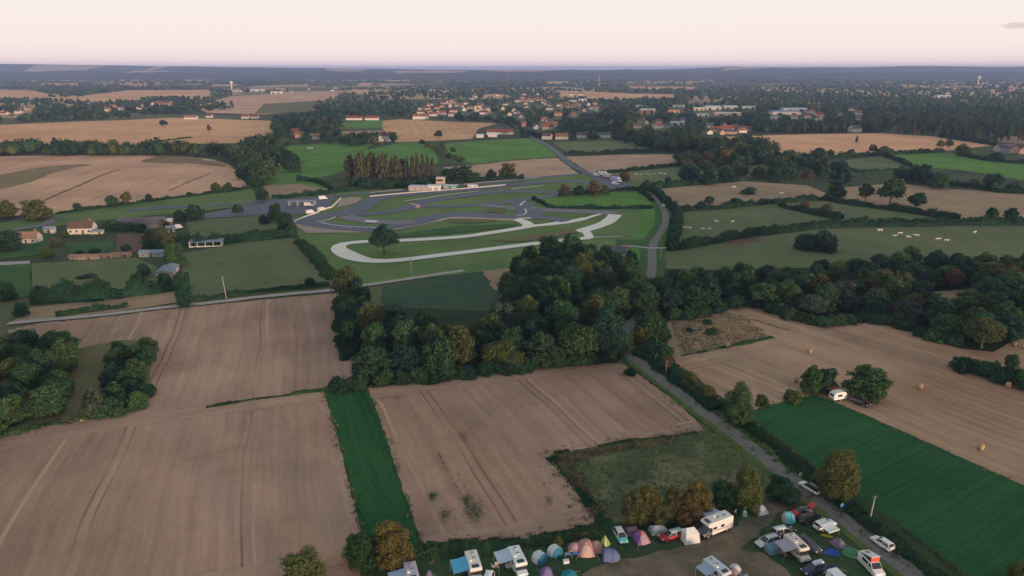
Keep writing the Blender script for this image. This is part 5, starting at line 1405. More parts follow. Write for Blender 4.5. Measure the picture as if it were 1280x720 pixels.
# ------------------------------------------------------------------ far trees: one mass that nobody could count
def far_trees():
    rng = np.random.default_rng(21)
    items = []      # x, y, w, h, tint
    HP_ = []
    for a, b_, r in HOUSES:
        dz = b_ * CP + CAM_H * SP
        HP_.append((640 + FPX * a / dz, 360 - FPX * (b_ * SP - CAM_H * CP) / dz, r * FPX / dz))
    def scatter(poly, n, w, h, tints, keepfree=False, colm=False, sp=0):
        x0, x1 = min(p[0] for p in poly), max(p[0] for p in poly); y0, y1 = min(p[1] for p in poly), max(p[1] for p in poly)
        c = 0; tries = 0
        while c < n and tries < n * 60:
            tries += 1
            px, py = rng.uniform(x0, x1), rng.uniform(y0, y1)
            if not inside(px, py, poly): continue
            if keepfree and any(inside(px, py, q) for q in OPENPX): continue
            gp = G(px, py)
            if keepfree == 2:
                q = math.sin(gp.x * 0.0031 + 1) + math.sin(gp.y * 0.0023 + 2.2) + math.sin((gp.x + gp.y) * 0.0052) + 0.8 * math.sin((gp.x * 0.7 - gp.y) * 0.0087)
                if q < -0.35: continue
            if any(abs(gp.x - a) < r * 0.8 and -r * 1.9 < gp.y - b < r * 0.8 for a, b, r in HOUSES): continue
            hp_ = h[1] * FPX / gp.y
            if any(abs(px - a) < r + 1.2 and b_ - 0.3 < py < b_ + hp_ for a, b_, r in HP_) and rng.uniform() < 0.62: continue
            if any(r > 5.5 and abs(px - a) < r + 1 and b_ - 0.3 < py < b_ + hp_ for a, b_, r in HP_): continue
            k = max(1.0, gp.y / 2600)
            items.append((gp.x, gp.y, rng.uniform(*w) * k, rng.uniform(*h), COLS[tints[rng.integers(len(tints))]], colm, gp.y)); c += 1
    mixd = ['dark', 'dark', 'green', 'mid', 'teal', 'olive', 'teal', 'dark']
    mixg = ['dark', 'green', 'teal', 'dark', 'mid']
    scatter([(-30, 190), (60, 189), (160, 190), (262, 190), (300, 200), (325, 208), (340, 222), (330, 236), (318, 232), (308, 214), (286, 204), (262, 196), (-30, 195)], 120, (9, 14), (9, 14), ['green', 'olive', 'dark', 'olive', 'green'])
    scatter([(300, 200), (305, 185), (340, 176), (352, 178), (350, 200), (345, 215), (330, 215)], 50, (8, 12), (8, 13), ['olive', 'green', 'tan', 'dark'])
    scatter([(-30, 157), (-30, 128), (60, 126), (170, 128), (235, 131), (238, 141), (150, 149), (70, 152)], 430, (8, 13), (7, 12), mixd)
    scatter([(200, 138), (225, 124), (292, 130), (292, 136), (240, 142)], 90, (8, 13), (7, 11), mixd)
    scatter([(62, 122), (62, 113), (100, 113), (104, 121)], 50, (8, 13), (8, 12), mixg)
    scatter([(340, 165), (345, 150), (425, 140), (428, 160), (424, 172), (410, 180), (350, 182)], 170, (8, 12), (7, 12), mixd)
    scatter([(425, 180), (448, 176), (470, 174), (500, 174), (490, 180), (430, 184)], 34, (8, 11), (8, 12), ['dark', 'dark', 'olive'])
    scatter([(392, 140), (395, 128), (440, 118), (500, 122), (520, 130), (515, 146), (440, 146)], 220, (8, 14), (8, 13), mixd)
    scatter([(515, 150), (520, 124), (640, 114), (760, 116), (770, 148), (700, 166), (640, 160), (600, 152)], 480, (6, 11), (4.5, 8), mixd, 1)
    scatter([(640, 172), (660, 160), (770, 150), (800, 160), (800, 176), (740, 176), (690, 174)], 150, (7, 11), (4.5, 8), mixd, 1)
    scatter([(770, 163), (785, 150), (900, 150), (960, 152), (1100, 154), (1100, 165), (940, 166), (880, 168), (850, 170)], 420, (8, 13), (8, 13), mixd, 1)
    scatter([(775, 178), (785, 164), (865, 168), (920, 178), (968, 192), (968, 206), (885, 204), (868, 192), (830, 190)], 330, (8, 12), (9, 15), ['dark', 'dark', 'green', 'green', 'olive', 'teal', 'dark', 'olive'])
    scatter([(1090, 168), (1100, 156), (1200, 158), (1290, 166), (1290, 178), (1240, 181), (1170, 172)], 200, (7, 10), (12, 18), ['dark', 'olive', 'tan', 'dark', 'green'], 0, True)
    scatter([(980, 168), (980, 155), (1100, 152), (1100, 166)], 120, (8, 11), (8, 14), ['dark', 'tan', 'green'], 0, True)
    scatter([(840, 205), (850, 198), (960, 198), (1030, 203), (1040, 212), (960, 216), (860, 214)], 60, (8, 11), (7, 10), ['dark', 'green', 'olive'], 0)
    scatter([(760, 150), (770, 128), (860, 124), (1000, 132), (1140, 130), (1290, 130), (1290, 165), (1100, 156), (900, 152)], 1100, (8, 14), (8, 13), mixg + ['olive'], 1)
    scatter([(700, 128), (720, 112), (1000, 108), (1290, 104), (1290, 132), (1000, 134)], 1700, (8, 14), (8, 13), mixg + ['olive'], 1)
    scatter([(-40, 128), (-40, 104), (340, 104), (640, 106), (720, 114), (560, 124), (430, 118), (230, 126)], 1100, (9, 15), (8, 13), mixd, 2)
    scatter([(-80, 106), (-80, 96), (1360, 96), (1360, 108), (640, 108)], 2600, (10, 18), (8, 13), mixg + ['olive'], 2)
    print('far trees', len(items))
    Vs, Fs, Ts = [], [], []; b = 0
    for (x, y, w, h, c, colm, d) in items:
        if d < 1500:
            n = 90 if d < 900 else 55
            D = rng.normal(0, 1, (n, 3)); D /= np.linalg.norm(D, axis=1, keepdims=True); D[:, 2] = np.abs(D[:, 2]) * 1.3 - 0.35
            lump = 1 + 0.28 * np.sin(D[:, 0] * 5 + x) * np.sin(D[:, 1] * 4 + y)
            ww = w * (0.45 if colm else 1)
            P = D * np.array([ww * .5, ww * .5, h * .52]) * lump[:, None] * rng.uniform(0.85, 1.1, (n, 1)) + np.array([x, y, h * .5])
            v, f = leaf_tris(P, D, (1.15 if d < 900 else 1.5) * (0.7 if colm else 1), rng)
            i = ICO1[0] * np.array([ww * .42, ww * .42, h * .47]) * rng.uniform(0.75, 1.1, (len(ICO1[0]), 1)) + np.array([x, y, h * .48])
            v = np.concatenate([v, i]); f = np.concatenate([f, ICO1[1] + 4 * n])
        else:
            i = ICO1[0] * rng.uniform(0.62, 1.15, (len(ICO1[0]), 1)) * np.array([w * .5, w * .42, h * .55]) + np.array([x, y, h * .42])
            v, f = i, ICO1[1]
        k = rng.uniform(0.68, 1.0)
        Vs.append(v); Fs.append(f + b); b += len(v); Ts.append(np.tile(np.array(c) * k, (len(v), 1)))
    me = np_mesh('distant_trees', np.concatenate(Vs), np.concatenate(Fs), LEAF_A, False, np.concatenate(Ts))
    o = link('distant_trees', me); o['kind'] = 'stuff'
far_trees()
# ------------------------------------------------------------------ vehicles
TYRE = paint((0.018, 0.018, 0.02), 0.85, 0.2, 0, 0.1, 'tyre_rubber')
RIM = paint((0.45, 0.46, 0.48), 0.35, 0.5, 0.6, 0.05, 'rim_alloy')
LAMP = paint((0.75, 0.76, 0.78), 0.15, 0.7, 0, 0.02, 'lamp_lens')
TAIL = paint((0.42, 0.02, 0.02), 0.25, 0.6, 0, 0.02, 'tail_lens')
BLACKP = paint((0.02, 0.02, 0.022), 0.6, 0.3, 0, 0.1, 'black_plastic')
def car_paint(c): return paint(c, 0.28, 0.55, 0, 0.05, 'car_paint')
CZ = CAMP_Z
def spot(front, rear):
    a, b = G(*front), G(*rear)
    m = (a + b) / 2
    return m, math.atan2(a.y - b.y, a.x - b.x), (a - b).length

def wheels(o, xs, half, r, w=0.22):
    for x in xs:
        for s in (-1, 1):
            wm = MB(); wm.disc_wheel((x, s * (half - w * .35), r), r, w); tw = wm.build('wheel', TYRE, o)
            rm = MB(); rm.disc_wheel((x, s * (half - w * .35 + 0.02 * 1) + s * 0.10, r), r * 0.62, 0.05, 12); rm.build('rim', RIM, tw)

def panel(o, name, corners, mat, off=0.012):
    a, b, c, d = [Vector(p) for p in corners]
    n = (b - a).cross(d - a).normalized() * off
    cen = (a + b + c + d) / 4
    ax = Vector((cen.x, cen.y, cen.z)) - Vector((cen.x * .4, 0, 0.7))
    if n.dot(ax) < 0: n = -n
    m = MB(); m.add([p + n for p in (a, b, c, d)] + [p - n for p in (a, b, c, d)], [(0, 1, 2, 3), (4, 5, 6, 7), (0, 1, 5, 4), (1, 2, 6, 5), (2, 3, 7, 6), (3, 0, 4, 7)])
    return m.build(name, mat, o)

def car(front, rear, col, label, style='hatch', roofcol=None, z=None, L=None, tailgate=False, name='parked_car', rails=False, racks=None):
    mid, rz, dist = spot(front, rear)
    L = L or {'hatch': 4.1, 'estate': 4.6, 'suv': 4.5}[style]
    hgt = {'hatch': 1.48, 'estate': 1.5, 'suv': 1.66}[style]
    o = empty(name, (mid.x, mid.y, CZ if z is None else z), rz); tag(o, label, 'car')
    P = car_paint(col); RP = car_paint(roofcol) if roofcol else P
    k = L / 4.2; zt = 0.94 + (hgt - 1.48) * .55
    def ring(x, w, zb, z2):
        return [(x, -w * .86, zb), (x, -w, zb + .17), (x, -w * 1.0, z2 - .17), (x, -w * .89, z2), (x, -w * .4, z2 + .025), (x, w * .4, z2 + .025), (x, w * .89, z2), (x, w, z2 - .17), (x, w, zb + .17), (x, w * .86, zb)]
    b = MB(); b.loft([ring(-2.1 * k, .70, .42, zt - .12), ring(-2.02 * k, .83, .32, zt), ring(-1.2 * k, .88, .24, zt + .01), ring(0, .885, .22, zt), ring(.95 * k, .88, .24, zt - .01), ring(1.35 * k, .865, .24, zt - .05), ring(1.85 * k, .81, .28, zt - .17), ring(2.06 * k, .70, .34, zt - .30), ring(2.12 * k, .60, .40, zt - .38)])
    body = b.build('body', P, o)
    rx = {'hatch': -1.58, 'estate': -1.80, 'suv': -1.78}[style] * k; rb_ = {'hatch': -1.98, 'estate': -2.02, 'suv': -2.0}[style] * k
    fx, fb = 0.22 * k, 1.02 * k; wr, wb = .59, .79; zr = hgt - .05
    zb_ = zt - 0.01
    r = MB()
    r.loft([[(rx - .05, -wr, zr - .02), (rx, -wr * .97, zr + .03), (rx, wr * .97, zr + .03), (rx - .05, wr, zr - .02)],
            [(-.5, -wr - .02, zr), (-.5, -wr * .9, zr + .065), (-.5, wr * .9, zr + .065), (-.5, wr + .02, zr)],
            [(fx + .04, -wr, zr - .03), (fx, -wr * .95, zr + .02), (fx, wr * .95, zr + .02), (fx + .04, wr, zr - .03)]])
    for s in (-1, 1):
        for (xa, xb) in ((fx, fb), (-.55 * k, -.5 * k), (rx, rb_)):
            r.tube([(xa, s * wr, zr), (xb, s * wb, zb_)], 0.05, 5)
    if rails:
        for s in (-1, 1): r.tube([(rx + .2, s * wr * .92, zr + .10), (fx - .1, s * wr * .92, zr + .10)], 0.025, 5)
    r.build('roof', RP, o)
    gl = glass()
    panel(o, 'windscreen', [(fx + .03, -wr, zr - .02), (fx + .03, wr, zr - .02), (fb, wb * .97, zb_), (fb, -wb * .97, zb_)], gl)
    if not tailgate: panel(o, 'rear_window', [(rx - .03, -wr, zr - .03), (rx - .03, wr, zr - .03), (rb_ + .03, wb * .95, zb_ + .06), (rb_ + .03, -wb * .95, zb_ + .06)], gl)
    for s in (-1, 1):
        panel(o, 'side_window', [(fx, s * wr, zr - .02), (-.52 * k, s * (wr + .01), zr - .02), (-.52 * k, s * wb, zb_), (fb - .05, s * wb, zb_)], gl)
        panel(o, 'side_window', [(-.56 * k, s * (wr + .01), zr - .02), (rx, s * wr, zr - .02), (rb_, s * wb, zb_), (-.56 * k, s * wb, zb_)], gl)
        MB().ball((1.93 * k, s * .60, zt - .27), (.16, .17, .09), 8, 6).build('headlight', LAMP, o)
        MB().box((-2.06 * k, s * .64, zt - .10), (.12, .22, .22)).build('tail_light', TAIL, o)
        MB().ball((.82 * k, s * .95, zt + .06), (.09, .11, .07), 6, 5).build('mirror', P, o)
    m = MB(); m.box((2.09 * k, 0, .46), (.07, 1.0, .16)); m.build('grille', BLACKP, o)
    m = MB(); m.box((-2.105 * k, 0, .60), (.03, .5, .11)); m.build('number_plate', WHITE, o)
    wheels(o, (1.30 * k, -1.28 * k), .86, .33)
    if tailgate:
        MB().box((rx - .55, 0, zr + .42), (1.15, 1.2, .07), 0, 1, R(38)).build('tailgate', P, o)
        m = MB(); m.box((rb_ + .1, 0, zt + .22), (.1, 1.3, .5)); m.build('boot_opening', DARK, o)
    if racks: m = MB(); m.box((-.7, 0, zr + .26), (1.9, .8, .34), 0, .85); m.build('roof_box', paint(racks, .4, .4, 0, .1, 'roof_box'), o)
    return o

def prism(o, name, prof, w, mat, tuck=0.06):
    H = max(p[1] for p in prof); n = len(prof); vs = []
    for s in (-1, 1):
        for x, zz in prof: vs.append((x, s * w / 2 * (1 - tuck * (zz / H) ** 2), zz))
    m = MB(); m.add(vs, [tuple(range(n)), tuple(range(2 * n - 1, n - 1, -1))] + [(i, (i + 1) % n, n + (i + 1) % n, n + i) for i in range(n)])
    ob = m.build(name, mat, o)
    bv = ob.modifiers.new('soft_edges', 'BEVEL'); bv.width = 0.07; bv.segments = 2; bv.limit_method = 'ANGLE'
    return ob

def awning(o, x, side, L, dep, z, mat, W_, drop=0.35):
    """cloth roof stretched out from the vehicle's flank on two poles"""
    y0 = side * W_ / 2; y1 = side * (W_ / 2 + dep)
    m = MB(); n = 6; rows = []
    for i in range(n + 1):
        u = i / n; sag = -0.10 * math.sin(math.pi * u)
        rows.append([(x - L / 2, y0 + (y1 - y0) * u, z - drop * u + sag), (x + L / 2, y0 + (y1 - y0) * u, z - drop * u + sag)])
    vs = [p for r_ in rows for p in r_]; m.add(vs, [(2 * i, 2 * i + 1, 2 * i + 3, 2 * i + 2) for i in range(n)], True)
    m.add([(p[0], p[1], p[2] - .04) for p in vs], [(2 * i, 2 * i + 1, 2 * i + 3, 2 * i + 2) for i in range(n)], True)
    m.add([vs[-2], vs[-1], (vs[-1][0], vs[-1][1], vs[-1][2] - .22), (vs[-2][0], vs[-2][1], vs[-2][2] - .22)], [(0, 1, 2, 3)])
    a = m.build('awning', mat, o)
    for s in (-1, 1):
        MB().tube([(x + s * (L / 2 - .1), y1, 0), (x + s * (L / 2 - .1), y1, z - drop)], .03, 6).build('awning_pole', RIM, a)

def camper(front, rear, label, L=5.6, W_=2.1, H=2.6, kind='coach', bodyc=(.72, .70, .68), cabc=None, name='camper_van', cat='camper van', z=None, stripe=None, awn=None, poptop=None, over=True, skylights=((-.5, .5), (-1.9, .5))):
    mid, rz, d = spot(front, rear)
    o = empty(name, (mid.x, mid.y, CZ if z is None else z), rz); tag(o, label, cat)
    BP = paint(bodyc, .4, .5, 0, .12, 'camper_paint'); CPt = paint(cabc, .35, .5, 0, .08, 'cab_paint') if cabc else BP
    h = L / 2; gl = glass()
    if kind == 'coach':
        xb = h - 1.75
        prof = [(-h, .55), (-h, H - .12), (-h + .15, H), (xb - .2, H)] + ([(h - .95, H - .12), (h - .72, H - .42), (h - .85, H - .72), (xb + .25, H - .98), (xb, H - 1.0)] if over else [(xb, H - .15)]) + [(xb, .45)]
        prism(o, 'living_box', prof, W_, BP, .03)
        prism(o, 'cab', [(xb + .006, .38), (xb + .006, H - 1.06), (xb + .45, H - 1.05), (h - .75, 1.18), (h - .08, .98), (h, .75), (h, .36)], W_ * .88, CPt, .1)
        panel(o, 'windscreen', [(xb + .52, -W_ * .38, H - 1.12), (xb + .52, W_ * .38, H - 1.12), (h - .76, W_ * .40, 1.24), (h - .76, -W_ * .40, 1.24)], gl, .03)
        for s in (-1, 1):
            panel(o, 'cab_window', [(xb + .12, s * W_ * .432, H - 1.15), (xb + .48, s * W_ * .432, H - 1.15), (h - .95, s * W_ * .438, 1.28), (xb + .12, s * W_ * .438, 1.2)], gl, .02)
        if over: panel(o, 'roof_window', [(xb + .05, -W_ * .28, H + .0), (xb + .05, W_ * .28, H + .0), (h - 1.0, W_ * .28, H - .11), (h - 1.0, -W_ * .28, H - .11)], gl, .03)
        for s in (-1, 1):
            for cx in (xb - .55, xb - 2.3):
                if cx > -h + .6: MB().box((cx, s * (W_ / 2 - .015), 1.75), (.85, .05, .5)).build('side_window', gl, o)
            if stripe:
                MB().box((xb - L * .28, s * (W_ / 2 + .002), 1.22), (L * .52, .03, .16)).build('stripe', paint(stripe, .4, .4, 0, .05, 'stripe'), o)
        m = MB(); m.box((-h - .01, 0, 1.7), (.05, W_ * .5, .55)); m.build('rear_window', gl, o)
        for (sx, sz) in skylights: MB().box((sx, .15, H + .06), (.55, .55, .12), 0, .85).build('skylight', paint((.25, .28, .32), .3, .5, 0, .1, 'skylight'), o)
        MB().box((-.1, -.5, H + .09), (.8, .5, .16), 0, .8).build('roof_vent', WHITE, o)
    else:
        prof = [(-h, .42), (-h, H - .1), (-h + .12, H), (h - 1.65, H), (h - .85, 1.2), (h - .1, .98), (h, .75), (h, .38)]
        prism(o, 'body', prof, W_, BP, .1)
        panel(o, 'windscreen', [(h - 1.6, -W_ * .40, H - .06), (h - 1.6, W_ * .40, H - .06), (h - .9, W_ * .43, 1.26), (h - .9, -W_ * .43, 1.26)], gl, .03)
        for s in (-1, 1):
            ys = s * W_ * .475
            panel(o, 'cab_window', [(h - 1.95, ys * .965, H - .2), (h - 1.62, ys * .965, H - .2), (h - 1.08, ys, 1.28), (h - 1.95, ys, 1.22)], gl, .02)
            panel(o, 'side_window', [(-h + 1.2, ys * .965, H - .2), (h - 2.2, ys * .965, H - .2), (h - 2.2, ys, 1.25), (-h + 1.2, ys, 1.25)], gl, .02)
        panel(o, 'rear_window', [(-h, -W_ * .36, H - .2), (-h, W_ * .36, H - .2), (-h, W_ * .38, 1.25), (-h, -W_ * .38, 1.25)], gl, .02)
        if poptop:
            x0, x1, up = -h + .25, h - 1.75, .95
            m = MB(); ww = W_ * .42
            m.add([(x0, -ww, H + .08), (x1 + .1, -ww, H + up), (x1 + .1, ww, H + up), (x0, ww, H + .08), (x0, -ww, H + .18), (x1 + .1, -ww, H + up + .1), (x1 + .1, ww, H + up + .1), (x0, ww, H + .18)], [(0, 1, 2, 3), (4, 5, 6, 7), (0, 1, 5, 4), (1, 2, 6, 5), (2, 3, 7, 6), (3, 0, 4, 7)])
            rp_ = m.build('pop_top', BP, o)
            m = MB(); m.add([(x0 + .1, -ww * .94, H), (x1, -ww * .94, H), (x1, -ww * .94, H + up), (x0 + .1, ww * .94, H), (x1, ww * .94, H), (x1, ww * .94, H + up)], [(0, 1, 2), (3, 4, 5)])
            m.build('side_canvas', cloth((.06, .06, .09), 'canvas'), rp_)
            m = MB(); m.add([(x1 + .02, -ww * .95, H - .02), (x1 + .02, ww * .95, H - .02), (x1 + .02, ww * .95, H + up), (x1 + .02, -ww * .95, H + up)], [(0, 1, 2, 3)]); m.build('front_canvas', cloth(poptop, 'canvas'), rp_)
            MB().box(((x0 + x1) / 2 - .6, 0, H + up * .40 + .14), (.7, .6, .05), 0, 1, -math.atan2(up - .08, x1 - x0)).build('skylight', glass(), rp_)
        if stripe:
            for s in (-1, 1): MB().box((-.2, s * (W_ / 2 - .01), .95), (L * .8, .03, .12)).build('stripe', paint(stripe, .4, .4, 0, .05, 'stripe'), o)
    for s in (-1, 1):
        MB().box((h - .03, s * W_ * .36, .84), (.08, .3, .18)).build('headlight', LAMP, o)
        MB().box((-h - .015, s * W_ * .42, .95), (.05, .16, .34)).build('tail_light', TAIL, o)
    m = MB(); m.box((h + .02, 0, .48), (.1, W_ * .84, .2)); m.build('bumper', BLACKP, o)
    wheels(o, (h - .95, -h + 1.35), W_ * .44, .36, .24)
    if awn: awning(o, awn[0], awn[1], awn[2], awn[3], H - .1, cloth(awn[4], 'awning_cloth'), W_)
    return o

LZ = LANE_Z
car((1091, 677), (1113, 692), (.74, .75, .78), 'white hatchback driving up the lane near the lower right', 'hatch', z=LZ, name='car')
car((1004, 610), (1019, 619), (.68, .71, .70), 'white estate car with dark glass roof on the lane by the camp entrance', 'estate', roofcol=(.02, .025, .03), z=LZ, name='car')
car((829.6, 263), (829.2, 256), (.8, .8, .8), 'tiny white car on the far lane beside the circuit', 'hatch', z=LZ, name='car')
o = car((1041, 658), (1020, 665), (.76, .77, .80), 'white estate car with white side awning next to the mauve tent', 'estate', rails=True)
awning(o, -.9, -1, 2.6, 2.1, 1.62, cloth((.70, .72, .76), 'awning_cloth'), 1.5, .25)
car((1022, 651), (1003, 656), (.015, .016, .018), 'black estate car between the red car and the white estate', 'estate', rails=True)
car((989, 648), (1012, 644), (.50, .025, .035), 'red car with raised tailgate and black roof next to the cyan tent', 'hatch', roofcol=(.02, .02, .03), tailgate=True)
car((948, 686), (969, 679), (.50, .52, .56), 'silver estate car left of the cream camper', 'estate', rails=True)
car((990, 667), (967, 672), (.02, .025, .035), 'black car with white roof stripe and raised tailgate behind the cream camper', 'estate', roofcol=(.66, .72, .76), tailgate=True)
car((1021, 694), (1001, 679), (.05, .065, .09), 'dark blue grey estate car right of the cream camper', 'estate', roofcol=(.05, .06, .085))
car((1002, 722), (1031, 714), (.02, .03, .09), 'navy car with pale bonnet at the bottom edge', 'suv', rails=True, racks=(.55, .6, .66))
car((827, 678), (850, 672), (.42, .02, .025), 'red estate car with silver roof joined to the white gable tent', 'estate', roofcol=(.55, .57, .60))
car((780, 684), (771, 667), (.12, .42, .44), 'turquoise car with silver roof beside the lime tipi tent', 'hatch', roofcol=(.62, .58, .58))
car((1084, 511), (1065, 504), (.02, .02, .028), 'dark estate car parked under the big round tree', 'estate')
car((606, 745), (612, 726), (.70, .73, .76), 'pale car cut by the bottom edge next to the white camper', 'suv')

camper((874, 674), (911, 660), 'white motorhome with dark cab and grey side decals under the golden trees', 6.6, 2.25, 2.95, 'coach', (.74, .72, .71), (.10, .11, .13), 'motorhome', 'motorhome', stripe=(.28, .24, .26), awn=(-.6, -1, 3.6, 2.0, (.50, .56, .66)))
camper((1006, 706), (985, 686), 'cream camper with overcab bed and lilac grey awning amid the parked cars', 5.2, 2.05, 2.65, 'coach', (.66, .58, .50), None, 'camper_van', stripe=(.35, .16, .10), awn=(-.2, -1, 2.9, 2.4, (.36, .34, .40)))
camper((1100, 727), (1076, 702), 'white van with raised pop top and red canvas beside the lane', 4.9, 1.9, 2.0, 'van', (.74, .74, .76), None, 'camper_van', poptop=(.66, .12, .08), stripe=(.50, .20, .10))
camper((655, 729), (640, 698), 'white camper with pale blue awning and bluish cab at the bottom edge', 5.6, 2.1, 2.6, 'coach', (.70, .74, .77), (.52, .66, .72), 'camper_van', over=True, awn=(-1.0, -1, 3.2, 2.4, (.46, .56, .68)))
camper((597, 734), (588, 705), 'cream camper with bright blue awning at the bottom edge', 5.6, 2.1, 2.6, 'coach', (.74, .70, .66), None, 'camper_van', awn=(.2, -1, 3.6, 2.6, (.10, .42, .66)), stripe=(.62, .36, .26))
camper((519, 748), (512, 719), 'lilac roofed camper with pale blue awning below the orange tinged tree', 5.4, 2.1, 2.5, 'coach', (.50, .47, .54), None, 'camper_van', awn=(.4, -1, 3.6, 2.6, (.34, .46, .62)))
camper((908, 735), (886, 717), 'blue grey camper with grey awning cut by the bottom edge', 5.4, 2.05, 2.5, 'coach', (.50, .56, .64), None, 'camper_van', awn=(-.8, -1, 2.6, 2.0, (.30, .38, .48)))
camper((1062, 752), (1040, 732), 'white topped van mostly below the bottom edge near the navy car', 5.2, 2.05, 2.55, 'van', (.72, .76, .80), None, 'camper_van')

# caravan with red awning under the twin trees
mid, rz, d = spot((1040, 502), (1053, 500))
o = empty('caravan', (mid.x, mid.y, 0.3), rz); tag(o, 'small white caravan with red awning under the twin trees', 'caravan')
prism(o, 'body', [(-1.9, .5), (-2.0, 1.2), (-1.7, 2.1), (-1.2, 2.4), (1.2, 2.4), (1.8, 2.0), (2.0, 1.1), (1.9, .5)], 2.0, WHITE, .05)
for s in (-1, 1): MB().box((.2, s * .98, 1.55), (1.3, .06, .55)).build('side_window', glass(), o)
MB().box((1.86, 0, 1.65), (.08, 1.3, .5), 0, 1, R(-18)).build('front_window', glass(), o)
MB().tube([(1.9, 0, .5), (3.0, 0, .45)], .06, 6).build('drawbar', BLACKP, o)
wheels(o, (-.1,), .92, .32)
awning(o, -.3, -1, 3.4, 2.3, 2.4, cloth((.42, .10, .08), 'awning_cloth'), 2.0); 

# trucks parked beyond the circuit
def truck(px, py, rz, c, cabc, label, L=9.5):
    g = G(px, py); o = empty('parked_truck', (g.x, g.y, LZ), R(rz)); tag(o, label, 'truck')
    m = MB(); m.box((-1.1, 0, 2.3), (L - 2.4, 2.5, 2.7)); m.build('cargo_box', paint(c, .5, .4, 0, .1, 'truck_box'), o)
    prism(o, 'cab', [(L / 2 - 2.1, .5), (L / 2 - 2.1, 2.9), (L / 2 - .5, 2.9), (L / 2 - .1, 1.6), (L / 2, .5)], 2.4, paint(cabc, .4, .5, 0, .1, 'truck_cab'), .05)
    panel(o, 'windscreen', [(L / 2 - .47, -1.0, 2.75), (L / 2 - .47, 1.0, 2.75), (L / 2 - .12, 1.05, 1.7), (L / 2 - .12, -1.05, 1.7)], glass(), .04)
    m = MB(); m.box((-.4, 0, .78), (L - 1.6, 1.0, .25)); m.build('chassis', BLACKP, o)
    wheels(o, (L / 2 - 1.1, -L / 2 + 1.6, -L / 2 + 2.7), 1.12, .48, .3)
truck(754, 221, -52, (.80, .80, .82), (.75, .75, .78), 'white truck at the upper end of the parked truck row')
truck(760, 223.5, -52, (.72, .55, .55), (.6, .2, .2), 'pinkish truck in the middle of the parked truck row')
truck(770, 228, -52, (.38, .46, .72), (.7, .72, .8), 'blue truck at the lower end of the parked truck row')
def van(px, py, rz, label):
    g = G(px, py); o = empty('parked_van', (g.x, g.y, LZ), R(rz)); tag(o, label, 'van')
    prism(o, 'body', [(-2.6, .4), (-2.6, 2.3), (1.2, 2.3), (1.9, 1.2), (2.6, .95), (2.6, .4)], 2.0, WHITE, .08)
    panel(o, 'windscreen', [(1.26, -.85, 2.2), (1.26, .85, 2.2), (1.86, .9, 1.28), (1.86, -.9, 1.28)], glass(), .03)
    wheels(o, (1.6, -1.6), .92, .34)
van(388, 268, 40, 'white van parked at the corner of the circuit barrier')
van(402, 264.5, 60, 'white van parked near the bend in the barrier')
van(404, 250, 20, 'white van alone on the circuit paddock')
van(386, 258.5, 0, 'white van beside the blue paddock canopy')
van(746, 220.5, -40, 'white van at the corner of the truck parking')
van(769, 231.5, -40, 'white van below the blue truck')
van(516, 239.5, 0, 'white van at the left end of the pit garages')
van(244, 274, 10, 'white van beside the dark trees at the barn end')
van(222, 287, 60, 'white caravan like van in the orchard by the barn')
g = G(378, 258); o = empty('paddock_canopy', (g.x, g.y, LZ), R(3)); tag(o, 'long pale blue canopy on the circuit paddock', 'canopy')
m = MB(); m.box((0, 0, 3.1), (17, 5, .25)); m.build('canopy_roof', ROOF['blue'], o)
for i in range(4):
    for s in (-1, 1): MB().box((-7.5 + 5 * i, s * 2.1, 1.5), (.2, .2, 3.0)).build('post', WHITE, o)

# ------------------------------------------------------------------ tents
ROPE = paint((.5, .48, .42), .8, .2, 0, .1, 'guy_rope')
def dome(px, py, L, W_, h, col, label, door=None, rz=0, doorside=1, inner=None, name='tent', split=None):
    g = G(px, py); o = empty(name, (g.x, g.y, CZ), R(rz)); tag(o, label, 'tent')
    L *= .92; W_ *= .92; h *= .88; n = 8; fl, dr, sp_ = MB(), MB(), MB()
    def P(i, j, k=1.0):
        u, v = -1 + 2 * i / n, -1 + 2 * j / n
        e = ((1 - abs(u) ** 1.9) * (1 - abs(v) ** 2.0)) ** 0.72
        sq = 1 - 0.10 * (abs(u * v)) ** 1.2
        return (u * L / 2 * sq * k, v * W_ / 2 * sq * k, h * e * k + 0.02)
    for i in range(n):
        for j in range(n):
            u, v = -1 + 2 * (i + .5) / n, -1 + 2 * (j + .5) / n
            tgt = fl
            if door and u * doorside > .38 and abs(v) < .62: tgt = dr
            elif split and v < split[0]: tgt = sp_
            tgt.add([P(i, j), P(i + 1, j), P(i + 1, j + 1), P(i, j + 1)], [(0, 1, 2, 3)], False)
    f = fl.build('flysheet', cloth(col), o)
    if door: dr.build('door_panel', cloth(door), o)
    if split: sp_.build('side_panel', cloth(split[1]), o)
    for s in (1, -1):
        pts = [P(i, i if s == 1 else n - i, 1.015) for i in range(n + 1)]
        MB().tube(pts, .04, 5, False).build('pole', cloth(tuple(x * .55 for x in col), 'pole_sleeve'), o)
    e0 = max(L, W_) * .5
    for sx in (-1, 1):
        for sy in (-1, 1): MB().tube([(sx * L * .30, sy * W_ * .30, h * .5), (sx * (L * .5 + .55), sy * (W_ * .5 + .5), .02)], .014, 4, False).build('guy_rope', ROPE, o)
    return o

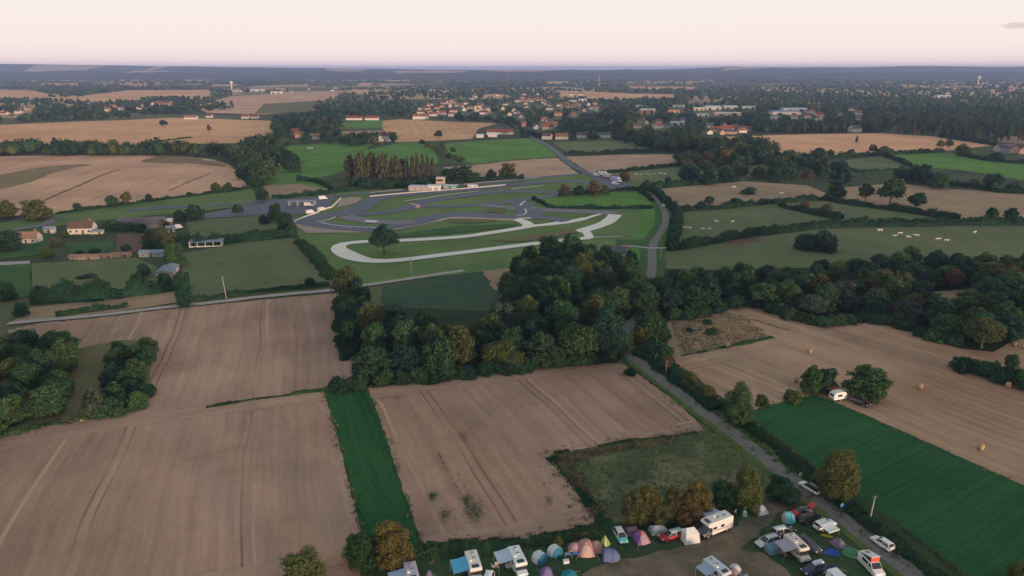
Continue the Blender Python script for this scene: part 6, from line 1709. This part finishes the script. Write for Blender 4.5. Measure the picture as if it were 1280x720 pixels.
def tunnel(px, py, L, W_, h, fly, front, label, rz=0, nose=0.35, band=None):
    g = G(px, py); o = empty('tent', (g.x, g.y, CZ), R(rz)); tag(o, label, 'tent')
    L *= .92; W_ *= .92; h *= .92
    def arch(x, k): return [(x, W_ / 2 * k * math.cos(a), max(.02, h * k * math.sin(a) ** .85)) for a in [math.pi * i / 14 for i in range(15)]]
    m = MB(); R_ = [arch(-L / 2, .25), arch(-L / 2 + L * .16, .72), arch(-L * .12, 1.0), arch(L / 2 - nose, .98)]
    m.loft(R_, False, False); m.build('flysheet', cloth(fly), o)
    m = MB(); a0, a1 = arch(L / 2 - nose + .01, .975), arch(L / 2, .62)
    m.loft([a0, a1], False, False); m.add(a1, [tuple(range(15))]); m.build('front_panel', cloth(front), o)
    for x, k in ((-L * .12, 1.01), (L / 2 - nose, .995)):
        MB().tube(arch(x, k), .03, 5, False).build('pole', cloth(tuple(q * .6 for q in fly), 'pole_sleeve'), o)
    return o

def gable(px, py, L, W_, h, ridge, col, label, rz=0, wallh=.7):
    g = G(px, py); o = empty('tent', (g.x, g.y, CZ), R(rz)); tag(o, label, 'tent')
    x, y, r = L / 2, W_ / 2, ridge / 2; zw = h * wallh
    m = MB(); m.add([(-x, -y, 0), (x, -y, 0), (x, y, 0), (-x, y, 0), (-x * .86, -y * .84, zw), (x * .86, -y * .84, zw), (x * .86, y * .84, zw), (-x * .86, y * .84, zw)], [(0, 1, 5, 4), (1, 2, 6, 5), (2, 3, 7, 6), (3, 0, 4, 7)]); m.build('tent_wall', cloth(col), o)
    m = MB(); m.add([(-x * .88, -y * .86, zw), (x * .88, -y * .86, zw), (x * .88, y * .86, zw), (-x * .88, y * .86, zw), (-r, 0, h), (r, 0, h)], [(0, 1, 5, 4), (1, 2, 5), (2, 3, 4, 5), (3, 0, 4)]); m.build('tent_roof', cloth(tuple(min(.85, q * 1.1) for q in col)), o)
    return o

dome(905, 641, 2.9, 2.3, 1.6, (.36, .52, .02), 'lime green dome tent in front of the dark tree', (.30, .24, .28), 20, -1)
dome(929.5, 645, 2.0, 1.7, 1.5, (.03, .16, .10), 'small green tent with pale green door left of the white dome', (.34, .46, .40), -90)
dome(950, 642, 3.0, 2.6, 1.7, (.58, .58, .66), 'white and violet dome tent by the camp entrance', (.30, .30, .50), 200)
tunnel(985.5, 653, 2.6, 2.3, 1.9, (.16, .50, .60), (.52, .40, .38), 'cyan tent with pink end attached to the red car', 170)
dome(801, 677, 3.4, 2.9, 2.0, (.48, .20, .22), 'coral and purple dome tent beside the turquoise car', (.36, .30, .34), -70, 1, split=(-.25, (.22, .10, .34)))
gable(790, 669, 2.2, 1.5, 1.4, .8, (.20, .12, .16), 'dark maroon porch tent behind the coral dome', 10)
gable(822, 667, 3.0, 1.9, 1.35, 1.3, (.42, .43, .49), 'low grey white tent left of the red estate car', 12)
gable(861.5, 677, 2.9, 2.5, 2.5, 1.5, (.66, .65, .67), 'tall white gable tent joined to the red estate car', 15)
dome(732, 690, 4.6, 3.4, 2.3, (.44, .25, .25), 'big salmon pink family tent behind the folding tables', (.52, .36, .32), -88, 1)
dome(719, 690, 3.0, 2.6, 1.7, (.40, .26, .30), 'mauve side cabin on the left of the big pink tent', None, 0)
dome(744.5, 689, 2.8, 2.6, 1.8, (.50, .28, .26), 'salmon side cabin on the right of the big pink tent', None, 0)
o = empty('tipi_tent', (*G(756, 682)[:2], CZ), 0); tag(o, 'small lime tipi tent between pink tent and turquoise car', 'tent')
m = MB(); cs = [(1.0 * math.cos(a), .9 * math.sin(a), 0) for a in [math.pi * 2 * i / 7 for i in range(7)]]; m.add(cs + [(0, 0, 1.75)], [(i, (i + 1) % 7, 7) for i in range(7)]); m.build('flysheet', cloth((.28, .36, .10)), o)
m = MB(); m.add([(-.2, -.90, .02), (.28, -.88, .02), (.04, -.15, 1.5)], [(0, 1, 2)]); m.build('door_panel', cloth((.62, .66, .42)), o)
tunnel(763.5, 699.5, 3.4, 2.9, 1.75, (.12, .15, .30), (.05, .07, .17), 'navy tunnel tent below the turquoise car', 172)
tunnel(692.5, 694, 2.9, 2.6, 1.75, (.60, .64, .72), (.03, .17, .26), 'white and teal arch tent at the camp hedge, right of the pair', -52, .5)
tunnel(673.5, 702, 3.0, 2.7, 1.75, (.60, .64, .72), (.03, .17, .26), 'white and teal arch tent next to the white camper, left of the pair', -48, .5)
dome(683, 722, 2.6, 2.4, 1.9, (.17, .14, .32), 'purple dome tent at the bottom edge by the teal one', None, 10)
dome(711, 728, 4.2, 3.2, 2.0, (.02, .20, .28), 'large teal tent at the bottom edge', (.16, .24, .32), -95)
dome(1063.5, 695, 3.2, 2.4, 1.5, (.09, .26, .14), 'green dome tent between the mauve tent and the pop top van', (.14, .32, .17), -30)
dome(1039.5, 694, 2.9, 1.6, 1.0, (.03, .10, .42), 'low bright blue tent on the grass near the green dome', None, -25)
dome(1047, 683, 2.8, 2.4, 1.35, (.22, .16, .22), 'mauve tent under the awning of the white estate car', (.36, .30, .36), -70)
dome(1041, 719, 3.0, 2.6, 1.6, (.03, .06, .12), 'dark blue tent at the bottom edge right of the navy car', (.10, .14, .20), 150)
tunnel(918, 719, 2.6, 2.3, 1.8, (.58, .57, .62), (.30, .22, .22), 'grey and pink arch tent right of the blue grey camper', 235, .4)
dome(930, 727, 2.4, 2.0, 1.2, (.20, .24, .30), 'low slate blue tent at the bottom edge behind the arch tent', None, 10)
dome(536.5, 728, 1.5, 1.5, 2.2, (.18, .15, .28), 'narrow upright purple toilet tent at the bottom edge', None, 0)
dome(899, 641, 2.0, 1.6, 1.2, (.02, .05, .28), 'deep blue tent tucked behind the motorhome awning', None, 0)
gable(967, 690, 3.0, 2.2, 1.3, 1.4, (.12, .22, .34), 'blue tarpaulin shelter between silver car and cream camper', 20)

# ------------------------------------------------------------------ small camp things
def folding_table(px, py, rz, col, label, L=1.4, Wd=.7, name='folding_table'):
    o = empty(name, (*G(px, py)[:2], CZ), R(rz)); tag(o, label, 'table')
    MB().box((0, 0, .74), (L, Wd, .05)).build('table_top', paint(col, .5, .4, 0, .1, 'table_top'), o)
    for sx in (-1, 1):
        for sy in (-1, 1): MB().tube([(sx * L * .42, sy * Wd * .4, 0), (sx * L * .38, sy * Wd * .4, .72)], .03, 6).build('leg', RIM, o)
folding_table(710.5, 699, 5, (.14, .22, .42), 'blue folding table in front of the pink tent, left')
folding_table(718.5, 698.5, 8, (.10, .18, .50), 'brighter blue folding table in front of the pink tent, right')
o = empty('round_table', (*G(636, 714)[:2], CZ)); tag(o, 'pale round table under the pale blue awning', 'table')
MB().tube([(0, 0, .70), (0, 0, .76)], .62, 18).build('table_top', paint((.5, .55, .6), .5, .4, 0, .1, 'table_top'), o)
MB().tube([(0, 0, 0), (0, 0, .7)], .06, 8).build('pedestal', RIM, o)
o = empty('cool_box', (*G(707.5, 706)[:2], CZ), .2); tag(o, 'white cool box on the grass below the folding tables', 'cool box')
MB().box((0, 0, .24), (.95, .55, .48)).build('body', WHITE, o); MB().box((0, 0, .53), (1.0, .6, .1)).build('lid', paint((.72, .74, .76), .4, .4, 0, .05, 'lid'), o)
MB().tube([(-.4, -.31, .5), (-.4, -.36, .62), (.4, -.36, .62), (.4, -.31, .5)], .02, 5).build('handle', BLACKP, o)
def camp_chair(px, py, rz, col, label):
    o = empty('camp_chair', (*G(px, py)[:2], CZ), R(rz)); tag(o, label, 'chair')
    MB().box((0, 0, .44), (.55, .55, .05)).build('seat', cloth(col), o); MB().box((-.3, 0, .78), (.06, .55, .62), 0, 1, R(-14)).build('backrest', cloth(col), o)
    for sx in (-1, 1):
        for sy in (-1, 1): MB().tube([(sx * .26, sy * .27, 0), (sx * .24, sy * .25, .44)], .02, 5).build('leg', RIM, o)
camp_chair(621.5, 713, -60, (.40, .32, .24), 'beige camp chair between the two left campers')
camp_chair(616.8, 713, 30, (.60, .58, .54), 'whitish camp chair left of the beige one')
camp_chair(632.5, 708, -30, (.38, .26, .22), 'brown camp chair under the pale blue awning')
camp_chair(983, 697, 190, (.03, .03, .05), 'black camp chair under the lilac awning')
camp_chair(691, 697, 100, (.60, .6, .62), 'white camp chair in front of the right arch tent')
o = empty('sleeping_mat', (*G(1033.5, 672.5)[:2], CZ), R(-20)); tag(o, 'yellow green sleeping mat beside the white estate car', 'mat')
MB().box((0, 0, .05), (1.9, .6, .08)).build('mat', cloth((.42, .46, .02)), o)
o = empty('board', (*G(964.5, 622)[:2], CZ), R(25)); tag(o, 'white board lying in the grass by the camp entrance', 'board')
m = MB(); m.box((0, 0, .35), (1.5, .12, .6), 0, 1, R(8)); m.build('panel', WHITE, o)
for s in (-1, 1): MB().box((s * .55, 0, .02), (.06, .5, .06)).build('foot', BLACKP, o)

def motorbike(px, py, rz, col, label):
    o = empty('motorcycle', (*G(px, py)[:2], CZ), R(rz)); tag(o, label, 'motorcycle')
    for x in (-.7, .72):
        m = MB(); m.disc_wheel((x, 0, .32), .32, .14, 16); w = m.build('wheel', TYRE, o); m = MB(); m.disc_wheel((x, 0, .32), .19, .16, 12); m.build('rim', RIM, w)
    MB().tube([(-.7, 0, .32), (-.2, 0, .45), (.1, 0, .78), (.5, 0, .85)], .07, 6).build('frame', BLACKP, o)
    MB().tube([(.72, .0, .32), (.48, 0, .95)], .06, 6).build('fork', RIM, o)
    MB().ball((.2, 0, .82), (.32, .17, .17)).build('fuel_tank', car_paint(col), o)
    MB().ball((-.35, 0, .80), (.42, .16, .09)).build('seat', BLACKP, o)
    MB().ball((.0, 0, .48), (.26, .19, .2)).build('engine', paint((.12, .12, .13), .5, .5, .5, .1, 'engine'), o)
    MB().tube([(.42, -.36, 1.06), (.5, 0, .98), (.42, .36, 1.06)], .025, 5).build('handlebar', BLACKP, o)
    MB().ball((.62, 0, .92), (.14, .17, .16)).build('headlight', LAMP if col[0] > .3 else BLACKP, o)
motorbike(913.5, 646, 60, (.03, .03, .035), 'black motorcycle beside the lime tent, left one')
motorbike(917.5, 647, 50, (.72, .72, .74), 'white motorcycle beside the lime tent, right one')

# road signs
def sign(px, py, h, col, edge, label, rz):
    o = empty('road_sign', (*G(px, py)[:2], .1), R(rz)); tag(o, label, 'road sign')
    MB().tube([(0, 0, -.1), (0, 0, h)], .04, 8).build('post', RIM, o)
    m = MB(); m.tube([(0, -.05, h - .1), (0, -.085, h - .1)], .40, 20); f = m.build('face', paint(edge, .4, .4, 0, .02, 'sign_edge'), o)
    m = MB(); m.tube([(0, -.086, h - .1), (0, -.094, h - .1)], .32, 20); m.build('disc', paint(col, .4, .4, 0, .02, 'sign_disc'), f)
sign(1051, 641, 1.7, (.05, .26, .62), (.14, .38, .70), 'round blue road sign on the verge between the two cars', 20)
sign(999, 603, 1.9, (.58, .44, .46), (.62, .50, .52), 'round pale pink road sign on the verge above the estate car', 20)

# ------------------------------------------------------------------ poles
def utility_pole(px, py, hpx, label, lean=(0, 0)):
    g = G(px, py); k = ppm(g.x, g.y); dep = math.atan2(CAM_H, math.hypot(g.x, g.y))
    h = hpx / k / math.cos(dep)
    o = empty('utility_pole', (g.x, g.y, 0)); tag(o, label, 'utility pole')
    MB().tube([(0, 0, -.3), (lean[0] * .5, lean[1] * .5, h * .5), (lean[0], lean[1], h)], [.14, .12, .09], 8).build('shaft', POLEM, o)
    MB().box((lean[0], lean[1], h - .35), (1.3, .12, .12), .4).build('crossarm', BLACKP, o)
    for s in (-1, 0, 1): MB().tube([(lean[0] + s * .5, lean[1] + s * .2, h - .28), (lean[0] + s * .5, lean[1] + s * .2, h - .02)], .05, 6).build('insulator', RIM, o)
utility_pole(1086, 655, 34, 'concrete utility pole between the lane hedge and the crop field', (.35, 0))
utility_pole(932.5, 532, 21, 'pale utility pole at the foot of the tall corner tree', (.1, 0))
utility_pole(831.8, 470, 19, 'pale utility pole on the lane bank under the orange sapling', (.2, 0))
utility_pole(792, 432, 12, 'short pale pole where the lane leaves the wood')
utility_pole(514.5, 347, 24, 'utility pole beside the farm track south of the gravel loop', (-.1, 0))
utility_pole(283, 373.5, 28, 'utility pole on the meadow above the farm track', (-.6, 0))
utility_pole(825.5, 324, 12, 'utility pole at the lane junction', (.2, 0))
utility_pole(751, 350, 11, 'utility pole by the garden in the middle wood')

# ------------------------------------------------------------------ hay bales
t = NT('straw'); p = t.pos(); n1 = t.noise(t.mapping(p, (0, 0, 0), (1, 6, 1)), 3, 4, .7)
t.bsdf(t.mix(n1, (.24, .17, .09), (.46, .34, .20)), .95, .1, 0, n1, .6, .05); STRAW = t.m
bm_ = MB(); rings = []
for (yy, rr) in ((-.62, .45), (-.64, .78), (-.55, .88), (-.2, .91), (.2, .9), (.55, .88), (.64, .78), (.62, .45)):
    rings.append([(rr * math.cos(2 * math.pi * k / 22) * random.uniform(.98, 1.02), yy, .86 + rr * .97 * math.sin(2 * math.pi * k / 22)) for k in range(22)])
bm_.loft(rings)
bale = bm_.build('hay_bale', STRAW); first = True
for px, py, rz, s, lab in [(1150, 487.5, 60, 1.3, 'round hay bale in the middle of the right stubble field, right of the big tree'), (1225, 563.5, 30, 1.25, 'orange lit hay bale near the lower right of the stubble field'), (908, 434.5, 20, 1.25, 'hay bale at the edge of the rough straw ground'),
                          (1011.5, 443, 100, 1.2, 'hay bale in the upper middle of the right stubble'), (984, 398, 20, 1.3, 'hay bale by the wood corner at the top of the stubble'), (1067, 405.5, 60, 1.25, 'hay bale against the wood edge right of the corner one'),
                          (995, 479, 70, 1.25, 'hay bale left of the twin trees'), (1260, 485.5, 40, 1.3, 'hay bale beside the right hand scrub'), (1268, 434.5, 30, 1.3, 'hay bale beyond the olive corner tree, left of the pair'), (1279, 437, 50, 1.3, 'hay bale beyond the olive corner tree, right of the pair')]:
    b_ = bale if first else copy_tree(bale); first = False
    g = G(px, py); b_.location = (g.x, g.y, .3); b_.rotation_euler = (0, 0, R(rz)); b_.scale = (s * .68, s * .68, s * .68)
    tag(b_, lab, 'hay bale', 'round bales on the right stubble field')

# ------------------------------------------------------------------ cattle and people (skinned skeletons)
def skinned(name, verts, edges, radii, root, mats, matfn, sub=1):
    me = bpy.data.meshes.new(name); me.from_pydata(verts, edges, [])
    ob = bpy.data.objects.new(name, me); COL.objects.link(ob)
    sm = ob.modifiers.new('skin', 'SKIN')
    sv = me.skin_vertices[0].data
    for i, r_ in enumerate(radii): sv[i].radius = (r_, r_) if not isinstance(r_, tuple) else r_
    sv[root].use_root = True
    ss = ob.modifiers.new('sub', 'SUBSURF'); ss.levels = sub; ss.render_levels = sub
    dg = bpy.context.evaluated_depsgraph_get(); dg.update()
    out = bpy.data.meshes.new_from_object(ob.evaluated_get(dg))
    bpy.data.objects.remove(ob); bpy.data.meshes.remove(me)
    out.name = name
    out.materials.clear()
    for m in mats: out.materials.append(m)
    for p_ in out.polygons:
        p_.material_index = matfn(p_.center); p_.use_smooth = True
    return out
HIDE = paint((.72, .66, .58), .85, .15, 0, .15, 'cattle_hide')
cv = [(-.75, 0, 1.12), (-.25, 0, 1.08), (.3, 0, 1.06), (.72, 0, 1.14), (1.0, 0, 1.28), (1.28, 0, 1.30), (1.55, 0, 1.12), (1.68, 0, 1.02)]
ce = [(i, i + 1) for i in range(7)]; cr_ = [.30, .36, .37, .32, .20, .17, .12, .09]
def leg_(x, y, hind):
    b = len(cv); top = 0 if hind else 3
    pts = [(x, y, .82), (x + (.08 if hind else 0), y, .55) if not hind else (x + .10, y, .62), (x - (.10 if hind else 0), y, .36), (x, y, .05)]
    cv.extend(pts); cr_.extend([.15, .09, .06, .065]); ce.extend([(top, b), (b, b + 1), (b + 1, b + 2), (b + 2, b + 3)])
for s in (-1, 1): leg_(-.72, s * .2, True); leg_(.66, s * .19, False)
b = len(cv); cv += [(-1.02, 0, 1.12), (-1.1, 0, .6)]; cr_ += [.05, .035]; ce += [(0, b), (b, b + 1)]
for s in (-1, 1): b = len(cv); cv += [(1.25, s * .2, 1.42)]; cr_ += [.05]; ce += [(5, b)]
cow_me = skinned('cow', cv, ce, cr_, 1, [HIDE], lambda c: 0)
k = 0
for px, py, place in [(857, 287.5, 'left end of the left pasture herd'), (862.5, 287.5, 'left end of the left pasture herd'), (878, 288.5, 'middle of the left pasture'), (887, 288.5, 'middle of the left pasture'), (895.5, 279, 'upper part of the left pasture'), (915, 280, 'right end of the left pasture'),
                      (1100, 290.5, 'big pasture by the wood'), (1117.5, 297, 'big pasture by the wood'), (1124.5, 294, 'big pasture by the wood'), (1135.5, 298.5, 'big pasture by the wood'), (1145.5, 297, 'big pasture by the wood'), (1172, 301.5, 'big pasture by the wood'), (1182.5, 303, 'big pasture by the wood'), (1218, 292.5, 'right side of the big pasture'), (977, 243.5, 'dry pasture above'),
                      (795, 219.5, 'far pasture below the tilled field'), (802, 219.5, 'far pasture below the tilled field'), (807, 219, 'far pasture below the tilled field'), (812, 220, 'far pasture below the tilled field'), (818, 219, 'far pasture below the tilled field'), (826, 218.5, 'far pasture below the tilled field'), (831, 219, 'far pasture below the tilled field'),
                      (386, 186.5, 'pasture on the green hill'), (390, 186.5, 'pasture on the green hill'), (349, 207, 'pasture left of the bright hill'), (917, 236, 'dry pasture above')]:
    g = G(px, py); o = link('cow', cow_me); s = random.uniform(.92, 1.12)
    o.location = (g.x, g.y, .22); o.rotation_euler = (0, 0, random.choice((0, math.pi)) + random.uniform(-.7, .7)); o.scale = (s, s, s)
    tag(o, f'white cow grazing in the {place}', 'cow', f'white cows in the {place}')
SKIN = paint((.48, .30, .22), .6, .3, 0, .05, 'skin'); HAIRM = paint((.05, .035, .025), .7, .3, 0, .1, 'hair')
def person(px, py, rz, shirt, trousers, label, sit=False):
    hip = .92; v = [(0, 0, hip), (0, 0, 1.12), (0, 0, 1.36), (0, 0, 1.50), (.02, 0, 1.56), (.03, 0, 1.66), (.02, 0, 1.75)]
    r_ = [(.155, .115), (.14, .11), (.17, .12), .06, .06, .10, .075]; e_ = [(i, i + 1) for i in range(6)]
    for s in (-1, 1):
        b = len(v); v += [(0, s * .2, 1.42), (-.02, s * .27, 1.14), (.10, s * .27, .92), (.15, s * .26, .83), (.18, s * .255, .76)]; r_ += [.065, .05, .04, .042, .025]; e_ += [(2, b), (b, b + 1), (b + 1, b + 2), (b + 2, b + 3), (b + 3, b + 4)]
        b = len(v); v += [(0, s * .10, .86), (.03, s * .11, .48), (-.02, s * .12, .09), (.15, s * .13, .04)]; r_ += [.095, .065, .045, .045]; e_ += [(0, b), (b, b + 1), (b + 1, b + 2), (b + 2, b + 3)]
    ms = [cloth(shirt, 'shirt'), cloth(trousers, 'trousers'), SKIN, BLACKP]
    def mf(c): return 2 if c.z > 1.49 or (abs(c.y) > .2 and c.z < 1.18 and c.z > .7) else (3 if c.z < .1 else 1 if c.z < .96 else 0)
    me = skinned('person', v, e_, r_, 0, ms, mf)
    o = link('person', me); g = G(px, py); o.location = (g.x, g.y, CZ); o.rotation_euler = (0, 0, R(rz))
    tag(o, label, 'person')
    m = MB(); m.ball((-.015, 0, 1.715), (.105, .10, .10)); m.build('hair', HAIRM, o)
person(977.5, 700, 40, (.40, .14, .08), (.03, .03, .05), 'person in a rust shirt standing at the lilac awning edge')
person(981, 701, 200, (.03, .03, .05), (.04, .045, .07), 'person in dark clothes standing under the lilac awning')

# ------------------------------------------------------------------ grass tufts along the near edges
def tufts():
    rng = np.random.default_rng(9); V, F, T = [], [], []; b = 0
    def add(x, y, z, h, c):
        nonlocal b
        n = 6
        P = np.array([x, y, z]) + np.c_[rng.normal(0, h * .5, n), rng.normal(0, h * .5, n), np.zeros(n)]
        a = rng.uniform(0, 6.283, n); w = h * rng.uniform(.12, .3, n)
        top = P + np.c_[rng.normal(0, h * .4, n), rng.normal(0, h * .4, n), h * rng.uniform(.6, 1.2, n)]
        d = np.c_[np.cos(a) * w, np.sin(a) * w, np.zeros(n)]
        v = np.stack([P - d, P + d, top], 1).reshape(-1, 3)
        V.append(v); F.append(np.arange(n * 3).reshape(-1, 3) + b); b += n * 3
        T.append(np.tile(np.array(c) * rng.uniform(.7, 1.3), (n * 3, 1)))
    G1, G2, DRY = (.055, .115, .04), (.09, .13, .05), (.30, .225, .14)
    def line(px, wid, dens, h, cs, z=.25):
        pts = catmull([G(*p) for p in px], 1.0)
        for i in range(len(pts) - 1):
            k = rng.poisson(dens)
            for _ in range(k):
                q = pts[i].lerp(pts[i + 1], rng.uniform()); add(q.x + rng.normal(0, wid), q.y + rng.normal(0, wid), z, h * rng.uniform(.6, 1.4), cs[rng.integers(len(cs))])
    def area(px, n, h, cs, z=.25):
        x0, x1 = min(p[0] for p in px), max(p[0] for p in px); y0, y1 = min(p[1] for p in px), max(p[1] for p in px)
        c = 0
        while c < n:
            a, e_ = rng.uniform(x0, x1), rng.uniform(y0, y1)
            if not inside(a, e_, px): continue
            g = G(a, e_); add(g.x, g.y, z, h * rng.uniform(.6, 1.4), cs[rng.integers(len(cs))]); c += 1
    for e in ([(404, 490), (428, 570), (452, 665), (457, 694)], [(459, 486), (500, 600), (528, 694)]): line(e, .5, 2.0, .45, [G1, G1, G2, DRY])
    line([(690, 571), (780, 554), (870, 542), (905, 546)], 1.6, 3.5, .5, [DRY, DRY, G2, G1]); line([(690, 571), (720, 612), (752, 655)], 2.0, 5, .5, [DRY, G2, G1, G1])
    area([(695, 572), (780, 556), (870, 544), (900, 548), (985, 608), (960, 640), (760, 650)], 2600, .28, [DRY, G2, G1, G2])
    area([(692, 572), (780, 556), (845, 547), (840, 556), (770, 566), (716, 580), (730, 605), (752, 640), (745, 648)], 2200, .4, [DRY, DRY, G2])
    area([(838, 402), (884, 397), (910, 392), (935, 400), (950, 412), (966, 423), (900, 435), (850, 446)], 1500, .5, [DRY, DRY, DRY, DRY, G2])
    area([(530, 695), (640, 683), (760, 656), (960, 634), (1003, 620), (1060, 662), (1120, 706), (1150, 735), (400, 735)], 2600, .16, [G1, G2, G1])
    line([(1140, 722), (1085, 680), (1035, 641), (1000, 612), (950, 574), (880, 522), (845, 496), (790, 450)], 1.3, 2.5, .35, [G1, G2, G2])
    line([(1175, 735), (1110, 683), (1055, 637), (1003, 596), (940, 547), (870, 495), (800, 440)], 1.2, 5, .6, [G1, G1, G2])
    line([(846, 456), (900, 500), (935, 520)], .8, 2, .4, [G1, G2, DRY]); line([(938, 516), (1000, 498), (1020, 496), (1100, 529), (1280, 609)], .5, 1.6, .35, [G1, G2, DRY])
    line([(460, 487), (560, 474), (650, 463), (775, 456), (868, 526)], .7, 1.6, .4, [G1, G2, DRY]); line([(0, 548), (130, 521), (180, 513)], .9, 2, .5, [G1, G2, DRY])
    line([(535, 694), (640, 682), (750, 657)], 1.6, 5, .5, [G1, G2, DRY]); line([(10, 412), (280, 380), (424, 367)], .6, 1.2, .4, [G1, G2])
    # volunteer green patches in the middle stubble
    for (a, e_, r_, n) in ((591, 640, 1.3, 420), (583, 626, .7, 160), (541, 622, .7, 180), (556, 646, .8, 150), (580, 548, .9, 60), (687, 627, .6, 60), (600, 645, 1.0, 80), (480, 500, 1.1, 50), (498, 499, .8, 40)):
        g = G(a, e_)
        for _ in range(n): add(g.x + rng.normal(0, r_ * .7), g.y + rng.normal(0, r_ * 1.4), 0.25, .20, (.085, .145, .06))
    line([(548, 568), (565, 600), (585, 636)], .2, 5, .18, [G1]); line([(571, 592), (600, 640)], .2, 4, .18, [G1])
    area([(975, 397), (1000, 401), (995, 416), (985, 412)], 60, .25, [G2]); area([(920, 393), (990, 414), (985, 416), (925, 397)], 260, .25, [G1, G2])
    me = np_mesh('grass_tufts', np.concatenate(V), np.concatenate(F), LEAF_A, False, np.concatenate(T))
    o = link('grass_tufts', me); o['kind'] = 'stuff'
tufts()

# ------------------------------------------------------------------ one faint cloud
cm_ = bpy.data.materials.new('cloud_vapour'); cm_.use_nodes = True; cm_.node_tree.nodes.clear()
co = cm_.node_tree.nodes.new('ShaderNodeOutputMaterial'); cvn = cm_.node_tree.nodes.new('ShaderNodeVolumePrincipled')
cvn.inputs['Color'].default_value = (.55, .55, .66, 1); cvn.inputs['Density'].default_value = .0009
cm_.node_tree.links.new(cvn.outputs[0], co.inputs['Volume'])
bmc = bmesh.new(); bmesh.ops.create_icosphere(bmc, subdivisions=4, radius=1)
for v in bmc.verts:
    k_ = 1 + .35 * math.sin(v.co.x * 6 + 1) * math.cos(v.co.y * 5) + .2 * math.sin(v.co.x * 13)
    v.co = Vector((v.co.x * 430, v.co.y * 300 * k_, v.co.z * 42 * k_ + v.co.x * 14))
me = bpy.data.meshes.new('cloud'); bmc.to_mesh(me); bmc.free(); me.materials.append(cm_)
o = link('cloud', me); o['kind'] = 'structure'
dd = 9000.0; o.location = ((1262 - 640) / FPX * dd, dd, CAM_H + (HORIZON - 36) / FPX * dd)
